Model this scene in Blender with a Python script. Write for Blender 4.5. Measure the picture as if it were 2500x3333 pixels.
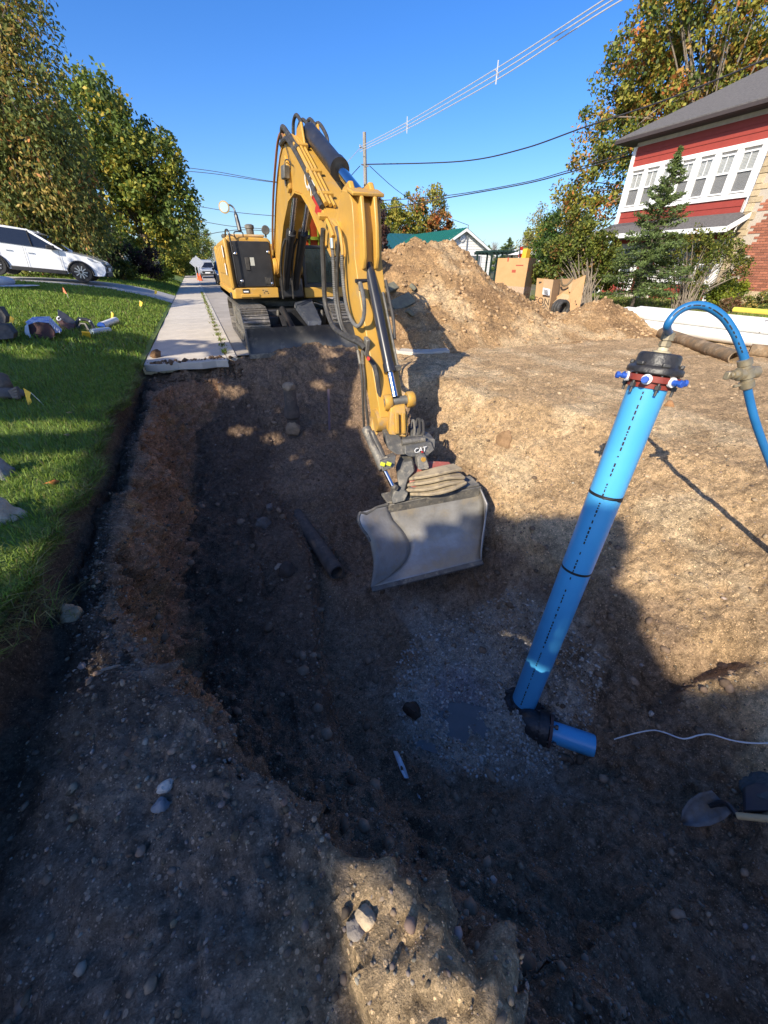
import bpy, bmesh, math, random
import numpy as np
from mathutils import Vector, Matrix, Euler
random.seed(7); RNG = np.random.default_rng(11)
for o in list(bpy.data.objects): bpy.data.objects.remove(o)
scene = bpy.context.scene; COL = scene.collection
R_ = math.radians
# ---------------------------------------------------------------- camera
FPX = 1252.0; CAMH = 1.55
PITCH = math.atan(807.5/FPX); YAW = math.atan(629/math.hypot(FPX, 807.5))
cam = bpy.data.cameras.new('camera'); camo = bpy.data.objects.new('camera', cam); COL.objects.link(camo)
camo.location = (0, 0, CAMH); camo.rotation_euler = (math.pi/2-PITCH, 0, -YAW)
cam.sensor_fit = 'VERTICAL'; cam.sensor_height = 24.0; cam.lens = 24.0*FPX/3333.0
cam.clip_start = 0.02; cam.clip_end = 3000
scene.camera = camo
# ---------------------------------------------------------------- light
SUN_EL = R_(33); SUN_AZ = R_(234)              # azimuth clockwise from +Y (along the road)
w = bpy.data.worlds.new('World'); scene.world = w; w.use_nodes = True
nt = w.node_tree; nt.nodes.clear()
sky = nt.nodes.new('ShaderNodeTexSky'); sky.sky_type = 'NISHITA'; sky.sun_disc = False
sky.sun_elevation = SUN_EL; sky.sun_rotation = SUN_AZ
sky.altitude = 300; sky.air_density = 1.0; sky.dust_density = 1.5; sky.ozone_density = 6.0
bg = nt.nodes.new('ShaderNodeBackground'); bg.inputs[1].default_value = 0.125
wo = nt.nodes.new('ShaderNodeOutputWorld')
hsv = nt.nodes.new('ShaderNodeHueSaturation'); hsv.inputs['Saturation'].default_value = 1.22; hsv.inputs['Hue'].default_value = 0.51; hsv.inputs['Value'].default_value = 1.0
nt.links.new(sky.outputs[0], hsv.inputs['Color']); nt.links.new(hsv.outputs[0], bg.inputs[0]); nt.links.new(bg.outputs[0], wo.inputs[0])
sl = bpy.data.lights.new('sun', 'SUN'); sl.energy = 4.4; sl.angle = R_(0.32); sl.color = (1.0, 0.9, 0.74)
so = bpy.data.objects.new('sun', sl); COL.objects.link(so)
SUNDIR = Vector((math.sin(SUN_AZ)*math.cos(SUN_EL), math.cos(SUN_AZ)*math.cos(SUN_EL), math.sin(SUN_EL)))
so.rotation_euler = SUNDIR.to_track_quat('Z', 'Y').to_euler(); so.location = SUNDIR*60
vs = scene.view_settings; vs.view_transform = 'Standard'; vs.look = 'None'; vs.gamma = 1; vs.exposure = 0.8
vs.use_curve_mapping = False
# ---------------------------------------------------------------- pixel -> place (2500 x 3333 pixels of the photograph)
_cp, _sp = math.cos(PITCH), math.sin(PITCH)
_F = np.array([math.sin(YAW), math.cos(YAW), 0]); _Rr = np.array([math.cos(YAW), -math.sin(YAW), 0]); _U = np.array([0, 0, 1.0])
_C = np.array([0, 0, CAMH])
def ray(x, y):
    a = (x-1250)/FPX; b = (y-1666.5)/FPX
    return (_cp-b*_sp)*_F + a*_Rr - (_sp+b*_cp)*_U
def P(x, y, zc): return Vector(_C+ray(x, y)*zc)
def G(x, y, z=0.0):
    r = ray(x, y); return Vector(_C+r*((z-CAMH)/r[2]))
def PX(x, y, X):
    r = ray(x, y); return Vector(_C+r*(X/r[0]))
def PY(x, y, Y):
    r = ray(x, y); return Vector(_C+r*(Y/r[1]))
# ---------------------------------------------------------------- noise
def _hash(ix, iy, iz, seed):
    with np.errstate(over='ignore'):
        h = (ix.astype(np.uint32)*np.uint32(374761393) + iy.astype(np.uint32)*np.uint32(668265263)
             + iz.astype(np.uint32)*np.uint32(2147483647) + np.uint32(seed*974711 & 0xffffffff))
        h ^= h >> np.uint32(13); h *= np.uint32(1274126177); h ^= h >> np.uint32(16)
        h *= np.uint32(2246822519); h ^= h >> np.uint32(13)
    return h.astype(np.float64)/4294967295.0
def vnoise(p, seed=0):
    i = np.floor(p).astype(np.int64); f = p-i; f = f*f*f*(f*(f*6-15)+10)
    i = i & 0xffffff
    r = 0
    for dx in (0, 1):
        wx = f[:, 0] if dx else 1-f[:, 0]
        for dy in (0, 1):
            wy = f[:, 1] if dy else 1-f[:, 1]
            for dz in (0, 1):
                wz = f[:, 2] if dz else 1-f[:, 2]
                r = r + wx*wy*wz*_hash(i[:, 0]+dx, i[:, 1]+dy, i[:, 2]+dz, seed)
    return r*2-1
def fbm(p, octv=4, gain=0.5, seed=0):
    r = 0; a = 1.0; q = p.copy()
    for k in range(octv):
        r = r+a*vnoise(q, seed+k*17); a *= gain; q = q*2.03+11.7
    return r
def worley(p, seed=0):
    i = np.floor(p).astype(np.int64); f = p-i; best = np.full(len(p), 9.0)
    for dx in (-1, 0, 1):
        for dy in (-1, 0, 1):
            for dz in (-1, 0, 1):
                a, b, c = (i[:, 0]+dx) & 0xffffff, (i[:, 1]+dy) & 0xffffff, (i[:, 2]+dz) & 0xffffff
                q = (dx+_hash(a, b, c, seed)-f[:, 0])**2+(dy+_hash(a, b, c, seed+1)-f[:, 1])**2+(dz+_hash(a, b, c, seed+2)-f[:, 2])**2
                best = np.minimum(best, q)
    return np.sqrt(best)
# ---------------------------------------------------------------- materials
MATS = {}
def nodemat(name):
    m = bpy.data.materials.new(name); m.use_nodes = True
    t = m.node_tree; b = t.nodes['Principled BSDF']
    return m, t, b
def srgb(r, g, b):
    f = lambda c: (c/255/12.92 if c/255 <= .04045 else ((c/255+.055)/1.055)**2.4)
    return (f(r), f(g), f(b))
def rgba(c): return (c[0], c[1], c[2], 1)
def mk(name, col, col2=None, rough=0.6, metal=0.0, scale=6.0, detail=6, lo=0.35, hi=0.65, bump=0.0, bscale=40.0,
       var=0.0, spec=0.5, coat=0.0, attr=None, transl=0.0, alpha=1.0, emis=None, trans=0.0, col3=None, s3=30, lo3=.6, hi3=.7):
    """principled material: two colours mixed by noise, optional third patchy colour, fine bump"""
    if name in MATS: return MATS[name]
    m, t, b = nodemat(name); N = t.nodes; L = t.links
    tc = N.new('ShaderNodeTexCoord')
    if col2 is None: col2 = tuple(c*0.82 for c in col)
    nz = N.new('ShaderNodeTexNoise'); nz.inputs['Scale'].default_value = scale; nz.inputs['Detail'].default_value = detail
    nz.inputs['Roughness'].default_value = 0.62
    L.new(tc.outputs['Object'], nz.inputs['Vector'])
    mr = N.new('ShaderNodeMapRange'); mr.inputs[1].default_value = lo; mr.inputs[2].default_value = hi; L.new(nz.outputs[0], mr.inputs[0])
    mx = N.new('ShaderNodeMix'); mx.data_type = 'RGBA'
    mx.inputs[6].default_value = rgba(col); mx.inputs[7].default_value = rgba(col2)
    L.new(mr.outputs[0], mx.inputs[0]); out = mx.outputs[2]
    if col3 is not None:
        n3 = N.new('ShaderNodeTexNoise'); n3.inputs['Scale'].default_value = s3; n3.inputs['Detail'].default_value = 8; n3.inputs['Roughness'].default_value = .7
        L.new(tc.outputs['Object'], n3.inputs['Vector'])
        m3 = N.new('ShaderNodeMapRange'); m3.inputs[1].default_value = lo3; m3.inputs[2].default_value = hi3; L.new(n3.outputs[0], m3.inputs[0])
        x3 = N.new('ShaderNodeMix'); x3.data_type = 'RGBA'; L.new(m3.outputs[0], x3.inputs[0]); L.new(out, x3.inputs[6]); x3.inputs[7].default_value = rgba(col3)
        out = x3.outputs[2]
    if attr:
        at = N.new('ShaderNodeAttribute'); at.attribute_name = attr
        mu = N.new('ShaderNodeMix'); mu.data_type = 'RGBA'; mu.blend_type = 'MULTIPLY'; mu.inputs[0].default_value = 1
        L.new(out, mu.inputs[6]); L.new(at.outputs['Color'], mu.inputs[7]); out = mu.outputs[2]
    if var > 0:
        oi = N.new('ShaderNodeObjectInfo'); vr = N.new('ShaderNodeMapRange'); vr.inputs[3].default_value = 1-var; vr.inputs[4].default_value = 1+var
        L.new(oi.outputs['Random'], vr.inputs[0])
        mu = N.new('ShaderNodeVectorMath'); mu.operation = 'SCALE'; L.new(out, mu.inputs[0]); L.new(vr.outputs[0], mu.inputs['Scale']); out = mu.outputs[0]
    L.new(out, b.inputs['Base Color'])
    b.inputs['Roughness'].default_value = rough; b.inputs['Metallic'].default_value = metal
    b.inputs['Specular IOR Level'].default_value = spec
    if coat: b.inputs['Coat Weight'].default_value = coat; b.inputs['Coat Roughness'].default_value = .08
    if alpha < 1: b.inputs['Alpha'].default_value = alpha
    if trans: b.inputs['Transmission Weight'].default_value = trans
    if emis: b.inputs['Emission Color'].default_value = rgba(emis[0]); b.inputs['Emission Strength'].default_value = emis[1]
    if bump:
        nb = N.new('ShaderNodeTexNoise'); nb.inputs['Scale'].default_value = bscale; nb.inputs['Detail'].default_value = 5
        L.new(tc.outputs['Object'], nb.inputs['Vector'])
        bp = N.new('ShaderNodeBump'); bp.inputs['Strength'].default_value = bump; bp.inputs['Distance'].default_value = 0.02
        L.new(nb.outputs[0], bp.inputs['Height']); L.new(bp.outputs[0], b.inputs['Normal'])
    if transl:
        tr = N.new('ShaderNodeBsdfTranslucent'); L.new(out, tr.inputs[0])
        ms = N.new('ShaderNodeMixShader'); ms.inputs[0].default_value = transl
        L.new(b.outputs[0], ms.inputs[1]); L.new(tr.outputs[0], ms.inputs[2])
        L.new(ms.outputs[0], N['Material Output'].inputs[0])
    MATS[name] = m
    return m
def dirtmat(name):
    """soil: point colour 'Col' times grain, with stones and fine relief"""
    m, t, b = nodemat(name); N = t.nodes; L = t.links
    tc = N.new('ShaderNodeTexCoord'); at = N.new('ShaderNodeAttribute'); at.attribute_name = 'Col'
    def noise(s, d=6, r=.65):
        n = N.new('ShaderNodeTexNoise'); n.inputs['Scale'].default_value = s; n.inputs['Detail'].default_value = d; n.inputs['Roughness'].default_value = r
        L.new(tc.outputs['Object'], n.inputs['Vector']); return n
    def rng(src, a, b_, c, d):
        r = N.new('ShaderNodeMapRange'); r.inputs[1].default_value = a; r.inputs[2].default_value = b_; r.inputs[3].default_value = c; r.inputs[4].default_value = d
        L.new(src, r.inputs[0]); return r.outputs[0]
    def mul(a, fac):
        v = N.new('ShaderNodeVectorMath'); v.operation = 'SCALE'; L.new(a, v.inputs[0]); L.new(fac, v.inputs['Scale']); return v.outputs[0]
    big = noise(2.2, 5); med = noise(17, 7, .7); grit = noise(48, 5, .7); fine = noise(150, 4, .7)
    c = mul(at.outputs['Color'], rng(big.outputs[0], .3, .7, .72, 1.28))
    c = mul(c, rng(med.outputs[0], .32, .68, .52, 1.48))
    c = mul(c, rng(grit.outputs[0], .32, .68, .68, 1.32)); c = mul(c, rng(fine.outputs[0], .3, .7, .7, 1.3))
    def stones(c, sc, thr, pick, tint):
        v = N.new('ShaderNodeTexVoronoi'); v.inputs['Scale'].default_value = sc; L.new(tc.outputs['Object'], v.inputs['Vector'])
        sep = N.new('ShaderNodeSeparateColor'); L.new(v.outputs['Color'], sep.inputs[0])
        a = rng(v.outputs['Distance'], thr, thr+.1, 1, 0); p_ = rng(sep.outputs[0], pick, pick+.03, 0, 1)
        mm = N.new('ShaderNodeMath'); mm.operation = 'MULTIPLY'; L.new(a, mm.inputs[0]); L.new(p_, mm.inputs[1])
        mx = N.new('ShaderNodeMix'); mx.data_type = 'RGBA'; L.new(mm.outputs[0], mx.inputs[0]); L.new(c, mx.inputs[6])
        tv = mul(at.outputs['Color'], rng(sep.outputs[1], 0, 1, tint*.8, tint*1.5))
        L.new(tv, mx.inputs[7]); return mx.outputs[2], mm.outputs[0]
    c, h1 = stones(c, 45, .3, .80, 1.5)
    c, h2 = stones(c, 110, .3, .74, 1.6)
    L.new(c, b.inputs['Base Color']); b.inputs['Roughness'].default_value = .95; b.inputs['Specular IOR Level'].default_value = .15
    def bump(h, s, dist, prev=None):
        bp = N.new('ShaderNodeBump'); bp.inputs['Strength'].default_value = s; bp.inputs['Distance'].default_value = dist
        L.new(h, bp.inputs['Height'])
        if prev: L.new(prev, bp.inputs['Normal'])
        return bp.outputs[0]
    n = bump(med.outputs[0], 1.0, .05); n = bump(grit.outputs[0], 1.0, .028, n); n = bump(fine.outputs[0], .9, .012, n); n = bump(h1, .7, .012, n)
    L.new(n, b.inputs['Normal'])
    return m
# ---------------------------------------------------------------- meshes
WORG = {}
def newobj(name, me, parent=None, origin=None):
    o = bpy.data.objects.new(name, me); COL.objects.link(o)
    org = Vector(origin) if origin is not None else Vector((0, 0, 0))
    WORG[o.name] = org
    if parent is not None:
        o.parent = parent; o.location = org-WORG[parent.name]
    else: o.location = org
    return o
def tag(o, label=None, cat=None, group=None, kind=None):
    if label: o['label'] = label
    if cat: o['category'] = cat
    if group: o['group'] = group
    if kind: o['kind'] = kind
    return o
def thing(name, loc, label, cat, group=None):
    o = newobj(name, None, None, loc); o.empty_display_size = .2
    return tag(o, label, cat, group)
class MB:
    def __init__(s): s.v = []; s.f = []
    def add(s, vs, fs):
        n = len(s.v); s.v += [tuple(v) for v in vs]; s.f += [tuple(i+n for i in f) for f in fs]; return s
    def box(s, c, size, rot=None):
        x, y, z = [t/2 for t in size]; c = Vector(c)
        M = Euler(rot).to_matrix() if rot is not None and not isinstance(rot, Matrix) else rot
        vs = []
        for a in ((-x, -y, -z), (x, -y, -z), (x, y, -z), (-x, y, -z), (-x, -y, z), (x, -y, z), (x, y, z), (-x, y, z)):
            v = Vector(a); v = M @ v if M is not None else v; vs.append(c+v)
        return s.add(vs, [(0, 3, 2, 1), (4, 5, 6, 7), (0, 1, 5, 4), (1, 2, 6, 5), (2, 3, 7, 6), (3, 0, 4, 7)])
    def bb(s, x0, x1, y0, y1, z0, z1): return s.box(((x0+x1)/2, (y0+y1)/2, (z0+z1)/2), (abs(x1-x0), abs(y1-y0), abs(z1-z0)))
    def prism(s, A, B):
        n = len(A); return s.add(list(A)+list(B), [tuple(range(n-1, -1, -1)), tuple(range(n, 2*n))]+[(i, (i+1) % n, n+(i+1) % n, n+i) for i in range(n)])
    def yz(s, poly, x0, x1):   # polygon in (y,z), extruded in x
        return s.prism([(x0, a, b) for a, b in poly], [(x1, a, b) for a, b in poly])
    def xy(s, poly, z0, z1): return s.prism([(a, b, z0) for a, b in poly], [(a, b, z1) for a, b in poly])
    def xz(s, poly, y0, y1): return s.prism([(a, y1, b) for a, b in poly], [(a, y0, b) for a, b in poly])
    def beam(s, a, b, w, h, up=(0, 0, 1)):
        a = Vector(a); b = Vector(b); d = b-a; l = d.length; d.normalize(); u = Vector(up)
        if abs(d.dot(u)) > .98: u = Vector((0, 1, 0))
        x = d.cross(u).normalized(); u = x.cross(d).normalized()
        return s.box((a+b)/2, (w, l, h), Matrix((x, d, u)).transposed())
    def ring(s, c, x, y, r, n): return [c+x*(r*math.cos(2*math.pi*i/n))+y*(r*math.sin(2*math.pi*i/n)) for i in range(n)]
    def tube(s, pts, r, n=10, caps=True):
        pts = [Vector(p) for p in pts]; m = len(pts)
        rs = r if isinstance(r, (list, tuple)) else [r]*m
        t0 = (pts[1]-pts[0]).normalized(); up = Vector((0, 0, 1)) if abs(t0.z) < .9 else Vector((1, 0, 0))
        x = t0.cross(up).normalized(); base = len(s.v); vs = []
        for i in range(m):
            t = (pts[min(i+1, m-1)]-pts[max(i-1, 0)]).normalized()
            x = (x-t*x.dot(t))
            x = x.normalized() if x.length > 1e-6 else t.orthogonal().normalized()
            vs += s.ring(pts[i], x, t.cross(x), rs[i], n)
        fs = [(i*n+j, i*n+(j+1) % n, (i+1)*n+(j+1) % n, (i+1)*n+j) for i in range(m-1) for j in range(n)]
        if caps: fs += [tuple(range(n-1, -1, -1)), tuple((m-1)*n+j for j in range(n))]
        return s.add(vs, fs)
    def ribbon(s, pts, w, h, up=(0, 0, 1)):
        pts = [Vector(p) for p in pts]; u = Vector(up); vs = []; m = len(pts)
        for i in range(m):
            t = (pts[min(i+1, m-1)]-pts[max(i-1, 0)]).normalized(); x = t.cross(u).normalized(); y = x.cross(t).normalized()
            vs += [pts[i]+x*a*w/2+y*b*h/2 for a, b in ((-1, -1), (1, -1), (1, 1), (-1, 1))]
        fs = [(i*4+j, i*4+(j+1) % 4, (i+1)*4+(j+1) % 4, (i+1)*4+j) for i in range(m-1) for j in range(4)]+[(3, 2, 1, 0), tuple((m-1)*4+j for j in range(4))]
        return s.add(vs, fs)
    def cyl(s, a, b, r, r2=None, n=18): return s.tube([a, b], [r, r if r2 is None else r2], n)
    def lathe(s, prof, a, axis, n=24):   # prof: (radius, height along axis)
        a = Vector(a); t = Vector(axis).normalized(); x = t.orthogonal().normalized(); y = t.cross(x); vs = []
        for r, h in prof: vs += s.ring(a+t*h, x, y, max(r, 1e-4), n)
        m = len(prof)
        fs = [(i*n+j, i*n+(j+1) % n, (i+1)*n+(j+1) % n, (i+1)*n+j) for i in range(m-1) for j in range(n)]
        fs += [tuple(range(n-1, -1, -1)), tuple((m-1)*n+j for j in range(n))]
        return s.add(vs, fs)
    def ico(s, c, r, sub=2, jit=0.0, sc=(1, 1, 1), rot=None, seed=0):
        bm = bmesh.new(); bmesh.ops.create_icosphere(bm, subdivisions=sub, radius=1)
        vs = np.array([v.co[:] for v in bm.verts]); fs = [tuple(v.index for v in f.verts) for f in bm.faces]; bm.free()
        if jit: vs = vs*(1+jit*fbm(vs*1.3+seed*7.3, 3, .5, seed))[:, None]
        vs = vs*np.array(sc)*r
        M = Euler(rot).to_matrix() if rot is not None else Matrix.Identity(3)
        return s.add([Vector(c)+M @ Vector(v) for v in vs], fs)
    def text(s, txt, size, org, xd, yd, thick=.004):
        cu = bpy.data.curves.new('t', 'FONT'); cu.body = txt; cu.size = size; cu.extrude = thick/2
        cu.resolution_u = 2
        ob = bpy.data.objects.new('t', cu); COL.objects.link(ob)
        dg = bpy.context.evaluated_depsgraph_get(); me = bpy.data.meshes.new_from_object(ob.evaluated_get(dg))
        xd = Vector(xd).normalized(); yd = Vector(yd).normalized(); zd = xd.cross(yd)
        vs = [Vector(org)+xd*v.co.x+yd*v.co.y+zd*v.co.z for v in me.vertices]
        s.add(vs, [tuple(p.vertices) for p in me.polygons])
        bpy.data.objects.remove(ob); bpy.data.curves.remove(cu); bpy.data.meshes.remove(me)
        return s
    def build(s, name, mat, parent=None, smooth=True, bevel=0.0, seg=2, origin=None, angle=35, label=None, cat=None, group=None, kind=None, solid=0.0, subd=0):
        a = np.array(s.v); lo = a.min(0); hi = a.max(0)
        org = Vector(origin) if origin is not None else Vector(((lo[0]+hi[0])/2, (lo[1]+hi[1])/2, lo[2]))
        me = bpy.data.meshes.new(name); me.from_pydata([tuple(v) for v in (a-np.array(org))], [], s.f)
        bm = bmesh.new(); bm.from_mesh(me); bmesh.ops.recalc_face_normals(bm, faces=bm.faces); bm.to_mesh(me); bm.free()
        me.materials.append(mat)
        if smooth:
            me.polygons.foreach_set('use_smooth', [True]*len(me.polygons)); me.set_sharp_from_angle(angle=R_(angle))
        o = newobj(name, me, parent, org)
        if solid: md = o.modifiers.new('solid', 'SOLIDIFY'); md.thickness = solid; md.offset = 0
        if subd: md = o.modifiers.new('sub', 'SUBSURF'); md.levels = subd; md.render_levels = subd
        if bevel:
            md = o.modifiers.new('bevel', 'BEVEL'); md.width = bevel; md.segments = seg; md.limit_method = 'ANGLE'; md.angle_limit = R_(40)
        return tag(o, label, cat, group, kind)
def rawmesh(name, V, Fc, mat, col=None, smooth=True, parent=None, origin=(0, 0, 0)):
    """fast mesh from arrays; Fc is (n,3) or (n,4)"""
    V = np.asarray(V, dtype=np.float32)-np.array(origin, dtype=np.float32); Fc = np.asarray(Fc, dtype=np.int32); k = Fc.shape[1]
    me = bpy.data.meshes.new(name); me.vertices.add(len(V)); me.vertices.foreach_set('co', V.ravel())
    me.loops.add(Fc.size); me.loops.foreach_set('vertex_index', Fc.ravel())
    me.polygons.add(len(Fc)); me.polygons.foreach_set('loop_start', np.arange(0, Fc.size, k, dtype=np.int32))
    me.polygons.foreach_set('loop_total', np.full(len(Fc), k, dtype=np.int32))
    if smooth: me.polygons.foreach_set('use_smooth', np.ones(len(Fc), dtype=bool))
    me.update(calc_edges=True)
    if col is not None:
        ca = me.color_attributes.new('Col', 'FLOAT_COLOR', 'POINT'); cc = np.ones((len(V), 4), dtype=np.float32); cc[:, :3] = col
        ca.data.foreach_set('color', cc.ravel())
    me.materials.append(mat)
    return newobj(name, me, parent, origin)
def copytree(o, loc, parent=None, **kw):
    c = o.copy(); COL.objects.link(c); WORG[c.name] = Vector(loc)
    if parent is None: c.location = loc
    else: c.parent = parent; c.location = o.location
    for ch in list(o.children):
        d = copytree(ch, WORG[ch.name]+(Vector(loc)-WORG[o.name]), c)
    if kw: tag(c, **kw)
    return c
def catmull(pts, n=8):
    pts = [Vector(p) for p in pts]; out = []
    for i in range(len(pts)-1):
        p0 = pts[max(i-1, 0)]; p1 = pts[i]; p2 = pts[i+1]; p3 = pts[min(i+2, len(pts)-1)]
        for k in range(n):
            t = k/n; out.append(0.5*((2*p1)+(p2-p0)*t+(2*p0-5*p1+4*p2-p3)*t*t+(3*p1-p0-3*p2+p3)*t**3))
    out.append(pts[-1]); return out
# ================================================================ SETTING
DIRT = dirtmat('soil')
def LZ(X, Y):
    """height of the lawn left of the pavement; it climbs away from the street"""
    X = np.asarray(X, float); t = np.clip(-X-1.2, 0, None); k = 1.0+0.0*np.asarray(Y, float)
    f = np.clip((np.asarray(Y, float)-2)/14, 0, 1); f = .3+.7*f*f*(3-2*f)
    return 0.03+1.1*(1-np.exp(-t/3))*f
def sst(x, a, b): t = np.clip((x-a)/(b-a), 0, 1); return t*t*(3-2*t)
# --- the excavation and the dug-up road: a loft of cross-sections (x, z) given along the street
SEC = {   # shelf (4 points, the last is its crest), wall, wall foot, bench edge, step foot, floor, slope, rim
 -3.0: [(-1.1,-.1),(-.9,-.1),(-.5,-.08),(-.1,-.05),(.3,-.1),(.7,-.4),(.9,-.6),(1.2,-.75),(1.6,-.9),(3.0,-.4),(5,-.05)],
 -.5: [(-1.1,-.15),(-.9,-.12),(-.5,-.08),(.46,-.1),(.56,-.38),(.7,-.75),(.9,-1.05),(1.25,-1.3),(2.2,-1.35),(3.3,-.75),(4.8,-.1)],
 .3: [(-1.1,-.22),(-.9,-.15),(-.5,-.1),(.2,-.1),(.26,-.45),(.5,-.95),(.95,-1.25),(1.25,-1.62),(2.3,-1.78),(3.25,-.95),(4.7,-.12)],
 .8: [(-1.1,-.25),(-.9,-.18),(-.5,-.13),(-.1,-.14),(-.13,-.5),(.08,-1.1),(.42,-1.35),(.6,-1.9),(2.3,-2.1),(3.1,-1.1),(4.6,-.12)],
 1.6: [(-1.12,-.28),(-.95,-.23),(-.8,-.2),(-.66,-.2),(-.68,-.6),(-.5,-1.22),(.2,-1.4),(.27,-1.98),(2.3,-2.15),(3.05,-1.1),(4.6,-.15)],
 2.6: [(-1.18,-.3),(-1.14,-.27),(-1.08,-.24),(-.98,-.22),(-.95,-.8),(-.74,-1.42),(.36,-1.47),(.43,-1.98),(2.2,-2.05),(3.0,-1.1),(4.5,-.12)],
 3.6: [(-1.18,-.3),(-1.14,-.27),(-1.08,-.24),(-.98,-.21),(-.95,-.75),(-.76,-1.34),(.55,-1.38),(.62,-1.74),(2.2,-1.78),(3.1,-.85),(4.1,-.06)],
 4.8: [(-1.18,-.3),(-1.14,-.27),(-1.08,-.24),(-1.0,-.2),(-.94,-.7),(-.76,-1.22),(.3,-1.25),(.7,-1.38),(1.9,-1.4),(2.8,-.7),(3.5,-.04)],
 6.0: [(-1.18,-.28),(-1.14,-.26),(-1.08,-.22),(-1.0,-.19),(-.86,-.6),(-.66,-1.05),(.3,-1.08),(.7,-1.1),(1.7,-1.05),(2.5,-.5),(3.1,-.02)],
 7.0: [(-1.18,-.26),(-1.14,-.24),(-1.08,-.2),(-.96,-.18),(-.76,-.45),(-.45,-.75),(.3,-.72),(.7,-.66),(1.6,-.55),(2.3,-.25),(2.9,0)],
 7.8: [(-1.18,-.22),(-1.12,-.22),(-1.0,-.2),(-.75,-.2),(-.4,-.3),(0,-.4),(.4,-.28),(.8,-.14),(1.5,.06),(2.2,0.1),(2.9,.02)],
 8.3: [(-1.16,-.22),(-1.1,-.22),(-1.0,-.2),(-.6,-.2),(-.2,-.2),(.3,-.15),(.6,-.05),(.9,.06),(1.6,.2),(2.3,0.16),(3.1,.02)],
 8.7: [(-1.16,-.22),(-1.1,-.22),(-1.0,-.2),(-.6,-.2),(-.2,-.2),(.3,-.12),(.6,-.05),(.9,0),(1.5,.0),(2.3,0),(3.2,0)],
}
_ys = sorted(SEC); _tab = np.array([[(-1.27, .0), (-1.22, -.2)]+SEC[y]+[(7.5, 0.0), (17, 0)] for y in _ys])   # (ny, 15, 2)
_seg = [10, 6, 8, 16, 26, 38, 42, 46, 36, 64, 56, 60, 60, 60]
_vy = np.concatenate([np.arange(-3, -.6, .06), np.arange(-.6, 3.0, .015), np.arange(3.0, 5.6, .02), np.arange(5.6, 8.71, .03)])
_us = []
for i, n in enumerate(_seg): _us += [i+k/n for k in range(n)]
_us.append(len(_seg)); _us = np.array(_us)
def _loft():
    nv = len(_vy); T = np.zeros((nv, 15, 2))
    for j in range(15):
        for k in range(2):
            yy = np.linspace(-3.5, 9.2, 600); zz = np.interp(yy, _ys, _tab[:, j, k])
            ker = np.hanning(25); ker /= ker.sum(); zs = np.convolve(np.pad(zz, 12, 'edge'), ker, 'valid')
            T[:, j, k] = np.interp(_vy, yy, zs)
    i0 = np.minimum(_us.astype(int), 13); t = _us-i0
    X = T[:, i0, 0]*(1-t)+T[:, i0+1, 0]*t; Z = T[:, i0, 1]*(1-t)+T[:, i0+1, 1]*t
    ker = np.array([0, 1, 2, 3, 2, 1, 0.]); ker /= ker.sum()
    for A in (X, Z):
        B = np.pad(A, ((0, 0), (3, 3)), 'edge'); S_ = sum(B[:, k:k+A.shape[1]]*ker[k] for k in range(7)); A[:, 12:] = S_[:, 12:]
    return X, Z
_X, _Z = _loft(); _Y = np.repeat(_vy[:, None], _X.shape[1], 1)
V0 = np.stack([_X, _Y, _Z], -1)
def _normals(V):
    du = np.gradient(V, axis=1); dv = np.gradient(V, axis=0); n = np.cross(du, dv); l = np.linalg.norm(n, axis=2, keepdims=True)
    return n/np.maximum(l, 1e-9)
def rough(V, sh):
    p = V.reshape(-1, 3)
    d = .075*fbm(p*1.5, 3, .5, 3)+.045*fbm(p*5.5, 3, .55, 9)+.018*np.abs(fbm(p*11, 3, .55, 21))+.012*fbm(p*34, 2, .6, 31)
    crumb = .35+.65*sst(fbm(p*1.3, 3, .5, 81), -.35, .4)
    d += crumb*(.055*(.45-worley(p*7.5+.3*fbm(p*6, 2, .5, 83)[:, None], 85))+.026*(.45-worley(p*19, 91)))
    rid = 1-np.abs(fbm(p*np.array([3.0, 3.0, 6.0]), 3, .5, 41)); d += .03*np.clip(rid-.55, 0, 1)
    return d.reshape(sh)
_n = _normals(V0)
_edge = sst(_X, -1.27, -1.15)*(1-sst(_X, 13, 16))
_flat = (1-.45*sst(_X, 2.5, 3.2))*(1-.5*sst(_X, 4.0, 6.0)*sst(_Y, 1, 4))
_shelf = 1-sst(_us[None, :], 4.7, 5.1)
_be = sst(_us[None, :], 7.5, 7.9)*(1-sst(_us[None, :], 9.0, 9.2))*sst(_Y, .8, 1.5)*(1-sst(_Y, 3.8, 4.6))
d = rough(V0, _X.shape)*_edge*_flat*(1-.2*_shelf)*(1-.55*_be)
# overhanging layers and gullies in the left bank
_wall = sst(_us[None, :], 4.9, 5.3)*(1-sst(_us[None, :], 7.0, 7.5))*np.ones_like(_X)
pw = V0.reshape(-1, 3)
d += _wall*(.075*fbm(pw*np.array([1.2, 2.2, 1.0]), 3, .5, 51)+.075*fbm(np.stack([pw[:, 0], pw[:, 1]*6+pw[:, 2]*3.0, pw[:, 2]*1.1], -1), 3, .55, 57)+.06*np.abs(fbm(pw*8, 3, .55, 58))-.05*np.clip(fbm(np.stack([pw[:, 0]*0, pw[:, 1]*1.2, pw[:, 2]*9], -1), 2, .5, 59), 0, 1)).reshape(_X.shape)
_step = sst(_us[None, :], 7.3, 8.0)*(1-sst(_us[None, :], 9.0, 9.5))*sst(_Y, .4, 1.2)*(1-sst(_Y, 4.4, 5.2))
d += _step*(.045*fbm(pw*np.array([1.2, 2.2, 1.2]), 3, .5, 61)).reshape(_X.shape)
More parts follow.
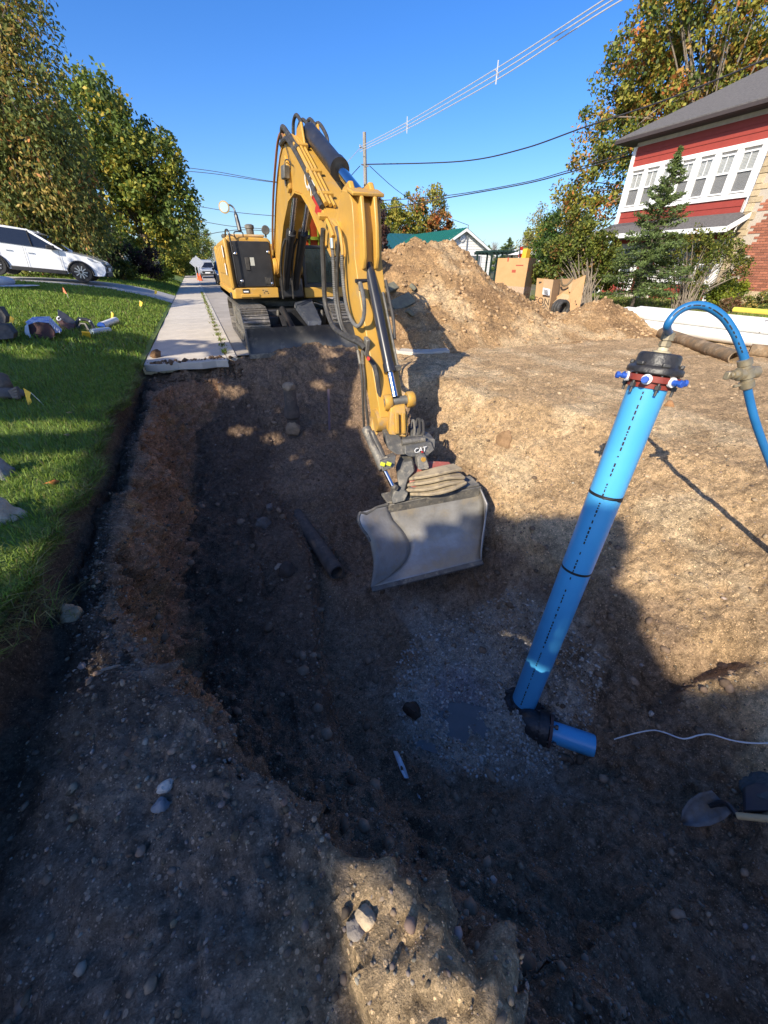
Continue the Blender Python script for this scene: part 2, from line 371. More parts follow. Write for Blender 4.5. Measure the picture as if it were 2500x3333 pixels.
# bench broken out of the right slope (the step with the dark crack)
def seg_d(X, Y, a, b):
    ax, ay = a; bx, by = b; tx, ty = bx-ax, by-ay; L2 = tx*tx+ty*ty
    t = np.clip(((X-ax)*tx+(Y-ay)*ty)/L2, 0, 1); return np.hypot(X-ax-t*tx, Y-ay-t*ty), ((X-ax)*ty-(Y-ay)*tx)/math.sqrt(L2), t
V1 = V0+_n*d[..., None]
_a = G(2080, 2150, -1.25); _b = G(2480, 1930, -.55)
D, S, T_ = seg_d(V1[..., 0], V1[..., 1], (_a.x, _a.y), (_b.x, _b.y))
V1[..., 2] -= np.exp(-((S-.14)/.13)**2)*(S > -.02)*.26*sst(T_, 0, .1)*(1-sst(T_, .8, 1))*(D < .5)
for (ax_, ay_, az_, bx_, by_, bz_, amp, wd) in ((1960, 2770, -1.65, 2420, 3240, -1.15, .12, .09), (1300, 2760, -1.1, 1760, 3060, -1.2, -.10, .08), (1480, 2690, -1.5, 1900, 2950, -1.45, .08, .07), (1750, 2600, -1.9, 2150, 2760, -1.75, .07, .08), (1650, 3080, -1.05, 2050, 3330, -1.0, .10, .08), (1200, 2560, -1.6, 1500, 2680, -1.75, .07, .07)):
    _p = G(ax_, ay_, az_); _q = G(bx_, by_, bz_); D, S, T_ = seg_d(V1[..., 0], V1[..., 1], (_p.x, _p.y), (_q.x, _q.y))
    wob = (.05*fbm(V1.reshape(-1, 3)*3.0, 2, .5, int(ax_))).reshape(D.shape)
    V1[..., 2] += amp*np.exp(-((D+wob)/wd)**2)*sst(T_, 0, .15)*(1-sst(T_, .85, 1))*(V1[..., 2] < -.3)
# colours of the soil itself: dark topsoil, red-brown bank, brown pit, grey bedding gravel, pale sandy road base; plus a painted sunlit patch
def c_(r, g, b): return np.array(srgb(r, g, b))
p = V1.reshape(-1, 3); X, Y, Z = p[:, 0], p[:, 1], p[:, 2]; uu = np.repeat(_us[None, :], len(_vy), 0).ravel()
nz = fbm(p*1.7, 4, .55, 71)
col = np.tile(c_(142, 119, 97), (len(p), 1))
def blend(col, c, m): return col*(1-m[:, None])+c*m[:, None]
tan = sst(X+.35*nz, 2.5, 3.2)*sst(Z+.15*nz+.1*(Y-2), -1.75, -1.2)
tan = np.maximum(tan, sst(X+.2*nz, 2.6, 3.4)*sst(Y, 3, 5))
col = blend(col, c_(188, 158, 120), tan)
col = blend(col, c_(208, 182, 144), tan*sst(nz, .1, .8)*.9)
bench = sst(uu+.15*nz, 6.9, 7.1)*(1-sst(uu+.4*nz, 8.0, 8.8))*sst(Y, 1.0, 2.0)*(1-sst(Y, 7, 8)); col = blend(col, c_(112, 94, 78), bench)
bank = sst(uu+.15*nz, 4.95, 5.2)*(1-sst(uu+.12*nz, 6.95, 7.08))*sst(Y, 1.2, 2.0)*(1-sst(Y, 7.6, 8.4))
col = blend(col, c_(178, 136, 104), bank)
col = blend(col, c_(186, 142, 98), bank*sst(fbm(p*np.array([2, 2, 5.]), 3, .5, 77), .0, .7)*.8)
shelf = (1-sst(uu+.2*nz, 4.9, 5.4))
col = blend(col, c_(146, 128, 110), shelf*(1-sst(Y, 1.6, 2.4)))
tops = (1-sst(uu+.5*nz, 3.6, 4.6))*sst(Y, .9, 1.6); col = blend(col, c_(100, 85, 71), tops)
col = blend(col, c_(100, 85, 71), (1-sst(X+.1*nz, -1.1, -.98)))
sun_patch = np.exp(-(((X-.15)/.38)**2+((Y-.15)/.42)**2)**2)*shelf; col = blend(col, c_(205, 176, 134), sun_patch*.9)  # soil painted paler where the sun patch falls, to brighten it
gv = sst(1.25-np.sqrt(((X-1.9)/.95)**2+((Y-1.75)/.85)**2)+.3*nz, .0, .6)*(Z < -1.3); col = blend(col, c_(184, 174, 158), gv*.9)
gv2 = np.exp(-(((X-1.3)/.35)**2+((Y-2.4+.2*nz)/.8)**2))*(Z < -1.2); col = blend(col, c_(182, 172, 158), gv2*.8*sst(nz, -.3, .3))
gv3 = np.exp(-(((X-1.55+.1*nz)/.3)**2+((Y-1.75+.1*nz)/.3)**2)**2)*(Z < -1.2); col = blend(col, c_(158, 150, 150), gv3*.9)
nr, nc = _X.shape
idx = np.arange(nr*nc).reshape(nr, nc)
Fq = np.stack([idx[:-1, :-1], idx[:-1, 1:], idx[1:, 1:], idx[1:, :-1]], -1).reshape(-1, 4)
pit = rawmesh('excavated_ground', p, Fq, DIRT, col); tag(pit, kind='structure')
PITV = V1
def pit_z(x, y):
    """surface height below a point, from the lofted mesh"""
    j = int(np.clip(np.searchsorted(_vy, y), 1, len(_vy)-1)); row = PITV[j]
    return float(np.interp(x, row[:, 0], row[:, 2]))
# --- ground sheet to the horizon, with the excavation left open
GX0, GX1, GY0, GY1 = -1.27, 17.0, -3.0, 8.7
FAR = 900
gm = MB()
for (x0, x1, y0, y1) in ((GX0, FAR, GY1, FAR), (GX0, FAR, -FAR, GY0), (GX1, FAR, GY0, GY1), (-FAR, GX0, -FAR, FAR)):
    z = -.14 if x1 <= GX0 else -.035
    gm.add([(x0, y0, z), (x1, y0, z), (x1, y1, z), (x0, y1, z)], [(0, 1, 2, 3)])
gmat = mk('ground_turf', (.10, .11, .05), (.16, .13, .08), rough=.95, scale=.25, bump=.4, bscale=20)
gm.build('ground', gmat, smooth=False, kind='structure', origin=(0, 0, 0))
# --- road surface beyond the dig (dusty pale asphalt and sand)
def sheet(name, x0, x1, y0, y1, zf, mat, nx=40, ny=80, col=None, kind='structure', power=1.0):
    xs = np.linspace(x0, x1, nx); ys = y0+(y1-y0)*np.linspace(0, 1, ny)**power; XX, YY = np.meshgrid(xs, ys); ZZ = zf(XX, YY)
    V = np.stack([XX, YY, ZZ], -1).reshape(-1, 3); i = np.arange(nx*ny).reshape(ny, nx)
    Fc = np.stack([i[:-1, :-1], i[:-1, 1:], i[1:, 1:], i[1:, :-1]], -1).reshape(-1, 4)
    o = rawmesh(name, V, Fc, mat, col); tag(o, kind=kind); return o
roadm = mk('dusty_road', (.42, .37, .31), (.30, .265, .22), rough=.92, scale=.8, detail=8, bump=.5, bscale=60, col3=(.24, .20, .15), s3=5, lo3=.55, hi3=.75)
sheet('road', .46, 9.6, 8.66, 300, lambda x, y: .0*x+.006, roadm, 12, 60, power=2)
sheet('side_ground', 9.6, 17.1, 8.66, 60, lambda x, y: .02*(x-9.6)/7+0*x, mk('verge_soil', (.30, .25, .17), (.16, .16, .07), rough=.95, scale=1.2, bump=.6, bscale=50), 12, 30)
# --- pavement: concrete slabs with joints, broken end at the dig
conc = mk('concrete_slab', (.56, .50, .41), (.47, .42, .345), rough=.9, scale=3, detail=9, bump=.25, bscale=120, var=.07, col3=(.30, .27, .22), s3=9, lo3=.62, hi3=.8)
pave = newobj('pavement', None, None, (-.4, 8.2, 0)); tag(pave, kind='structure')
yy = 8.25; k = 0
while yy < 70:
    ln = 1.5
    m = MB()
    if k == 0:
        poly = [(-1.17, 8.42), (-.95, 8.30), (-.6, 8.34), (-.2, 8.22), (.05, 8.28), (.26, 8.2), (.26, yy+ln-.012), (-1.17, yy+ln-.012)]
        m.xy(poly, -.105, .02)
    else: m.bb(-1.17, .26, yy, yy+ln-.012, -.1, .02)
    m.build('slab', conc, pave, smooth=False, bevel=.006 if k < 8 else 0, seg=1)
    yy += ln; k += 1
m = MB(); m.bb(-1.17, .26, yy, 300, -.1, .02); m.build('slab', conc, pave, smooth=False)
kerb = newobj('kerb', None, None, (.36, 8.4, 0)); tag(kerb, kind='structure')
yy = 8.5
for k in range(14):
    m = MB(); m.xz([(.268, -.12), (.46, -.12), (.455, .012), (.44, .03), (.268, .03)], yy, yy+2.98); m.build('kerb_stone', conc, kerb, smooth=False); yy += 3
m = MB(); m.xz([(.268, -.12), (.46, -.12), (.455, .012), (.44, .03), (.268, .03)], yy, 300); m.build('kerb_stone', conc, kerb, smooth=False)
# lumps of soil under and on the broken pavement end
# --- lawn
lawnm = mk('lawn_turf', (.12, .18, .03), (.165, .225, .04), rough=.9, scale=5, detail=8, bump=.6, bscale=90, attr=None, col3=(.16, .16, .05), s3=3, lo3=.62, hi3=.8)
def lawn_edge(y): return -1.24+.05*np.sin(y*2.1)+.035*np.sin(y*5.3+1)+.03*np.sin(y*11.7)
def lawn_z(x, y): return LZ(x, y)+.02*np.sin(x*1.7+y*.9)*np.cos(y*1.1)
def mk_lawn():
    ys = np.concatenate([np.arange(-4, 9, .06), np.arange(9, 22.4, .25)]); us = np.linspace(0, 1, 70)**2
    XX = np.zeros((len(ys), 70)); YY = np.repeat(ys[:, None], 70, 1)
    for i, y in enumerate(ys):
        e = lawn_edge(y) if y < 8.3 else -1.175
        XX[i] = e-us*34
    ZZ = lawn_z(XX, YY)
    V = np.stack([XX, YY, ZZ], -1)
    # the turf edge hangs down as a sod lip
    lip = V[:, :1].copy(); lip[:, 0, 2] -= .07; lip[:, 0, 0] -= .015
    lip2 = lip.copy(); lip2[:, 0, 2] -= .12; lip2[:, 0, 0] -= .12
    V = np.concatenate([lip2, lip, V], 1); ny, nx = V.shape[:2]; i = np.arange(ny*nx).reshape(ny, nx)
    Fc = np.stack([i[:-1, 1:], i[:-1, :-1], i[1:, :-1], i[1:, 1:]], -1).reshape(-1, 4)
    tag(rawmesh('lawn', V.reshape(-1, 3), Fc, lawnm), kind='structure')
mk_lawn()
sheet('far_lawn', -36, -1.175, 27.2, 120, lambda x, y: lawn_z(x, y), lawnm, 50, 40, power=1.6)
drive = mk('driveway_concrete', (.43, .415, .39), (.36, .35, .33), rough=.9, scale=2, detail=8, bump=.2, bscale=90)
sheet('driveway', -36, -1.172, 22.3, 27.3, lambda x, y: LZ(x, y)+.012, drive, 50, 10)
# ================================================================ EXCAVATOR
YEL = mk('machine_yellow', (.53, .30, .05), (.45, .255, .055), rough=.42, scale=2.5, detail=8, spec=.45, col3=(.36, .27, .15), s3=4, lo3=.53, hi3=.8, bump=.05, bscale=120)
YELD = mk('worn_yellow', (.50, .27, .03), (.33, .20, .06), rough=.6, scale=9, detail=9, col3=(.28, .21, .13), s3=12, lo3=.52, hi3=.72, bump=.1, bscale=60)
BLK = mk('machine_black', (.018, .018, .02), (.03, .03, .032), rough=.35, scale=5, col3=(.13, .11, .085), s3=6, lo3=.6, hi3=.95)
HOSE = mk('hose_rubber', (.028, .027, .026), (.06, .055, .048), rough=.6, scale=12, col3=(.16, .145, .12), s3=15, lo3=.55, hi3=.8)
CHR = mk('chrome_rod', (.75, .76, .78), (.68, .69, .71), rough=.12, metal=1)
STEEL = mk('dusty_steel', (.20, .185, .155), (.09, .085, .08), rough=.6, metal=.35, scale=7, detail=9, col3=(.42, .36, .26), s3=9, lo3=.5, hi3=.72, bump=.2, bscale=50)
STEELD = mk('dark_coupler_steel', (.085, .085, .08), (.15, .14, .12), rough=.55, metal=.3, scale=8, detail=9, col3=(.33, .29, .22), s3=11, lo3=.52, hi3=.76, bump=.15, bscale=60)
BKT = mk('polished_bucket_steel', (.40, .385, .36), (.26, .245, .22), rough=.5, metal=.45, scale=3.5, detail=9, col3=(.40, .33, .23), s3=3.2, lo3=.48, hi3=.68, bump=.15, bscale=40)
BLADE = mk('blade_paint', (.075, .075, .078), (.12, .115, .105), rough=.5, scale=4, detail=9, col3=(.27, .24, .20), s3=5, lo3=.55, hi3=.8, metal=.2)
GLS = mk('dark_glass', (.02, .03, .03), (.03, .04, .04), rough=.06, spec=.8, alpha=.55)
WHT = mk('white_decal', (.8, .8, .78), rough=.5); REDD = mk('red_decal', (.5, .03, .02), rough=.5)
TRK = mk('track_steel', (.19, .175, .155), (.12, .11, .10), rough=.5, metal=.5, scale=6, detail=8, col3=(.38, .33, .26), s3=10, lo3=.5, hi3=.75, var=.1, bump=.2, bscale=60)
ex = thing('excavator', (1.87, 10.8, 0), 'yellow tracked excavator with black engine panel, reaching its bucket into the pit', 'excavator')
# --- tracks
def track(x0, x1):
    yc0, yc1, zc, r = 9.13, 12.2, .43, .36
    fr = MB().yz([(yc0-.05, .28), (yc0, .62), (yc0+.6, .66), (yc1-.5, .66), (yc1, .6), (yc1, .3), (yc1-.4, .2), (yc0+.4, .2)], x0+.12, x1-.12).build('track_frame', STEEL, ex, bevel=.02)
    for y in (yc0, yc1): MB().cyl((x0+.1, y, zc), (x1-.1, y, zc), .31, n=24).build('idler_wheel', STEEL, fr)
    for k in range(6): MB().cyl((x0+.06, yc0+.5+k*.42, .17), (x1-.06, yc0+.5+k*.42, .17), .1, n=14).build('roller', STEEL, fr)
    # side cover plates on the outer face
    for k in range(3): MB().box((x0+.11, yc0+.55+k*.75, .5), (.02, .6, .16)).build('side_plate', STEEL, fr, bevel=.01)
    L = 2*(yc1-yc0)+2*math.pi*r; n = 44; pitch = L/n
    m = MB(); w_ = x1-x0
    m.box((0, 0, 0), (w_, pitch*.94, .022))
    for q in (-.36, 0, .36): m.box((0, q*pitch, .02), (w_-.02, .016, .03))
    m.box((-.07, 0, -.03), (.04, pitch*1.02, .05)).box((.07, 0, -.03), (.04, pitch*1.02, .05))
    proto = m.build('track_shoe', TRK, ex, origin=(0, 0, 0), smooth=False)
    for i in range(n):
        s = i*pitch
        if s < yc1-yc0: y, z, a = yc0+s, zc-r, math.pi
        elif s < yc1-yc0+math.pi*r:
            t = (s-(yc1-yc0))/r; y, z, a = yc1+r*math.sin(t), zc-r*math.cos(t), math.pi+t
        elif s < 2*(yc1-yc0)+math.pi*r: y, z, a = yc1-(s-(yc1-yc0)-math.pi*r), zc+r, 0
        else:
            t = (s-2*(yc1-yc0)-math.pi*r)/r; y, z, a = yc0-r*math.sin(t), zc+r*math.cos(t), t
        o = proto if i == 0 else proto.copy()
        if i: COL.objects.link(o)
        o.location = Vector(((x0+x1)/2, y, z))-WORG[ex.name]; o.rotation_euler = (a, 0, 0)
track(.70, 1.22); track(2.52, 3.04)
m = MB(); m.bb(1.2, 2.54, 9.6, 11.8, .34, .72); m.bb(1.2, 1.5, 9.3, 12, .4, .62).bb(2.24, 2.54, 9.3, 12, .4, .62)
m.build('undercarriage', BLK, ex, bevel=.03)
MB().lathe([(.66, 0), (.7, .03), (.7, .12), (.6, .2), (.6, .3)], (1.87, 10.9, .7), (0, 0, 1), 32).build('slew_ring', STEELD, ex)
# --- dozer blade
prof = [(8.27, .0), (8.33, .0), (8.36, .06), (8.40, .18), (8.41, .3), (8.39, .42), (8.34, .52), (8.30, .525), (8.35, .40), (8.365, .3), (8.355, .18), (8.31, .06)]
bl = MB().yz(prof, .69, 3.06).build('dozer_blade', BLADE, ex, angle=20)
MB().bb(.69, 3.06, 8.245, 8.268, 0, .085).build('cutting_edge', STEEL, bl, bevel=.004)
for x in (.69, 3.06): MB().yz([(8.25, 0), (8.44, .02), (8.46, .3), (8.42, .5), (8.29, .53)], x-.012, x+.012).build('end_plate', BLADE, bl)
for x in (1.42, 2.3): MB().beam((x, 8.42, .2), (x, 9.7, .45), .16, .18).build('blade_arm', BLK, ex, bevel=.02)
for x in (1.62, 2.12): MB().cyl((x, 8.5, .42), (x, 9.5, .72), .07).build('blade_cylinder', BLK, ex)
# hinged guards over the blade cylinders
MB().prism([P(957, 1000, 8.35), P(1016, 985, 8.4), P(1045, 1062, 7.9), P(1003, 1062, 7.85)], [P(960, 985, 8.35)+Vector((0, 0, .02)), P(1014, 975, 8.4)+Vector((0, 0, .02)), P(1047, 1050, 7.9)+Vector((0, 0, .03)), P(1003, 1050, 7.85)+Vector((0, 0, .03))]).build('cylinder_guard', mk('guard_blue_black', (.03, .035, .05), (.06, .065, .075), rough=.4, scale=8, col3=(.3, .27, .22), s3=14, lo3=.6, hi3=.75), ex, bevel=.006)
MB().box(P(925, 1045, 8.1), (.14, .35, .04), (.5, 0, 0)).build('cylinder_guard', BLK, ex, bevel=.006)
for px_ in (905, 922, 1030, 1048): MB().cyl(P(px_, 1030, 8.35), P(px_, 1012, 8.4), .03, n=10).build('hydraulic_fitting', STEEL, ex)
# --- upper structure
deck = MB().bb(.62, 3.12, 9.62, 13.1, .93, 1.06).build('deck', BLK, ex, bevel=.02)
sk = MB().xy([(.66, 9.62), (.72, 9.56), (1.6, 9.56), (1.6, 9.66), (.75, 9.68), (.72, 13), (.62, 13), (.62, 9.7)], .94, 1.13).build('front_skirt', YEL, ex, bevel=.015)
MB().bb(.82, 1.2, 9.54, 9.562, .965, 1.02).build('step_strip', YEL, sk, bevel=.008)
MB().bb(.87, 1.0, 9.545, 9.562, 1.045, 1.115).build('data_plate', mk('plate_black', (.01, .01, .01)), sk); MB().bb(.885, .985, 9.542, 9.546, 1.055, 1.08).build('plate_print', WHT, sk)
for q in (1.28, 1.33, 1.38, 1.3, 1.36): MB().cyl((q, 9.57, 1.06+.03*math.sin(q*90)), (q, 9.553, 1.06+.03*math.sin(q*90)), .011, n=8).build('bolt', BLK, sk)
# engine / toolbox hood on the near-left side of the machine
hd = MB().xz([(.66, 1.1), (1.58, 1.1), (1.58, 1.93), (1.53, 1.99), (.76, 2.01), (.68, 1.93)], 9.66, 12.9).build('hood', YEL, ex, bevel=.03)
pn = MB().xz([(.775, 1.14), (1.545, 1.14), (1.555, 1.9), (1.53, 1.93), (.80, 1.93), (.775, 1.9)], 9.615, 9.67).build('front_panel', BLK, ex, bevel=.02)
MB().box((.70, 9.60, 1.54), (.075, .1, .86)).build('panel_post', YEL, ex, bevel=.025)
MB().bb(1.02, 1.1, 9.598, 9.618, 1.44, 1.66).build('latch', HOSE, pn, bevel=.008); MB().bb(1.12, 1.2, 9.61, 9.617, 1.52, 1.66).build('sticker', mk('sticker_grey', (.45, .46, .42)), pn)
MB().xz([(1.36, 1.2), (1.47, 1.2), (1.49, 1.3), (1.36, 1.32)], 9.6, 9.617).build('rubber_stop', HOSE, pn)
for x, z in ((.86, 1.72), (1.5, 1.75), (1.5, 1.2), (.9, 1.25)): MB().lathe([(.028, 0), (.03, .012), (.018, .02)], (x, 9.616, z), (0, -1, 0), 12).build('lock', CHR, pn)
MB().tube(catmull([(.80, 9.6, 1.22), (.8, 9.53, 1.28), (.80, 9.53, 1.9), (.79, 9.56, 2.08), (.76, 9.75, 2.1), (.76, 10, 2.02)], 6), .016, 8).build('grab_rail', BLK, ex)
MB().tube(catmull([(.9, 9.62, 2.0), (.91, 9.6, 2.07), (1.05, 9.6, 2.07), (1.06, 9.62, 2.0)], 4), .011, 6).build('grab_rail', BLK, ex)
for k in range(4): MB().box((.655, 10.2+k*.62, 1.62), (.02, .46, .5)).build('side_panel', YEL, hd, bevel=.012)
for k in range(2): MB().box((.642, 9.86, 1.76-.3*k), (.008, .16, .2)).build('decal', WHT, hd)
tp = MB().bb(.8, 1.5, 9.8, 10.9, 2.005, 2.05).build('tank_lid', mk('dust_pink', (.50, .37, .25), (.42, .27, .08), rough=.7), ex, bevel=.015)
MB().lathe([(.07, 0), (.075, .02), (.075, .09), (.09, .1), (.09, .15), (.05, .17)], (1.24, 9.9, 2.05), (0, 0, 1), 16).build('filler_cap', STEEL, ex)
MB().lathe([(.06, 0), (.07, .04), (.045, .07)], (.78, 10.5, 2.01), (0, 0, 1), 12).build('vent_cap', STEELD, ex)
# work light
wl = MB().lathe([(.03, 0), (.075, .04), (.08, .09), (.07, .1)], (1.52, 9.78, 2.12), (0, -1, 0), 16).build('work_light', STEELD, ex); MB().cyl((1.52, 9.76, 2.0), (1.52, 9.76, 2.08), .018, n=8).build('light_bracket', BLK, wl)
# mirror on bent arm
ma = MB().tube(catmull([P(781, 752, 8.6), P(771, 712, 8.55), P(762, 680, 8.5), P(750, 668, 8.5), P(741, 667, 8.5)], 5), [.045]*5+[.04]*3+[.018]*13, 8).build('mirror_arm', BLK, ex)
c = P(731, 675, 8.45); MB().lathe([(.02, 0), (.1, .02), (.115, .05), (.11, .06)], c, (-.25, -1, 0), 20).build('mirror', mk('mirror_back', (.55, .38, .12), rough=.3), ma)
MB().lathe([(.09, 0), (.09, .004)], c+Vector((-.016, -.062, 0)), (-.25, -1, 0), 20).build('mirror_glass', CHR, ma)
# counterweight
MB().xy([(.65, 12.7), (3.1, 12.7), (3.1, 13.3), (2.6, 13.6), (1.2, 13.6), (.65, 13.3)], 1.0, 1.95).build('counterweight', YEL, ex, bevel=.06)
MB().bb(1.6, 3.1, 11.3, 12.9, 1.05, 1.95).build('engine_cover', YEL, ex, bevel=.04)
# --- cab
cabf = MB()
x0, x1, y0, y1, z0, z1 = 2.18, 3.1, 9.6, 11.25, 1.06, 2.92
for (x, y) in ((x0+.03, y0+.03), (x1-.03, y0+.03), (x0+.03, y1-.03), (x1-.03, y1-.03)): cabf.bb(x-.035, x+.035, y-.035, y+.035, z0, z1)
cabf.bb(x0, x1, y0, y1, z1-.08, z1); cabf.bb(x0, x1, y0, y0+.06, 1.1, 1.2); cabf.bb(x0, x1, y0, y0+.05, 1.82, 1.88)
cabf.bb(x0, x0+.05, y0, y1, 1.06, 1.35); cabf.bb(x1-.05, x1, y0, y1, 1.06, 1.6); cabf.bb(x0, x1, y1-.05, y1, 1.06, 1.7)
cab = cabf.build('cab_frame', BLK, ex, bevel=.012)
MB().bb(x0+.06, x1-.06, y0+.015, y0+.023, 1.2, 1.82).build('lower_window', mk('cab_window', (.03, .06, .05), (.05, .09, .07), rough=.05, spec=.8, alpha=.5), cab)
MB().bb(x0+.012, x0+.02, y0+.07, y1-.07, 1.36, z1-.09).build('side_window', GLS, cab)
MB().bb(x1-.02, x1-.012, y0+.07, y1-.07, 1.6, z1-.09).build('side_window', GLS, cab)
MB().xy([(2.16, 9.57), (3.12, 9.57), (3.12, 9.68), (2.16, 9.68)], .92, 1.12).build('cab_skirt', YEL, ex, bevel=.02)
MB().bb(2.4, 2.9, 10.4, 10.9, 1.3, 1.42).bb(2.42, 2.88, 10.85, 10.97, 1.4, 2.15).build('seat', HOSE, cab, bevel=.05)
MB().tube(catmull([(2.06, 9.7, 1.75), (2.0, 9.62, 1.55), (2.02, 9.6, 1.3), (2.05, 9.62, 1.1)], 6), [.03]+[.05]*10+[.03]*8, 8).build('taped_hose', mk('tape_grey', (.35, .36, .35), (.2, .2, .2), rough=.6, scale=12), ex)
# --- boom: side plates with proud top and belly plates
btop = [(9.95, 1.62), (9.5, 2.0), (9.0, 2.42), (8.5, 2.76), (8.1, 2.96), (7.75, 3.06), (7.45, 3.04), (7.1, 2.9), (6.5, 2.55), (5.8, 2.12), (5.32, 1.86)]
bbot = [(5.25, 1.62), (5.6, 1.64), (6.1, 1.92), (6.55, 2.22), (6.9, 2.38), (7.3, 2.45), (7.8, 2.4), (8.4, 2.14), (9.0, 1.76), (9.5, 1.42), (9.8, 1.32)]
boom = MB().yz(btop+bbot, 1.655, 2.085).build('boom', YEL, ex, bevel=.008, angle=18)
def strip(path, t, x0, x1):
    m = MB()
    for a, b in zip(path[:-1], path[1:]):
        m.prism([(x0, a[0], a[1]), (x0, b[0], b[1]), (x0, b[0], b[1]+t), (x0, a[0], a[1]+t)], [(x1, a[0], a[1]), (x1, b[0], b[1]), (x1, b[0], b[1]+t), (x1, a[0], a[1]+t)])
    return m
strip(btop, .018, 1.637, 2.103).build('top_plate', YEL, boom, smooth=True, angle=18)
strip(bbot[1:], -.016, 1.637, 2.103).build('belly_plate', YEL, boom, smooth=True, angle=18)
for x in (1.61, 2.13): MB().lathe([(.16, -.04), (.16, .04)], (x, 9.72, 1.5), (1, 0, 0), 20).build('foot_boss', YEL, boom, bevel=.01)
pn_ = PX(939, 591, 1.63)
MB().yz([(pn_.y-.02, pn_.z+.3), (pn_.y+.13, pn_.z+.26), (pn_.y+.12, pn_.z-.05), (pn_.y+.02, pn_.z-.14), (pn_.y-.1, pn_.z-.1), (pn_.y-.12, pn_.z+.1)], 1.605, 1.66).build('cylinder_boss', YEL, boom, bevel=.015)
MB().lathe([(.055, -.02), (.055, .02)], (1.6, pn_.y+.01, pn_.z), (1, 0, 0), 16).build('pin', STEEL, boom)
bx_ = PX(929, 562, 1.58); MB().box(bx_, (.1, .13, .16), (0, .1, .2)).build('boom_light', STEELD, ex, bevel=.015)
MB().tube(catmull([bx_+Vector((0, 0, .08)), PX(930, 520, 1.6), PX(945, 527, 1.6), PX(945, 560, 1.6)], 6), .008, 6).build('light_cable', HOSE, ex)
MB().tube(catmull([PX(917, 440, 1.63), PX(928, 470, 1.63), PX(938, 505, 1.63), PX(943, 530, 1.62)], 6), .007, 6).build('light_cable', HOSE, ex)
# lettering on the boom side
o_ = PX(980, 585, 1.632); yd = (PX(977, 560, 1.632)-o_)
dirx = (Vector((0, 5.5, 1.78))-Vector((0, 6.7, 2.42))).normalized(); diry = Vector((0, -dirx.z, dirx.y)); diry = diry if diry.z > 0 else -diry
MB().text('CAT', .26, Vector((1.632, 6.62, 2.46)), dirx, diry, .004).build('lettering', WHT, boom, smooth=False)
tr0 = Vector((1.630, 6.15, 2.2)); MB().prism([tr0-dirx*.16, tr0+dirx*.2, tr0+dirx*.02+diry*.16], [tr0-dirx*.16+Vector((.012, 0, 0)), tr0+dirx*.2+Vector((.012, 0, 0)), tr0+dirx*.02+diry*.16+Vector((.012, 0, 0))]).build('emblem_triangle', REDD, boom, smooth=False)
MB().prism([tr0+dirx*.0-diry*.09+Vector((.003, 0, 0)), tr0+dirx*.34-diry*.04+Vector((.003, 0, 0)), tr0+dirx*.4+diry*.08+Vector((.003, 0, 0)), tr0+dirx*.02-diry*.02+Vector((.003, 0, 0))], [v+Vector((.01, 0, 0)) for v in (tr0-diry*.09, tr0+dirx*.34-diry*.04, tr0+dirx*.4+diry*.08, tr0+dirx*.02-diry*.02)]).build('emblem_bar', REDD, boom, smooth=False)
# boom lift cylinders
for x in (1.71, 1.92):
    a = Vector((x, 9.25, 1.2)); b = Vector((x, 7.5, 2.5)); d = (b-a).normalized()
    cy = MB().cyl(a-d*.1, a+d*1.3, .072).cyl(a+d*1.24, a+d*1.36, .085).build('boom_cylinder', BLK, ex); MB().cyl(a+d*1.3, b, .043).build('rod', CHR, cy)
    MB().tube(catmull([a+d*1.2+Vector((-.1, -.05, 0)), a+d*.9+Vector((-.14, -.06, 0)), a+d*.3+Vector((-.12, -.08, .0)), a+Vector((-.1, -.1, -.25))], 5), .02, 8).build('hose', HOSE, ex)
MB().bb(1.66, 2.09, 9.35, 9.7, .95, 1.3).build('boom_foot_bracket', BLK, ex, bevel=.03)
# stick cylinder on top of the boom
a = Vector((1.92, 7.15, 3.07)); b = Vector((1.88, 5.16, 2.2)); d = (b-a).normalized()
sc = MB().cyl(a-d*.05, a+d*1.4, .105, n=24).cyl(a+d*1.3, a+d*1.42, .12, n=24).build('stick_cylinder', BLK, ex); MB().cyl(a+d*1.4, b, .062).build('rod', CHR, sc)
MB().yz([(6.95, 2.8), (7.5, 3.03), (7.35, 3.15), (7.1, 3.17)], 1.77, 1.8).yz([(6.95, 2.8), (7.5, 3.03), (7.35, 3.15), (7.1, 3.17)], 2.0, 2.03).build('cylinder_bracket', YEL, boom, bevel=.01)
# steel lines along the boom and hoses over its crown
def on_boom(y): return float(np.interp(y, [q[0] for q in btop[::-1]], [q[1] for q in btop[::-1]]))
for x, dz, r_, mt, nm in ((1.665, .07, .026, YEL, 'steel_line'), (1.72, .06, .022, YEL, 'steel_line'), (1.775, .05, .02, YEL, 'steel_line'), (1.62, .03, .03, HOSE, 'hose'), (2.06, .05, .02, HOSE, 'hose')):
    ys_ = [7.9, 7.55, 7.2, 6.8, 6.4, 6.0, 5.75]
    pts = [Vector((x+(.02*math.sin(y*5) if mt is HOSE else 0), y, on_boom(y)+dz+(.03*math.sin(y*9+x*7) if mt is HOSE else 0))) for y in ys_]
    MB().tube(catmull(pts, 4), r_, 8).build(nm, mt, ex)
for y in (7.0, 6.4, 5.95): MB().box((1.72, y, on_boom(y)+.065), (.2, .06, .05), (.5, 0, 0)).build('line_clamp', YEL, boom, bevel=.006)
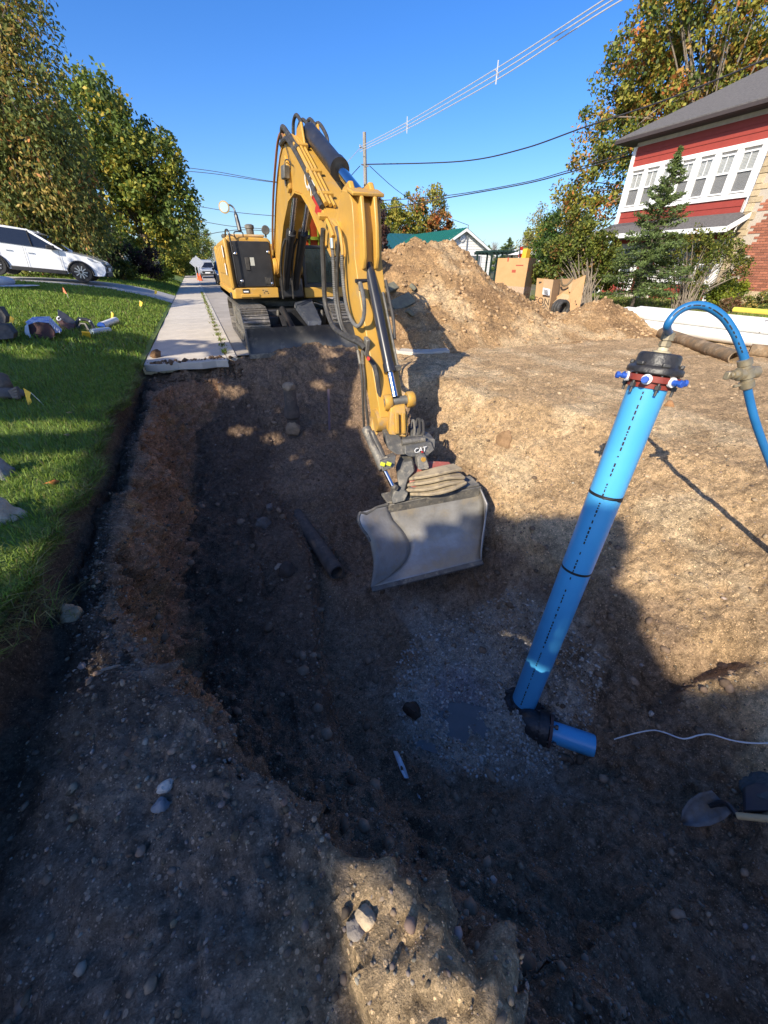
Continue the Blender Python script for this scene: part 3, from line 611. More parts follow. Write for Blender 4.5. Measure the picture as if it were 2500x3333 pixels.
for (x, y0_, y1_, hh) in ((1.80, 7.75, 7.25, .26), (1.86, 7.72, 7.1, .20), (1.97, 7.7, 7.15, .22), (2.05, 7.65, 6.9, .16)):
    z0_ = on_boom(y0_); z1_ = on_boom(y1_)+.12
    MB().tube(catmull([(x, y0_, z0_), (x+.01, y0_-.06, z0_+hh*.8), (x+.02, (y0_+y1_)/2, z0_+hh), (x+.03, y1_+.05, z1_+.12), (x+.03, y1_, z1_)], 6), .024, 8).build('hose', HOSE, ex)
MB().tube(catmull([(1.66, 7.6, 3.02), (1.64, 7.75, 3.17), (1.62, 8.0, 3.12), (1.6, 8.3, 2.9), (1.6, 8.8, 2.58), (1.6, 9.3, 2.15), (1.6, 9.6, 1.8)], 5), .02, 8).build('steel_line', mk('line_red_brown', (.25, .11, .05), rough=.6), ex)
MB().tube(catmull([(1.66, 6.9, 2.85), (1.64, 7.3, 3.06), (1.63, 7.6, 3.2), (1.66, 7.85, 3.14), (1.7, 8.1, 3.02)], 5), .034, 8).build('hose', HOSE, ex)
# --- stick
sfront = [(5.02, 2.2), (4.93, 2.1), (4.9, 1.9), (4.9, 1.62), (4.78, 1.25), (4.55, .8), (4.3, .3), (4.16, .0)]
sback = [(4.2, -.2), (4.42, -.2), (4.55, .1), (4.85, .6), (5.2, 1.1), (5.48, 1.5), (5.66, 1.75), (5.62, 1.95), (5.4, 2.12), (5.25, 2.24)]
st = MB().yz(sfront+sback, 1.71, 2.04).build('stick', YEL, ex, bevel=.008, angle=18)
for x in (1.80, 1.95): MB().yz([(5.0, 2.17), (4.85, 2.15), (4.80, 1.9), (4.78, 1.62), (4.83, 1.5), (4.93, 1.48), (5.0, 1.7)], x-.022, x+.022).build('stick_ear', YEL, st, bevel=.012)
MB().box((1.875, 4.95, 2.19), (.36, .2, .035), (.3, 0, 0)).build('stick_head_plate', YEL, st, bevel=.01)
for x in (1.70, 2.05): MB().lathe([(.12, -.03), (.12, .03)], (x, 5.42, 1.86), (1, 0, 0), 20).build('pivot_boss', YEL, st, bevel=.01)
for x in (1.76, 1.99): MB().yz([(5.3, 2.26), (5.08, 2.3), (5.0, 2.2), (5.12, 2.06), (5.3, 2.1)], x-.03, x+.03).build('stick_lug', YEL, st, bevel=.015)
for x in (1.7, 1.67): pass
# bucket cylinder along the front of the stick
a = PX(1200, 868, 1.885); b = PX(1286, 1292, 1.885); d = (b-a).normalized(); ln = (b-a).length
bc = MB().cyl(a-d*.02, a+d*ln*.80, .062, n=22).cyl(a+d*ln*.74, a+d*ln*.81, .07, n=22).build('bucket_cylinder', mk('cylinder_black', (.02, .022, .028), (.03, .03, .035), rough=.28, scale=5), ex)
MB().cyl(a+d*ln*.8, b, .038).build('rod', CHR, bc)
MB().lathe([(.05, -.07), (.05, .07)], a, (1, 0, 0), 16).build('pin', STEELD, bc)
MB().cyl(a+d*.16+Vector((-.06, 0, 0)), a+d*.16+Vector((-.2, -.02, 0)), .022, n=10).build('port_pipe', BLK, bc)
MB().tube([a+d*.3+Vector((.12, .02, 0)), a+d*ln*.78+Vector((.12, .02, 0))], .016, 8).build('feed_line', STEELD, bc)
MB().box(a+d*ln*.78+Vector((.1, 0, 0)), (.09, .06, .06)).build('port_block', STEELD, bc, bevel=.008)
MB().tube(catmull([a+d*.25+Vector((.17, .03, .08)), a+d*.4+Vector((.19, .03, 0)), a+d*.65+Vector((.19, .04, 0)), a+d*.85+Vector((.16, .05, 0))], 5), .02, 8).build('hose', HOSE, ex)
# hose bundle hanging from boom to stick
def hose(pts, X, r, mat=HOSE, name='hose', n=6, ribs=False):
    c = catmull([PX(x, y, X+dx) for x, y, dx in pts], n)
    rs = r if not ribs else [r*(1.0 if i % 2 else .84) for i in range(len(catmull(c, 3)))]
    if ribs: c = catmull(c, 3)
    return MB().tube(c, rs if ribs else r, 8).build(name, mat, ex, smooth=not ribs)
SPIR = mk('spiral_guard', (.15, .145, .135), (.08, .078, .075), rough=.6, scale=10)
hose([(1052, 745, 0), (1050, 800, 0), (1053, 880, 0), (1058, 980, 0), (1070, 1030, 0), (1090, 1070, 0), (1125, 1095, .02), (1150, 1108, .04), (1175, 1120, .06), (1188, 1135, .08)], 1.58, .032)
hose([(1078, 790, 0), (1084, 830, 0), (1087, 900, 0), (1092, 980, 0), (1105, 1040, 0), (1118, 1075, 0)], 1.6, .024, SPIR, 'spiral_hose', 8, True)
hose([(1095, 740, 0), (1103, 780, 0), (1099, 850, 0), (1097, 940, 0), (1103, 1000, 0), (1115, 1060, 0), (1135, 1092, .02), (1165, 1100, .05), (1185, 1125, .08)], 1.6, .022)
hose([(1113, 800, 0), (1114, 870, 0), (1122, 960, 0), (1135, 1020, 0), (1155, 1057, 0), (1172, 1058, 0), (1184, 1030, .02), (1185, 980, .04), (1174, 925, .06)], 1.64, .024, SPIR, 'spiral_hose', 8, True)
hose([(1084, 720, 0), (1105, 750, 0), (1112, 790, 0), (1116, 830, 0)], 1.62, .02, YEL, 'steel_line')
hose([(1052, 690, 0), (1075, 740, 0), (1085, 770, 0)], 1.63, .024, YEL, 'steel_line')
MB().box(PX(1062, 705, 1.63), (.2, .08, .05), (.5, 0, 0)).build('line_clamp', YEL, ex, bevel=.006)
MB().cyl(PX(1081, 775, 1.6), PX(1083, 808, 1.6), .03, n=12).build('hose_fitting', CHR, ex)
MB().cyl(PX(1172, 918, 1.7), PX(1175, 945, 1.7), .026, n=12).build('hose_fitting', STEEL, ex)
MB().box(PX(1193, 1128, 1.69), (.05, .1, .2), (.3, 0, 0)).build('stick_manifold', STEEL, ex, bevel=.01)
for k, (xa, xb) in enumerate(((1165, 1177), (1180, 1186))):
    MB().cyl(PX(xa, 1140, 1.68), PX(xb-4, 1185, 1.68), .021, n=10).build('hose_fitting', STEEL, ex)
    hose([(xb-4, 1185, 0), (xb+2, 1240, 0), (xb+4, 1300, .0), (xb+8+6*k, 1390, .02)], 1.68, .017)
hose([(1198, 1160, 0), (1218, 1190, .02), (1228, 1230, .03), (1235, 1290, .05), (1245, 1390, .08)], 1.7, .03)
MB().cyl(PX(1199, 1165, 1.68), PX(1199, 1168, 1.62), .02, n=10).build('red_cap', REDD, ex)
# --- linkage, coupler, tilting head
tip = MB().lathe([(.13, -.2), (.14, -.17), (.14, .17), (.13, .2)], (1.875, 4.28, -.08), (1, 0, 0), 20).build('stick_nose', YELD, ex)
e1 = P(1268, 1310, 4.62); e2 = P(1345, 1300, 4.68)
for e, q in ((P(1262, 1310, 4.6), -1), (P(1335, 1300, 4.6), 1)):
    MB().lathe([(.085, -.045), (.095, -.03), (.095, .03), (.085, .045)], e, (1, -.1, .05), 18).build('link_eye', YELD, ex)
MB().cyl(P(1250, 1312, 4.6), P(1345, 1298, 4.6), .055, n=16).build('link_pin', STEELD, ex)
for x, in ((1235,), ): MB().prism([P(1222, 1300, 4.75), P(1258, 1290, 4.72), P(1262, 1340, 4.75), P(1238, 1400, 4.8), P(1225, 1420, 4.82), P(1205, 1400, 4.8)], [v+Vector((.01, .07, 0)) for v in (P(1222, 1300, 4.75), P(1258, 1290, 4.72), P(1262, 1340, 4.75), P(1238, 1400, 4.8), P(1225, 1420, 4.82), P(1205, 1400, 4.8))]).build('side_link', YELD, ex, bevel=.01)
hl = [P(1272, 1325, 4.55), P(1320, 1315, 4.57), P(1322, 1345, 4.58), P(1330, 1385, 4.6), P(1322, 1425, 4.64), P(1266, 1415, 4.62), P(1268, 1370, 4.58)]
lk = MB().prism(hl, [v+Vector((.02, .13, .02)) for v in hl]).build('bucket_link', YELD, ex, bevel=.015)
MB().beam(P(1290, 1345, 4.53), P(1292, 1412, 4.58), .045, .05, (0, 1, 0)).build('link_rib', YELD, lk, bevel=.008)
MB().beam(P(1312, 1345, 4.54), P(1314, 1412, 4.59), .04, .05, (0, 1, 0)).build('link_rib', YELD, lk, bevel=.008)
def slab(pts, th, name, mat, bev=.01, par=None):
    return MB().prism([P(*q) for q in pts], [P(*q)+Vector(th) for q in pts]).build(name, mat, par or ex, bevel=bev)
cp = slab([(1320, 1452, 4.5), (1382, 1440, 4.55), (1404, 1437, 4.6), (1415, 1465, 4.6), (1392, 1484, 4.55), (1335, 1488, 4.5), (1318, 1478, 4.48)], (-.02, .22, .02), 'coupler', STEELD)
slab([(1255, 1418, 4.6), (1300, 1415, 4.62), (1318, 1450, 4.55), (1322, 1482, 4.5), (1290, 1480, 4.5), (1262, 1462, 4.55)], (.03, .2, .02), 'coupler_cheek', STEELD, .015, cp)
slab([(1372, 1408, 4.7), (1385, 1420, 4.68), (1418, 1432, 4.66), (1416, 1462, 4.62), (1390, 1445, 4.64)], (.02, .2, .02), 'coupler_cheek', STEELD, .01, cp)
MB().cyl(P(1308, 1440, 4.52), P(1382, 1430, 4.58), .035, n=14).build('coupler_pin', STEEL, cp)
q0 = P(1346, 1474, 4.49); MB().text('CAT', .085, q0+Vector((0, -.012, 0)), P(1378, 1468, 4.54)-q0, Vector((.05, .05, 1)), .006).build('lettering', WHT, cp, smooth=False)
q1 = P(1371, 1473, 4.49); MB().prism([q1, P(1379, 1472, 4.51), P(1373, 1466, 4.5)], [v+Vector((0, -.008, 0)) for v in (q1, P(1379, 1472, 4.51), P(1373, 1466, 4.5))]).build('emblem_triangle', REDD, cp, smooth=False)
for k, (x, y) in enumerate(((1345, 1375), (1362, 1370), (1374, 1375))):
    MB().tube(catmull([P(x-8, y+18, 4.72), P(x-6, y, 4.72), P(x+2, y-6, 4.72), P(x+5, y+25, 4.7), P(x+3, y+45, 4.7)], 5), .016, 8).build('hose', HOSE if k else STEEL, ex)
slab([(1335, 1400, 4.72), (1372, 1398, 4.74), (1376, 1425, 4.68), (1340, 1432, 4.66)], (.02, .12, .02), 'valve_block', STEELD)
# tilt cylinder with its bundle of hoses
ta = P(1192, 1395, 4.5); tb = P(1250, 1527, 4.36); tc_ = P(1278, 1582, 4.36)
tcyl = MB().cyl(ta, tb, .058, n=18).build('tilt_cylinder', STEEL, ex); MB().cyl(tb, tc_, .025).build('rod', CHR, tcyl)
for k in range(4):
    MB().tube(catmull([P(1196+k*6, 1402, 4.42), P(1206+k*7, 1430, 4.40), P(1222+k*7, 1462, 4.38), P(1240+k*5, 1490, 4.36), P(1262+k*4, 1487+k*2, 4.34)], 5), .013, 7).build('hose', HOSE if k % 2 else STEEL, ex)
slab([(1238, 1502, 4.30), (1290, 1482, 4.34), (1286, 1520, 4.33), (1246, 1536, 4.29)], (.01, .1, .0), 'cylinder_block', STEELD)
YG = mk('hi_vis_tag', (.62, .66, .06), rough=.5)
for x, y in ((1246, 1511), (1266, 1510)): MB().box(P(x, y, 4.27), (.055, .02, .045), (.2, .3, -.5)).build('hi_vis_tag', YG, ex, bevel=.005)
head = slab([(1310, 1505, 4.5), (1345, 1500, 4.5), (1352, 1535, 4.46), (1330, 1560, 4.42), (1320, 1600, 4.42), (1300, 1600, 4.42), (1292, 1550, 4.44)], (.08, .22, .02), 'tilt_head', STEELD, .02)
slab([(1358, 1490, 4.47), (1372, 1480, 4.47), (1388, 1486, 4.47), (1398, 1520, 4.46), (1396, 1528, 4.45), (1362, 1530, 4.44)], (.02, .12, .02), 'hinge_lug', STEEL, .02)
MB().lathe([(.028, 0), (.028, .02)], P(1377, 1495, 4.46), (0, -1, .2), 14).build('hinge_pin', YELD, ex)
slab([(1330, 1552, 4.47), (1420, 1532, 4.52), (1492, 1535, 4.56), (1490, 1575, 4.54), (1340, 1600, 4.44)], (.03, .25, .02), 'rotor_body', mk('faded_red', (.42, .10, .07), (.30, .10, .07), rough=.6, scale=8, col3=(.33, .27, .2), s3=10, lo3=.5, hi3=.7), .02)
RING = mk('muddy_ring_steel', (.40, .32, .20), (.27, .215, .14), rough=.85, scale=9, detail=9, col3=(.13, .11, .09), s3=11, lo3=.55, hi3=.7, bump=.3, bscale=50)
for pts in (((1329, 1553), (1385, 1543), (1440, 1530), (1490, 1520)), ((1322, 1572), (1390, 1562), (1450, 1548), (1502, 1547)), ((1320, 1588), (1390, 1584), (1450, 1568), (1500, 1560)), ((1343, 1600), (1400, 1600), (1460, 1586), (1504, 1564))):
    a_ = [P(x, y, 4.42+.05*(i-1.5)**2) for i, (x, y) in enumerate(pts)]; MB().ribbon(catmull(a_, 6), .16, .034).build('ring_plate', RING, ex, bevel=.008, angle=50)
slab([(1283, 1598, 4.42), (1312, 1590, 4.42), (1330, 1606, 4.42), (1318, 1632, 4.44), (1278, 1642, 4.44), (1273, 1625, 4.43)], (.06, .16, .02), 'bucket_bracket', STEELD, .012)
MB().lathe([(.03, -.03), (.035, 0), (.03, .03)], P(1285, 1586, 4.36), (.3, -1, 0), 14).build('rod_eye', STEEL, ex)
# --- wide ditching bucket, mouth towards the viewer
LA = [P(1262, 1643, 4.52), P(1280, 1690, 4.62), P(1312, 1728, 4.70), P(1332, 1765, 4.74), P(1334, 1795, 4.72), P(1318, 1830, 4.66), P(1275, 1870, 4.56), P(1208, 1913, 4.42)]
RA = [P(1560, 1583, 4.62), P(1574, 1622, 4.70), P(1578, 1668, 4.78), P(1578, 1720, 4.82), P(1574, 1755, 4.80), P(1568, 1780, 4.74), P(1566, 1800, 4.68), P(1566, 1824, 4.60)]
LA = catmull(LA, 4); RA = catmull(RA, 4); m = MB(); nn = 14; vs_ = []
for a_, b_ in zip(LA, RA):
    for k in range(nn+1): vs_.append(a_.lerp(b_, k/nn))
fs_ = [(i*(nn+1)+k, i*(nn+1)+k+1, (i+1)*(nn+1)+k+1, (i+1)*(nn+1)+k) for i in range(len(LA)-1) for k in range(nn)]
bk = m.add(vs_, fs_).build('bucket', BKT, ex, solid=.022, angle=60)
FE = catmull([P(1172, 1668, 4.28), P(1166, 1690, 4.26), P(1176, 1717, 4.27), P(1200, 1752, 4.30), P(1211, 1797, 4.33), P(1216, 1834, 4.36), P(1213, 1875, 4.39), P(1207, 1911, 4.41)], 4); m = MB(); vs_ = []
for a_, b_ in zip(FE, LA):
    for k in range(7): vs_.append(a_.lerp(b_, k/6))
fs_ = [(i*7+k, i*7+k+1, (i+1)*7+k+1, (i+1)*7+k) for i in range(len(FE)-1) for k in range(6)]
m.add(vs_, fs_).build('side_plate', BKT, bk, solid=.02, angle=60)
MB().tube(FE[:14], .017, 8).tube([P(1172, 1668, 4.28), P(1192, 1672, 4.33), P(1225, 1652, 4.42), P(1262, 1641, 4.5)], .017, 8).build('wear_rim', STEEL, bk)
RF = catmull([P(1586, 1640, 4.50), P(1580, 1690, 4.52), P(1572, 1740, 4.54), P(1566, 1800, 4.56), P(1567, 1824, 4.58)], 8)[:29]; m = MB(); vs_ = []
for a_, b_ in zip(RF, RA):
    for k in range(4): vs_.append(a_.lerp(b_, k/3))
fs_ = [(i*4+k, i*4+k+1, (i+1)*4+k+1, (i+1)*4+k) for i in range(min(len(RF), len(RA))-1) for k in range(3)]
m.add(vs_, fs_).build('side_plate', BKT, bk, solid=.02, angle=60)
tl = [LA[0], RA[0], RA[0]+Vector((0, .02, -.16)), LA[0]+Vector((0, .03, -.16))]
MB().prism([v+Vector((0, -.022, .02)) for v in tl], [v+Vector((0, -.044, .02)) for v in tl]).build('top_band', STEEL, bk, bevel=.008)
MB().prism([LA[0]+Vector((0, 0, .03)), RA[0]+Vector((0, 0, .03)), RA[0]+Vector((0, .2, .05)), LA[0]+Vector((0, .2, .05))], [LA[0], RA[0], RA[0]+Vector((0, .2, .02)), LA[0]+Vector((0, .2, .02))]).build('top_plate', STEEL, bk, bevel=.006)
MB().beam(LA[-1]+Vector((0, -.02, 0)), RA[-1]+Vector((0, -.02, 0)), .1, .02).build('cutting_edge', STEEL, bk)
for k in range(4): MB().box(LA[0].lerp(RA[0], .28+.12*k)+Vector((0, .07, .1)), (.1, .16, .14)).build('bucket_lug', STEELD, bk, bevel=.015)
# --- operator: one continuous seated figure
def person():
    J = {'pel': (2.66, 10.55, 1.5, .16, .14), 'wai': (2.66, 10.56, 1.72, .15, .12), 'che': (2.66, 10.54, 1.98, .18, .13), 'sho': (2.66, 10.54, 2.17, .17, .11), 'nec': (2.66, 10.5, 2.28, .06, .06), 'hd1': (2.66, 10.47, 2.38, .085, .1), 'hd2': (2.66, 10.46, 2.5, .08, .095),
         'sl': (2.47, 10.52, 2.13, .08, .08), 'el': (2.4, 10.35, 1.88, .055, .055), 'wl': (2.47, 10.12, 1.8, .04, .04), 'hl': (2.5, 10.04, 1.8, .045, .03),
         'sr': (2.85, 10.52, 2.13, .08, .08), 'er': (2.93, 10.35, 1.88, .055, .055), 'wr': (2.86, 10.12, 1.8, .04, .04), 'hr': (2.83, 10.04, 1.8, .045, .03),
         'tl': (2.56, 10.45, 1.46, .09, .09), 'kl': (2.52, 10.08, 1.5, .065, .065), 'al': (2.52, 9.95, 1.15, .045, .045), 'fl': (2.52, 9.82, 1.12, .04, .04),
         'tr': (2.77, 10.45, 1.46, .09, .09), 'kr': (2.8, 10.08, 1.5, .065, .065), 'ar': (2.8, 9.95, 1.15, .045, .045), 'fr': (2.8, 9.82, 1.12, .04, .04)}
    E_ = ['pel-wai', 'wai-che', 'che-sho', 'sho-nec', 'nec-hd1', 'hd1-hd2', 'sho-sl', 'sl-el', 'el-wl', 'wl-hl', 'sho-sr', 'sr-er', 'er-wr', 'wr-hr', 'pel-tl', 'tl-kl', 'kl-al', 'al-fl', 'pel-tr', 'tr-kr', 'kr-ar', 'ar-fr']
    nm = list(J); me = bpy.data.meshes.new('person'); org = Vector((2.66, 10.5, 1.1))
    me.from_pydata([tuple(Vector(J[k][:3])-org) for k in nm], [tuple(nm.index(q) for q in e.split('-')) for e in E_], [])
    o = newobj('person', me, None, org); o.modifiers.new('skin', 'SKIN')
    for i, k in enumerate(nm):
        sv = me.skin_vertices[0].data[i]; sv.radius = J[k][3:]; sv.use_root = (k == 'pel')
    o.modifiers.new('sub', 'SUBSURF').render_levels = 2; o.modifiers['sub'].levels = 2
    me.materials.append(mk('work_clothes', (.03, .035, .05), rough=.85, bump=.2, bscale=30))
    return tag(o, 'operator in an orange high-visibility vest seated inside the excavator cab', 'person')
per = person()
ORG = mk('hi_vis_orange', (.85, .12, .02), (.72, .09, .015), rough=.8, scale=9, bump=.3, bscale=14); LIM = mk('hi_vis_lime', (.62, .72, .05), rough=.7)
vm = MB(); rings = [(1.62, .19, .16), (1.75, .20, .165), (1.9, .22, .17), (2.05, .235, .17), (2.15, .245, .155), (2.22, .2, .13), (2.27, .1, .09)]
vv = []
for z, a, b in rings: vv += [(2.66+a*math.cos(t*math.pi/8), 10.54+b*math.sin(t*math.pi/8), z) for t in range(16)]
vm.add(vv, [(i*16+j, i*16+(j+1) % 16, (i+1)*16+(j+1) % 16, (i+1)*16+j) for i in range(6) for j in range(16)])
vest = vm.build('vest', ORG, per)
for x in (2.56, 2.77): MB().tube(catmull([(x, 10.375, 1.65), (x, 10.36, 1.9), (x, 10.37, 2.05), (x, 10.4, 2.17), (x, 10.5, 2.25)], 4), .022, 6).build('lime_stripe', LIM, vest)
MB().lathe([(.212, 0), (.215, .06)], (2.66, 10.52, 1.76), (0, 0, 1), 20).build('lime_stripe', LIM, vest)
sk_ = mk('skin', (.45, .24, .16), (.38, .19, .13), rough=.6)
hdm = MB().ico((2.66, 10.45, 2.42), 1, 3, 0, (.078, .098, .118)).build('head', sk_, per)
MB().ico((2.66, 10.355, 2.41), .018, 1, 0, (.8, 1.2, 1.3)).build('nose', sk_, hdm)
for x in (2.63, 2.69): MB().ico((x, 10.362, 2.44), .011, 1).build('eye', BLK, hdm)
MB().lathe([(.105, 0), (.10, .05), (.075, .1), (.02, .125)], (2.66, 10.45, 2.46), (0, 0, 1), 18).build('hard_hat', mk('hat_white', (.75, .75, .72), rough=.35), per)

per.location.z += .24
for _o in [o for o in ex.children_recursive if o.name.startswith('seat')]: _o.location.z += .24
# ================================================================ EARTH: heaps, stones, gravel
_tri = None
def hit(px, py, off=0.0):
    """where the line of sight of a photo pixel meets the excavated ground"""
    r = ray(px, py); t = .8; prev = None
    while t < 14:
        q = _C+r*t
        if q[1] > 8.7 or q[0] > 16.9: break
        z = pit_z(q[0], q[1])
        if q[2] < z: break
        t += .01
    return Vector((q[0], q[1], q[2]+off))
def heapmesh(name, x0, x1, y0, y1, zf, step, label, colr, seed, amp=1.0):
    xs = np.arange(x0, x1, step); ys = np.arange(y0, y1, step); XX, YY = np.meshgrid(xs, ys)
    p = np.stack([XX.ravel(), YY.ravel(), np.zeros(XX.size)], -1)
    ZZ = zf(XX, YY)
    p[:, 2] = ZZ.ravel()
    d = amp*(.13*fbm(p*.9, 3, .5, seed)+.07*fbm(p*2.6, 3, .55, seed+5)+.045*np.abs(fbm(p*7, 3, .55, seed+9))+.02*fbm(p*20, 2, .6, seed+11))
    p[:, 2] += d*sst(p[:, 2], -.05, .25)
    nz = fbm(p*1.1, 4, .55, seed+3)
    c = np.tile(c_(172, 139, 100), (len(p), 1)); c = blend(c, c_(202, 173, 133), sst(nz, .05, .8)); c = blend(c, c_(140, 110, 79), sst(-nz, .1, .8)*.7)
    i = np.arange(XX.size).reshape(XX.shape)
    Fc = np.stack([i[:-1, :-1], i[:-1, 1:], i[1:, 1:], i[1:, :-1]], -1).reshape(-1, 4)
    zc = p[Fc, 2].max(1); Fc = Fc[zc > -.06]
    used, inv = np.unique(Fc, return_inverse=True)
    o = rawmesh(name, p[used], inv.reshape(Fc.shape), DIRT, c[used], origin=(float((x0+x1)/2), float((y0+y1)/2), 0.0)); tag(o, label, 'dirt heap'); return p[used]
rx = [2.9, 3.5, 4.1, 4.7, 5.3, 6.1, 6.7, 7.0, 7.5, 8.0, 8.6, 9.2, 10.2, 11.6, 13]; rz = [-.2, .55, 1.45, 1.85, 1.96, 2.14, 2.26, 2.15, 1.78, 1.5, 1.1, .75, .33, .08, -.15]
def zmain(X, Y):
    r = np.interp(X, rx, rz); yc = 11.5; t = np.clip(1-np.abs(Y-yc)/np.where(Y < yc, 4.3, 3.6), -.2, 1)
    z = r*np.power(np.clip(t, 0, 1), 1.15)
    return np.where(t <= 0, -.1, z)-.03
heap1 = heapmesh('dirt_heap', 2.95, 13, 6.9, 15.2, zmain, .05, 'large tan heap of dug-out soil beside the excavator', None, 100)
def zsm(X, Y):
    q = np.sqrt(((X-10.0)/2.3)**2+((Y-8.5)/1.5)**2); return .78*np.clip(1-q, -.2, 1)-.02
heap2 = heapmesh('dirt_heap', 7.6, 12.5, 6.6, 10.4, zsm, .05, 'small low heap of soil in front of the white pipes', None, 140, .7)
# --- scattered gravel and clods: far too many to count
_b = bmesh.new(); bmesh.ops.create_icosphere(_b, subdivisions=1, radius=1); IV = np.array([v.co[:] for v in _b.verts]); IF = np.array([[v.index for v in f.verts] for f in _b.faces]); _b.free()
def pebbles(name, pts, rad, cols, seed, mat):
    rg = np.random.default_rng(seed); n = len(pts)
    sc = rad[:, None]*(.55+.75*rg.random((n, 3))); sc[:, 2] *= .75
    A = rg.random(n)*6.283; ca, sa = np.cos(A), np.sin(A)
    J = IV[None]*(1+.28*(rg.random((n, len(IV), 1))-.5))
    Q = J*sc[:, None, :]; X = Q[..., 0]*ca[:, None]-Q[..., 1]*sa[:, None]; Y = Q[..., 0]*sa[:, None]+Q[..., 1]*ca[:, None]
    V = np.stack([X, Y, Q[..., 2]], -1)+pts[:, None, :]
    Fc = (IF[None]+(np.arange(n)*len(IV))[:, None, None]).reshape(-1, 3)
    o = rawmesh(name, V.reshape(-1, 3), Fc, mat, np.repeat(cols, len(IV), 0), smooth=False); return o
STON = mk('stone', (1, 1, 1), (.72, .72, .72), rough=.9, scale=40, attr='Col', spec=.2)
rg = np.random.default_rng(5)
fl = PITV.reshape(-1, 3)
near = fl[(fl[:, 0] > -1.1) & (fl[:, 0] < 5.5) & (fl[:, 1] > -.4)]
dist = np.linalg.norm(near-_C, axis=1)
def scatter(n, rmin, rmax, power, seed, tone):
    rg = np.random.default_rng(seed); w_ = (1/np.maximum(dist, 1.5)**.6); k = rg.choice(len(near), n, p=w_/w_.sum())
    rad = rmin+(rmax-rmin)*rg.random(n)**power
    c = np.array([srgb(150, 138, 124)])*(.45+.95*rg.random((n, 1)))*(1+.12*(rg.random((n, 3))-.5))
    return near[k]+np.stack([rg.normal(0, .006, n), rg.normal(0, .006, n), -rad*.1+0*rad], -1), rad, c*tone
a1, r1, c1 = scatter(26000, .002, .0095, 2.2, 1, .8)
a2, r2, c2 = scatter(420, .009, .022, 2.5, 2, 1.0)
a3, r3, c3 = scatter(11000, .004, .02, 2.6, 3, .68); c3 = c3*np.array([[1.12, .98, .84]])     # clods of soil
deep = near[(near[:, 2] < -.45) & (near[:, 0] < 3.4)]; kk = rg.choice(len(deep), 900); r4 = .012+.05*rg.random(900)**3.2; a4 = deep[kk]; c4 = np.array([srgb(140, 118, 97)])*(.45+.8*rg.random((900, 1)))
endp = np.stack([-1.15+1.6*rg.random(420), 8.05+.5*rg.random(420)**1.5, .0*rg.random(420)], -1); endp[:, 2] = np.where(endp[:, 1] > 8.34, .025, [pit_z(x, y) for x, y in endp[:, :2]]); r5 = .008+.05*rg.random(420)**3; c5 = np.array([srgb(122, 98, 76)])*(.5+.7*rg.random((420, 1)))
gb = near[(((near[:, 0]-1.9)/1.0)**2+((near[:, 1]-1.75)/.9)**2 < 1) & (near[:, 2] < -1.5)]; kk = rg.choice(len(gb), 5000); r6 = .004+.018*rg.random(5000)**2.2; a6 = gb[kk]; c6 = np.array([srgb(168, 162, 152)])*(.5+.8*rg.random((5000, 1)))
a4 = np.concatenate([a4, a6]); r4 = np.concatenate([r4, r6]); c4 = np.concatenate([c4, c6])
a1 = np.concatenate([a1, a4, endp]); r1 = np.concatenate([r1, r4, r5]); c1 = np.concatenate([c1, c4, c5])
tag(pebbles('gravel', np.concatenate([a1, a2, a3]), np.concatenate([r1, r2, r3]), np.concatenate([c1, c2, c3]), 9, STON), kind='stuff', label='loose gravel and clods scattered over the dug soil')
gv = np.random.default_rng(8); hp = np.concatenate([heap1[heap1[:, 1] < 12.2], heap2]); k = gv.choice(len(hp), 4200); rr = .012+.06*gv.random(4200)**3.2
cc = np.array([srgb(178, 148, 112)])*(.6+.6*gv.random((4200, 1)))
tag(pebbles('gravel', hp[k], rr, cc, 12, STON), kind='stuff', label='loose stones and clods lying on the soil heaps')
far_ = fl[(fl[:, 0] > 3) & (fl[:, 1] > 1)]; k = gv.choice(len(far_), 1500); rr = .006+.03*gv.random(1500)**4
tag(pebbles('gravel', far_[k], rr, np.array([srgb(188, 164, 132)])*(.6+.5*gv.random((1500, 1))), 14, STON), kind='stuff', label='loose stones lying on the sandy road base')
# --- single rocks
def rock(px, py, r, label, col=(150, 136, 116), sc=(1, .85, .7), seed=1, z=None, name='rock', pos=None, cat='rock'):
    c = pos if pos is not None else (hit(px, py) if z is None else G(px, py, z))
    m = mk('rock_%d_%d_%d' % col, srgb(*col), tuple(.6*t for t in srgb(*col)), rough=.92, scale=14, detail=8, bump=.6, bscale=40, spec=.2)
    return MB().ico(c+Vector((0, 0, r*sc[2]*.35)), r, 3, .28, sc, (seed*.7, seed*1.3, seed*2.1), seed).build(name, m, label=label, cat=cat)
rock(880, 1655, .07, 'grey fist-sized stone on the dark pit floor, upper of two near the bank', (120, 112, 104), seed=2)
rock(862, 1712, .095, 'broad grey stone on the pit floor, lower of two near the bank', (112, 104, 96), (1.2, .9, .6), seed=3)
rock(935, 1862, .10, 'dark rounded lump of soil beside the open end of the old pipe', (84, 74, 66), seed=4)
rock(907, 1848, .05, 'small pale pebble on top of the dark lump', (165, 150, 130), seed=5)
rock(238, 2012, .075, 'tan squarish stone on the edge of the cut bank', (170, 150, 122), (1, .8, .9), seed=6)
rock(1342, 2318, .09, 'dark clod of earth on the pit floor left of the blue riser', (78, 66, 56), seed=7)
rock(1640, 1446, .13, 'flat brown slab of soil half buried in the sandy slope', (150, 120, 88), (1.4, .8, .35), seed=8)
rock(1186, 3000, .045, 'pale angular stone beside the sunlit patch of soil', (190, 170, 140), seed=9)
rock(1160, 3030, .035, 'small grey stone at the left edge of the sunlit patch', (150, 140, 128), seed=10)
rock(540, 2565, .028, 'pale oval pebble on the near dark bank', (196, 188, 176), seed=12)
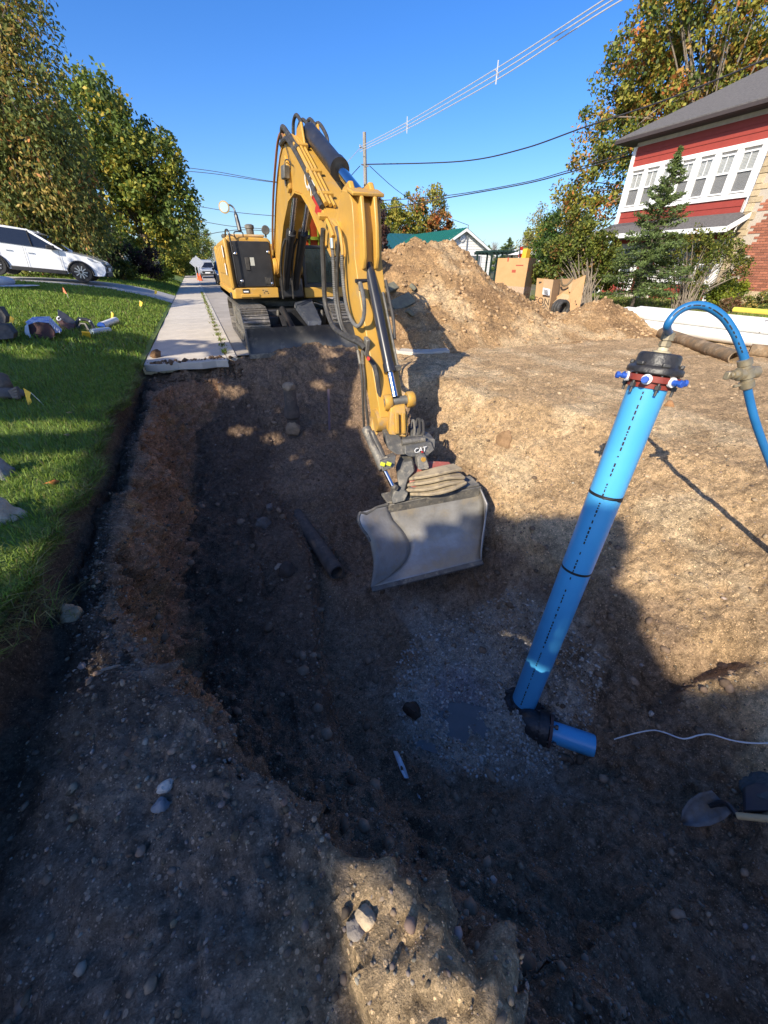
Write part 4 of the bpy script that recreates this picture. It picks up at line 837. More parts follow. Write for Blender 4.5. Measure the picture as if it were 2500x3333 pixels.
rock(525, 2625, .032, 'bluish grey pebble just below the pale oval pebble', (140, 142, 146), seed=13)
rock(2500, 2580, .14, 'flat grey stone at the right edge above the shovel handle', (90, 96, 96), (1.3, 1, .5), seed=14)
rock(2118, 2325, .03, 'white round pebble on the dark slope near the tracer wire', (200, 192, 180), seed=15)
rock(2175, 1322, .06, 'brown stone on the sandy ground right of the riser', (160, 120, 84), seed=16)
rock(505, 1138, .11, 'clod of soil lying on the broken end of the pavement', (120, 92, 66), seed=17, pos=Vector((-1.0, 9.05, .03)), cat='soil clod')
rock(0, 1545, .12, 'grey stone on the lawn at the left edge of the view', (150, 148, 148), (1.3, 1, .7), seed=18, pos=G(12, 1545, .08))
rock(0, 1700, .13, 'pale round-topped stone on the lawn, below the grey stone', (196, 180, 154), (1.1, 1.0, .75), seed=19, pos=G(15, 1690, .05))
# --- broken concrete right of the machine and chunks of old asphalt in the heap
cs = MB().xy([(3.3, 8.9), (3.5, 7.5), (3.9, 7.15), (4.5, 7.2), (4.75, 7.9), (4.5, 9.0), (3.8, 9.3)], -.05, .07)
cs.build('concrete_slab', conc, bevel=.012, label='broken pale concrete slab lying flat between machine and heap', cat='concrete slab')
asph = mk('old_asphalt', (.20, .19, .13), (.12, .115, .09), rough=.95, scale=9, bump=.5, bscale=60)
for k, (x, y, sx, lab) in enumerate(((1310, 985, .55, 'largest greenish slab of broken asphalt in the side of the heap'), (1275, 935, .35, 'small broken asphalt slab above the largest one in the heap'), (1345, 935, .28, 'dark triangular asphalt chunk at the right of the heap shadow'), (1330, 1020, .3, 'thin asphalt slab near the foot of the heap shadow'))):
    q = PY(x, y, 8.9 if k != 3 else 8.4); z = max(float(zmain(np.array([q.x]), np.array([q.y]))[0]), 0)
    c = P(x, y, 8.0); yy = None
    # slide along the line of sight to the heap surface
    t = 6.0
    while t < 12:
        q = _C+ray(x, y)*t
        if q[2] < float(zmain(np.array([q[0]]), np.array([q[1]]))[0])+.08: break
        t += .03
    MB().box(Vector(q), (sx, sx*.6, .09), (.7, -.35+.2*k, .5*k)).build('asphalt_chunk', asph, bevel=.02, label=lab, cat='asphalt chunk')
# ================================================================ BLUE RISER
BLUE = mk('blue_pipe', (.075, .37, .68), (.065, .34, .64), rough=.32, scale=3, spec=.5, col3=(.13, .27, .38), s3=5, lo3=.66, hi3=.9)
IRON = mk('tarred_iron', (.016, .016, .018), (.035, .032, .03), rough=.42, scale=14, bump=.25, bscale=50, col3=(.2, .17, .13), s3=11, lo3=.6, hi3=.8)
GLND = mk('red_gland', (.25, .04, .025), (.2, .035, .025), rough=.5, scale=12, col3=(.3, .22, .16), s3=12, lo3=.6, hi3=.85)
BOLT = mk('dull_bolt', (.10, .095, .09), (.06, .058, .056), rough=.45, metal=.6, scale=20)
BBLU = mk('blue_bolt', (.02, .09, .42), (.02, .07, .34), rough=.45); WASH = mk('white_washer', (.75, .75, .75), rough=.5)
BRS = mk('dull_brass', (.36, .30, .19), (.24, .20, .14), rough=.45, metal=.55, scale=18, col3=(.33, .28, .2), s3=15, lo3=.5, hi3=.75)
Tp = P(2117, 1240, 2.47); SC = .86; Bp = P(1703, 2290, 3.8); ax = (Tp-Bp).normalized(); PRr = .113
rs = thing('riser_pipe', (Bp.x, Bp.y, pit_z(Bp.x, Bp.y)), 'bright blue riser pipe with black bolted cap standing in the pit', 'riser pipe')
pipe = MB().cyl(Bp-ax*.12, Tp, PRr, n=40).build('pipe', BLUE, rs)
def band(t, h, r=PRr+.0015): MB().lathe([(r, 0), (r, h)], Tp.lerp(Bp, t), ax, 40).build('black_mark', mk('black_marker', (.012, .012, .014), rough=.6), pipe)
band(.476, .02); band(.262, .022)
x_ = ax.cross(Vector((0, 0, 1))).normalized()
MB().tube(catmull([Tp.lerp(Bp, .262)+ (-(_v))*PRr for _v in ()] or [Tp.lerp(Bp, .255)+Vector((-.10, -.055, 0)), Tp.lerp(Bp, .25)+Vector((-.05, -.104, -.01)), Tp.lerp(Bp, .262)+Vector((.02, -.114, 0)), Tp.lerp(Bp, .262)+Vector((.09, -.07, 0))], 6), .007, 6).build('black_mark', MATS['black_marker'], pipe)
# line of printed characters down the pipe, facing the viewer
tocam = (Vector(_C)-Tp.lerp(Bp, .4)); tocam = (tocam-ax*tocam.dot(ax)).normalized(); side = ax.cross(tocam); nrm = (tocam*.96+side*(-.12)).normalized(); sd = ax.cross(nrm)
m = MB(); t = .06; rr_ = random.Random(3); Lp = (Tp-Bp).length
while t < Lp*.97:
    h = rr_.choice((.012, .018, .025, .03)); 
    if rr_.random() < .82 and not (1.5 < t < 1.56):
        c = Tp-ax*(t+h/2)+nrm*(PRr+.0008); m.box(c, (.008+.004*rr_.random(), h*.85, .0012), Matrix((sd, ax, nrm)).transposed())
    t += h+.007
tag(m.build('print_line', MATS['black_marker'], pipe, smooth=False), kind='stuff')
# gland, actuator bolts, T-bolts, cap
def frame(ang): return (x_*math.cos(ang)+ax.cross(x_)*math.sin(ang))
gl = MB(); n = 36; prof = [(PRr+.004, -.045), (PRr+.03, -.045), (PRr+.032, -.005), (.168, 0), (.17, .04), (.12, .045)]
vs_ = []
for r, h in prof:
    for i in range(n):
        a = 2*math.pi*i/n; lob = 1+.07*max(0, math.cos(a*6))*(r > .15); vs_.append(Tp+frame(a)*max(r*SC, PRr+.003)*lob+ax*h*SC)
gl.add(vs_, [(i*n+j, i*n+(j+1) % n, (i+1)*n+(j+1) % n, (i+1)*n+j) for i in range(len(prof)-1) for j in range(n)]+[tuple((len(prof)-1)*n+j for j in range(n))])
gland = gl.build('retainer_gland', GLND, rs)
for k in range(6):
    a = k*math.pi/3+math.pi/6; d_ = frame(a); c = Tp+ax*.012
    MB().lathe([(.030, .132), (.031, .145), (.03, .152)], c, d_, 16).build('washer', WASH, gland)
    MB().lathe([(.017, .148), (.017, .178), (.011, .18), (.011, .192), (.021, .193), (.021, .21), (.019, .212)], c, d_, 8).build('actuator_bolt', BBLU, gland)
    a2_ = k*math.pi/3; e = Tp+frame(a2_)*.138
    MB().cyl(e-ax*.075, e+ax*.085, .0085, n=10).build('tee_bolt', BOLT, rs); MB().lathe([(.018, -.04), (.018, -.016)], e, ax, 6).build('nut', BOLT, rs)
    MB().box(e+ax*.1, (.047, .022, .024), Matrix((frame(a2_+math.pi/2), frame(a2_), ax)).transposed()).build('bolt_head', BOLT, rs, bevel=.006)
cap = MB(); prof = [(.12, .052), (.172, .052), (.178, .06), (.178, .085), (.168, .1), (.152, .108), (.143, .125), (.14, .172), (.132, .188), (.115, .195), (.04, .196)]
vs_ = []
for r, h in prof:
    for i in range(n):
        a = 2*math.pi*i/n; lob = 1+.05*max(0, math.cos(a*6))*(r > .16); vs_.append(Tp+frame(a)*r*SC*lob+ax*h*SC)
cap.add(vs_, [(i*n+j, i*n+(j+1) % n, (i+1)*n+(j+1) % n, (i+1)*n+j) for i in range(len(prof)-1) for j in range(n)]+[tuple((len(prof)-1)*n+j for j in range(n)), tuple(range(n-1, -1, -1))])
cap = cap.build('end_cap', IRON, rs)
ct = Tp+ax*.196*SC
MB().lathe([(.05, 0), (.052, .008), (.03, .012), (.028, .03)], ct, ax, 20).build('sealing_ring', mk('brass_pale', (.52, .45, .30), rough=.5), cap)
MB().lathe([(.026, .01), (.026, .035), (.034, .036), (.034, .062), (.028, .064), (.028, .07), (.037, .071), (.035, .115), (.028, .12)], ct, ax, 8).build('hose_fitting', BRS, cap)
hst = ct+ax*.11
hp_ = [hst, P(2172, 1060, 2.24), P(2200, 1020, 2.2), P(2245, 996, 2.17), P(2300, 998, 2.15), P(2352, 1030, 2.15), P(2388, 1080, 2.16), P(2412, 1135, 2.18), P(2424, 1170, 2.2)]
blueh = mk('blue_hose', (.02, .15, .36), (.018, .13, .32), rough=.38, scale=6)
hs = MB().tube(catmull(hp_, 8), .0215, 14).build('hose', blueh, rs)
hp2 = [P(2432, 1262, 2.26), P(2442, 1310, 2.3), P(2458, 1370, 2.34), P(2482, 1440, 2.4), P(2520, 1540, 2.5), P(2570, 1680, 2.7), P(2610, 1850, 2.95), P(2650, 1990, 3.1)]
MB().tube(catmull(hp2, 8), .0215, 14).build('hose', blueh, rs)
pm = MB(); hc = catmull(hp_, 8)
for i in range(14, len(hc)-6):
    if rr_.random() < .7:
        tt = (hc[i+1]-hc[i-1]).normalized(); nn_ = (Vector(_C)-hc[i]); nn_ = (nn_-tt*nn_.dot(tt)).normalized(); s_ = tt.cross(nn_)
        pm.box(hc[i]+nn_*.0216, (.006, .016, .001), Matrix((s_, tt, nn_)).transposed())
tag(pm.build('print_line', MATS['black_marker'], hs, smooth=False), kind='stuff')
vA = P(2424, 1168, 2.2); vB = P(2432, 1265, 2.26); vd = (vB-vA).normalized()
val = MB().lathe([(.026, 0), (.036, .005), (.036, .035), (.03, .04), (.03, .055), (.042, .06), (.042, .11), (.03, .115), (.03, .13), (.038, .135), (.036, .17), (.026, .178)], vA, vd, 12).build('valve', BRS, rs)
hz = vA+vd*.085; lt = Vector((_Rr[0], _Rr[1], .12)).normalized()
MB().lathe([(.018, -.09), (.018, -.075), (.026, -.073), (.026, -.05), (.038, -.045), (.04, .02), (.034, .05), (.034, .062)], hz, lt, 14).build('valve_body', BRS, val)
MB().box(hz-lt*.1, (.03, .03, .045)).build('tee_key', BRS, val, bevel=.006)
MB().cyl(vA+vd*.15, vA+vd*.155-lt*.075, .009, n=8).build('clamp_screw', BRS, val)
# elbow, lower gland, short stub of pipe
fz = pit_z(Bp.x, Bp.y)
S0 = P(1772, 2374, 3.56); S1 = P(1932, 2428, 3.42); sx_ = (S1-S0).normalized()
el = MB().tube(catmull([Bp+ax*.04, Bp-ax*.07, Bp-ax*.16+sx_*.05, S0-sx_*.12, S0], 6), [.135]*6+[.13]*19, 20).build('elbow', IRON, rs)
MB().lathe([(.12, -.02), (.185, -.015), (.19, .02), (.175, .045), (.12, .05)], Bp-ax*.02, ax, 24).build('elbow_flange', IRON, el)
MB().lathe([(.10, -.03), (.155, -.03), (.16, .0), (.155, .05), (.10, .055)], S0-sx_*.03, sx_, 20).build('elbow_flange', IRON, el)
MB().lathe([(.10, .03), (.15, .03), (.15, .055), (.095, .06)], S0, sx_, 20).build('lower_gland', mk('rusty_gland', (.10, .05, .04), (.05, .03, .03), rough=.7, scale=14), rs)
for k in range(6):
    a = k*math.pi/3+.3; e = Bp+frame(a)*.172; MB().cyl(e-ax*.09, e+ax*.055, .01, n=8).lathe([(.02, .05), (.02, .07)], e, ax, 6).build('tee_bolt', BOLT, rs)
    ux = sx_.cross(Vector((0, 0, 1))).normalized(); uz = ux.cross(sx_); e = S0+(ux*math.cos(a)+uz*math.sin(a))*.14
    MB().cyl(e-sx_*.08, e+sx_*.09, .01, n=8).lathe([(.02, .07), (.02, .095)], e, sx_, 6).build('tee_bolt', BOLT, rs)
MB().cyl(S0, S1, .096, n=32).lathe([(.088, .0), (.096, .001)], S1, sx_, 32).build('stub_pipe', BLUE, rs)
# ================================================================ other things in the pit
MB().tube(catmull([hit(x, y, .075) for x, y in ((1990, 2421), (2050, 2404), (2110, 2393), (2150, 2400), (2210, 2421), (2260, 2410), (2300, 2408), (2370, 2428), (2440, 2437), (2520, 2434), (2580, 2425))], 6), .0055, 6).build('tracer_wire', mk('white_wire', (.72, .72, .70), rough=.5), label='thin white tracer wire curling across the dark soil from the right', cat='wire')
OLD = mk('old_iron_pipe', (.11, .085, .065), (.06, .05, .042), rough=.9, scale=10, bump=.5, bscale=40, col3=(.22, .16, .11), s3=7, lo3=.55, hi3=.75)
e0 = hit(1100, 1900, .18); e1 = e0+Vector((-.2, 1.5, .05)); dd = (e1-e0).normalized()
ip = MB().lathe([(.078, .35), (.078, 0), (.096, 0), (.098, .04), (.095, (e1-e0).length)], e0, dd, 24).build('old_pipe', OLD, label='old brown iron pipe sticking open-ended out of the pit floor', cat='pipe')
c0 = hit(958, 1410); top = PY(953, 1240, c0.y)
hy = thing('buried_standpipe', (c0.x, c0.y, c0.z), 'rusty old standpipe stub with a lump of concrete on top', 'standpipe')
pr = [(.09, -.1), (.085, .15), (.10, .17), (.10, .26), (.08, .28)]
hh = (top-c0).length; MB().lathe([(.11, -.1), (.1, hh*.3), (.125, hh*.34), (.125, hh*.5), (.1, hh*.55), (.1, hh*.86)], c0, (0.02, 0, 1), 16).build('stem', OLD, hy)
MB().ico(c0+Vector((.01, 0, hh*.9)), .105, 2, .2, (1, 1, .75), seed=3).build('concrete_lump', mk('pale_lump', (.33, .24, .15), (.2, .15, .1), rough=.95, bump=.5, scale=12), hy)
MB().ico(c0+Vector((-.01, -.04, hh*.12)), .13, 2, .25, (1, .8, 1.1), seed=8).build('concrete_lump', MATS['pale_lump'], hy)
s0 = hit(1072, 1400); s1 = PY(1069, 1266, s0.y); MB().beam(s0-Vector((0, 0, .1)), s1, .035, .008, (0, 1, 0)).build('marker_stake', mk('stake_violet', (.16, .12, .15), rough=.7), label='thin upright stake in the shaded back slope of the pit', cat='stake')
# shallow puddle on the gravel left of the riser
pc = hit(1480, 2380); pz = min(pit_z(pc.x+dx, pc.y+dy) for dx in (-.2, 0, .2) for dy in (-.15, 0, .15))+.035
MB().add([(pc.x+.34*math.cos(a*.2618)*(1+.2*math.sin(a*1.7)), pc.y+.26*math.sin(a*.2618)*(1+.2*math.cos(a*2.3)), pz) for a in range(24)], [tuple(range(24))]).build('puddle', mk('muddy_water', (.12, .11, .10), (.10, .09, .08), rough=.12, spec=.6, scale=8), smooth=False, kind='structure')
# shovel
sh0 = hit(2215, 2690, .14); sh1 = hit(2300, 2645, .2); zs = (sh1-Vector(_C)).dot(Vector(ray(1250, 1666.5))); sh2 = P(2398, 2655, zs*.95); sh3 = P(2540, 2670, zs*.9)
shv = thing('shovel', tuple(sh1), 'round-point shovel with pale wooden handle lying on the dark slope', 'shovel')
SB = mk('shovel_blade', (.15, .16, .17), (.10, .09, .08), rough=.65, metal=.3, scale=14, col3=(.16, .12, .08), s3=9, lo3=.5, hi3=.65)
dd = (sh0-sh1); l = dd.length; dd.normalize(); nn_ = Vector((0, -.25, 1)); ss = dd.cross(nn_).normalized(); nn_ = ss.cross(dd)
m = MB(); vv = []; rows = [(0, .065), (.25, .08), (.55, .075), (.8, .05), (1, .01)]
for u, wd in rows:
    for k in range(7): a = (k-3)/3; vv.append(sh1+dd*(l*u*1.25)+ss*wd*a+nn_*(.035*a*a-.03*math.sin(u*2.4)))
m.add(vv, [(i*7+k, i*7+k+1, (i+1)*7+k+1, (i+1)*7+k) for i in range(4) for k in range(6)]); m.build('blade', SB, shv, solid=.004)
MB().tube(catmull([sh1+dd*.08, sh1.lerp(sh2, .3)+Vector((0, 0, .015)), sh2], 5), [.012]*3+[.018]*8, 10).build('socket', BLK, shv)
MB().tube([sh2, sh3, sh3+(sh3-sh2)*2.5], .019, 12).build('handle', mk('ash_wood', (.50, .37, .19), (.42, .30, .15), rough=.6, scale=12), shv)
q = [hit(2405, 2575, .04), hit(2440, 2565, .05), hit(2520, 2580, .06), hit(2520, 2650, .03), hit(2412, 2650, .02)]
MB().prism(q, [v+Vector((0, 0, .035)) for v in q]).build('steel_plate', mk('dark_plate', (.03, .032, .045), (.06, .055, .05), rough=.5, scale=9), label='dark flat plate half buried beside the shovel handle', cat='plate', bevel=.006)
for k, (x, y, lab) in enumerate(((1305, 2490, 'torn scrap of white plastic on the pit floor'), (1365, 2600, 'tiny white paper scrap below the torn plastic scrap'))):
    c = hit(x, y, .012); m = MB(); s_ = .07 if k == 0 else .02
    m.add([c+Vector((a*s_, b*s_*1.6, .02*math.sin(a*5+b*3))) for a in (-.3, 0, .3) for b in (-1, -.3, .4, 1)], [(i*4+j, i*4+j+1, (i+1)*4+j+1, (i+1)*4+j) for i in range(2) for j in range(3)])
    m.build('plastic_scrap', mk('white_plastic', (.7, .72, .75), rough=.4), label=lab, cat='litter', solid=.002)
# ================================================================ RED AND WHITE HOUSE
HX = 21.5
REDS = mk('red_siding', (.30, .045, .03), (.26, .04, .027), rough=.6, scale=3, var=.06, bump=.08, bscale=30)
WTRIM = mk('white_trim', (.80, .80, .79), (.74, .74, .73), rough=.5, scale=4)
SHIN = mk('grey_shingles', (.085, .08, .078), (.14, .13, .125), rough=.9, scale=14, detail=9, bump=.6, bscale=40, col3=(.05, .05, .05), s3=22, lo3=.55, hi3=.7)
DARK = mk('eave_dark', (.02, .018, .018), rough=.6)
GLZ = mk('house_glass', (.10, .12, .14), (.13, .15, .17), rough=.08, spec=.7, scale=2)
BLIND = mk('blind_slats', (.74, .74, .70), (.68, .68, .64), rough=.7)
BRK = mk('red_brick', (.36, .135, .075), (.28, .10, .06), rough=.9, scale=25, detail=8, bump=.4, bscale=60, var=.28)
MORT = mk('mortar', (.48, .41, .33), (.40, .35, .28), rough=.95, scale=20, bump=.3, bscale=60)
STN = mk('tan_stone', (.50, .39, .24), (.36, .28, .17), rough=.92, scale=9, detail=8, bump=.5, bscale=30, var=.2)
hs_ = thing('house', (25.5, 14, 0), 'two-storey house with red siding, white window band and brick end', 'house')
core = MB().bb(HX+.06, 31, 12.62, 18.88, -.2, 6.65).bb(HX+.06, 31, 4, 12.62, -.2, 6.65).build('wall', mk('sheathing', (.55, .53, .5), rough=.9), hs_, smooth=False)
def boards(y0, y1, z0, z1, h=.19):
    z = z0
    while z < z1-.03:
        t = min(h, z1-z); MB().prism([(HX+.055, y0, z), (HX+.005, y0, z), (HX+.03, y0, z+t), (HX+.055, y0, z+t)], [(HX+.055, y1, z), (HX+.005, y1, z), (HX+.03, y1, z+t), (HX+.055, y1, z+t)]).build('siding_board', REDS, core, smooth=False); z += h
boards(12.78, 18.78, 5.62, 6.38, .26); boards(12.9, 18.75, 3.3, 3.84, .27)
def trim(y0, y1, z0, z1, d=.045, name='trim_board'): MB().bb(HX-d, HX+.05, y0, y1, z0, z1).build(name, WTRIM, core, smooth=False, bevel=.006, seg=1)
trim(18.78, 18.95, 3.25, 6.4); trim(12.6, 12.78, 2.4, 6.45); trim(12.78, 18.78, 5.46, 5.62); trim(12.78, 18.78, 3.84, 4.0)
wy = [(18.66, 18.02), (17.84, 17.22), (16.98, 16.36), (16.10, 15.54), (15.30, 14.72), (14.47, 13.86), (13.62, 12.98)]
edges = [18.78]+[v for w_ in wy for v in w_]+[12.78]
for a, b in zip(edges[0::2], edges[1::2]): trim(b, a, 4.0, 5.46, .03)
wp = None
for i, (a, b) in enumerate(wy):
    z0, z1, zm = 4.04, 5.36, 4.74
    fr = MB()
    for (ya, yb, za, zb) in ((b, a, z0, z0+.05), (b, a, z1-.05, z1), (b, b+.045, z0+.05, z1-.05), (a-.045, a, z0+.05, z1-.05), (b+.045, a-.045, zm-.03, zm+.03)): fr.bb(HX-.02, HX+.05, ya, yb, za, zb)
    wo_ = fr.build('window', WTRIM, core, smooth=False)
    MB().bb(HX+.03, HX+.036, b+.045, a-.045, z0+.05, zm-.03).build('pane', mk('screen_glass', (.20, .20, .20), (.24, .24, .24), rough=.3, alpha=.5), wo_, smooth=False)
    MB().bb(HX+.012, HX+.018, b+.045, a-.045, zm+.03, z1-.05).build('pane', mk('clear_glass', (.25, .28, .3), rough=.05, alpha=.22, spec=.8), wo_, smooth=False)
    MB().bb(HX, HX+.02, (a+b)/2-.012, (a+b)/2+.012, zm+.03, z1-.05).build('muntin', WTRIM, wo_, smooth=False)
    bl_ = MB(); z = z0+.06
    while z < z1-.05: bl_.box((HX+.052, (a+b)/2, z), (.006, a-b-.1, .036), (0, .5, 0)); z += .046
    tag(bl_.build('blind', BLIND, wo_, smooth=False), kind='stuff')
# main roof: hipped, low eave over the street wall
def hip(x0, x1, y0, y1, z0, pitch, th, name, mat, parent):
    h = (x1-x0)/2*pitch; xm = (x0+x1)/2; r = (x1-x0)/2
    v = [(x0, y0, z0), (x1, y0, z0), (x1, y1, z0), (x0, y1, z0), (xm, y0+r, z0+h), (xm, y1-r, z0+h)]
    v2 = [(a, b, c-th) for a, b, c in v[:4]]
    return MB().add(v+v2, [(0, 1, 4), (1, 2, 5, 4), (2, 3, 5), (3, 0, 4, 5), (6, 7, 1, 0), (7, 8, 2, 1), (8, 9, 3, 2), (9, 6, 0, 3), (6, 9, 8, 7)]).build(name, mat, parent, smooth=False)
rf = hip(20.85, 31.6, 3.4, 19.62, 6.74, .52, .05, 'roof', SHIN, hs_)
MB().bb(20.84, 31.61, 19.6, 19.64, 6.56, 6.69).bb(20.83, 20.87, 3.4, 19.64, 6.56, 6.69).build('fascia', mk('fascia_brown', (.06, .045, .04), rough=.5), rf, smooth=False)
MB().bb(20.9, 31.5, 3.5, 19.55, 6.55, 6.6).build('soffit', DARK, rf, smooth=False)
# porch with its own low roof
pr_ = MB().add([(HX+.0, 12.55, 3.36), (HX, 18.95, 3.36), (20.2, 19.35, 2.84), (20.2, 12.3, 2.84), (HX, 19.9, 2.84), (HX+.0, 12.55, 3.30), (HX, 18.95, 3.30), (20.2, 19.35, 2.78), (20.2, 12.3, 2.78), (HX, 19.9, 2.78)],
   [(0, 3, 2, 1), (1, 2, 4), (5, 6, 7, 8), (6, 9, 7), (0, 5, 8, 3), (3, 8, 7, 2), (2, 7, 9, 4)]).build('porch_roof', SHIN, hs_, smooth=False)
MB().bb(20.16, 20.2, 12.28, 19.37, 2.64, 2.83).build('fascia', WTRIM, pr_, smooth=False)
MB().prism([(20.18, 12.28, 2.64), (20.18, 12.28, 2.84), (HX, 12.28, 3.38), (HX, 12.28, 3.2)], [(20.18, 12.33, 2.64), (20.18, 12.33, 2.84), (HX, 12.33, 3.38), (HX, 12.33, 3.2)]).build('fascia', WTRIM, pr_, smooth=False)
MB().bb(20.22, HX, 12.4, 19.3, 2.62, 2.66).build('porch_ceiling', DARK, pr_, smooth=False)
boards(12.85, 18.7, 2.45, 3.0, .27)
low = mk('porch_white', (.70, .70, .69), (.62, .62, .61), rough=.6)
for y in (18.8, 16.98, 15.75, 12.85): MB().bb(HX-.09, HX+.05, y-.08, y+.08, -.15, 2.45).build('porch_post', WTRIM, core, smooth=False)
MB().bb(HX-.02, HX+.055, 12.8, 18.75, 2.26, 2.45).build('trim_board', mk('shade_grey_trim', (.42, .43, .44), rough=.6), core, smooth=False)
MB().bb(HX-.05, HX+.055, 17.1, 18.7, .74, .86).bb(HX-.05, HX+.055, 12.95, 15.65, .74, .86).build('sill', WTRIM, core, smooth=False)
for (y0, y1) in ((17.15, 17.9), (17.95, 18.68), (13.0, 13.85), (13.9, 14.75), (14.8, 15.6)):
    f = MB()
    for (ya, yb, za, zb) in ((y0, y1, .86, .94), (y0, y1, 2.18, 2.26), (y0, y0+.07, .94, 2.18), (y1-.07, y1, .94, 2.18), (y0+.07, y1-.07, 1.5, 1.56)): f.bb(HX-.02, HX+.05, ya, yb, za, zb)
    wo_ = f.build('window', WTRIM, core, smooth=False); MB().bb(HX+.02, HX+.026, y0+.07, y1-.07, .94, 2.18).build('pane', GLZ, wo_, smooth=False)
boards(17.1, 18.72, -.1, .74, .27); boards(12.95, 15.66, -.1, .74, .27)
dr = MB().bb(HX-.0, HX+.05, 15.9, 16.85, -.1, 2.05).build('door', mk('door_red', (.22, .05, .04), rough=.5), core, smooth=False)
MB().bb(HX-.03, HX, 15.82, 16.9, 2.05, 2.26).bb(HX-.03, HX, 15.82, 15.9, -.1, 2.05).bb(HX-.03, HX, 16.85, 16.93, -.1, 2.05).build('door_frame', WTRIM, dr, smooth=False)
MB().bb(HX-.01, HX, 16.05, 16.7, .5, 1.9).build('pane', GLZ, dr, smooth=False)
stp = MB()
for k in range(3): MB().bb(HX-.3-.3*k, HX-.3*k-.02, 15.7, 17.0, -.2, .28-.15*k).build('step', conc, hs_, smooth=False)
for k in range(2):
    y = 15.72+1.26*k; rl = MB().beam((HX-.05, y, 1.15), (HX-.95, y, .7), .05, .05).build('stair_rail', WTRIM, hs_, smooth=False)
    for j in range(6): MB().beam((HX-.1-.15*j, y, .3-.06*j), (HX-.1-.15*j, y, 1.1-.07*j), .025, .025).build('baluster', WTRIM, rl, smooth=False)
MB().bb(HX-.06, HX+.05, 12.9, 18.85, -.25, -.1).build('foundation', mk('foundation_stone', (.42, .36, .27), (.3, .26, .2), rough=.95, scale=6, bump=.5, bscale=20), core, smooth=False)
# brick end with stone quoins
pier = MB().bb(HX-.16, HX+.055, 7.4, 12.58, -.25, 6.5).build('brick_pier', MORT, hs_, smooth=False)
bme = MB().box((0, 0, 0), (.03, .285, .078)); bproto = None
rb = random.Random(4)
for r in range(60):
    z = .42+r*.092
    if z > 6.2: break
    y = 12.12-(.30 if (r//4) % 2 else 0)-.15*(r % 2)
    while y > 10.05:
        if bproto is None:
            bproto = bme.build('brick', BRK, pier, smooth=False, origin=(0, 0, 0)); o = bproto
        else: o = bproto.copy(); COL.objects.link(o)
        o.location = Vector((HX-.162-rb.random()*.006, y-.145, z))-WORG[pier.name]; y -= .298
# rest of the bricks further along, out of the picture or beyond the limit
m = MB()
for r in range(60):
    z = .42+r*.092
    if z > 6.2: break
    y = 10.0-.15*(r % 2)
    while y > 7.6: m.box((HX-.164, y-.145, z), (.03, .285, .078)); y -= .298
tag(m.build('brick_field', BRK, pier, smooth=False), kind='stuff')
z = -.2; r = 0
while z < 6.3:
    h = .17+.14*rb.random(); wd = (.42 if r % 2 else .24)+.12*rb.random()
    if z < .3: wd = 1.1
    y = 12.6
    if z < .36:
        while y > 8.2:
            w2 = .3+.4*rb.random(); MB().bb(HX-.2-.02*rb.random(), HX-.1, y-w2+.012, y, z, z+h-.012).build('stone', STN, pier, bevel=.015, seg=1, smooth=False); y -= w2
    else:
        MB().bb(HX-.19-.02*rb.random(), HX-.1, y-wd, y+.01, z, z+h-.012).build('stone', STN, pier, bevel=.015, seg=1, smooth=False)
    z += h; r += 1
sheet('house_lawn', 14.5, 21.6, -4, 24, lambda x, y: .02+.03*np.sin(x*.9+y*.6)*np.cos(y*.8)-.05*(x < 14.6), mk('autumn_lawn', (.085, .11, .03), (.15, .14, .05), rough=.95, scale=3, detail=8, bump=.7, bscale=60, col3=(.25, .2, .08), s3=14, lo3=.6, hi3=.7), 60, 80)
# ================================================================ WHITE BUNGALOW AND ITS NEIGHBOURS
bw = thing('bungalow', (29, 45, 0), 'white bungalow with green metal roof behind the dirt heap', 'house')
A_ = PY(1512, 742, 45); ER = PY(1606, 824, 45); hw = ER.x-A_.x
WSID = mk('white_lap_siding', (.78, .78, .76), (.72, .72, .70), rough=.6)
body = MB().prism([(A_.x-hw+.3, 45, -.3), (A_.x+hw-.3, 45, -.3), (A_.x+hw-.3, 45, ER.z), (A_.x, 45, A_.z-.2), (A_.x-hw+.3, 45, ER.z)], [(A_.x-hw+.3, 57, -.3), (A_.x+hw-.3, 57, -.3), (A_.x+hw-.3, 57, ER.z), (A_.x, 57, A_.z-.2), (A_.x-hw+.3, 57, ER.z)]).build('wall', WSID, bw, smooth=False)
zz = .2
while zz < A_.z-.4:
    ww = hw-.32 if zz < ER.z else (hw-.3)*(A_.z-.2-zz)/(A_.z-.2-ER.z)-.05
    if ww > .2: MB().prism([(A_.x-ww, 44.95, zz), (A_.x+ww, 44.95, zz), (A_.x+ww, 44.985, zz+.24), (A_.x-ww, 44.985, zz+.24)], [(A_.x-ww, 44.999, zz), (A_.x+ww, 44.999, zz), (A_.x+ww, 44.999, zz+.24), (A_.x-ww, 44.999, zz+.24)]).build('siding_board', WSID, body, smooth=False)
    zz += .25
GRN = mk('green_metal_roof', (.015, .13, .085), (.012, .11, .075), rough=.4, scale=2)
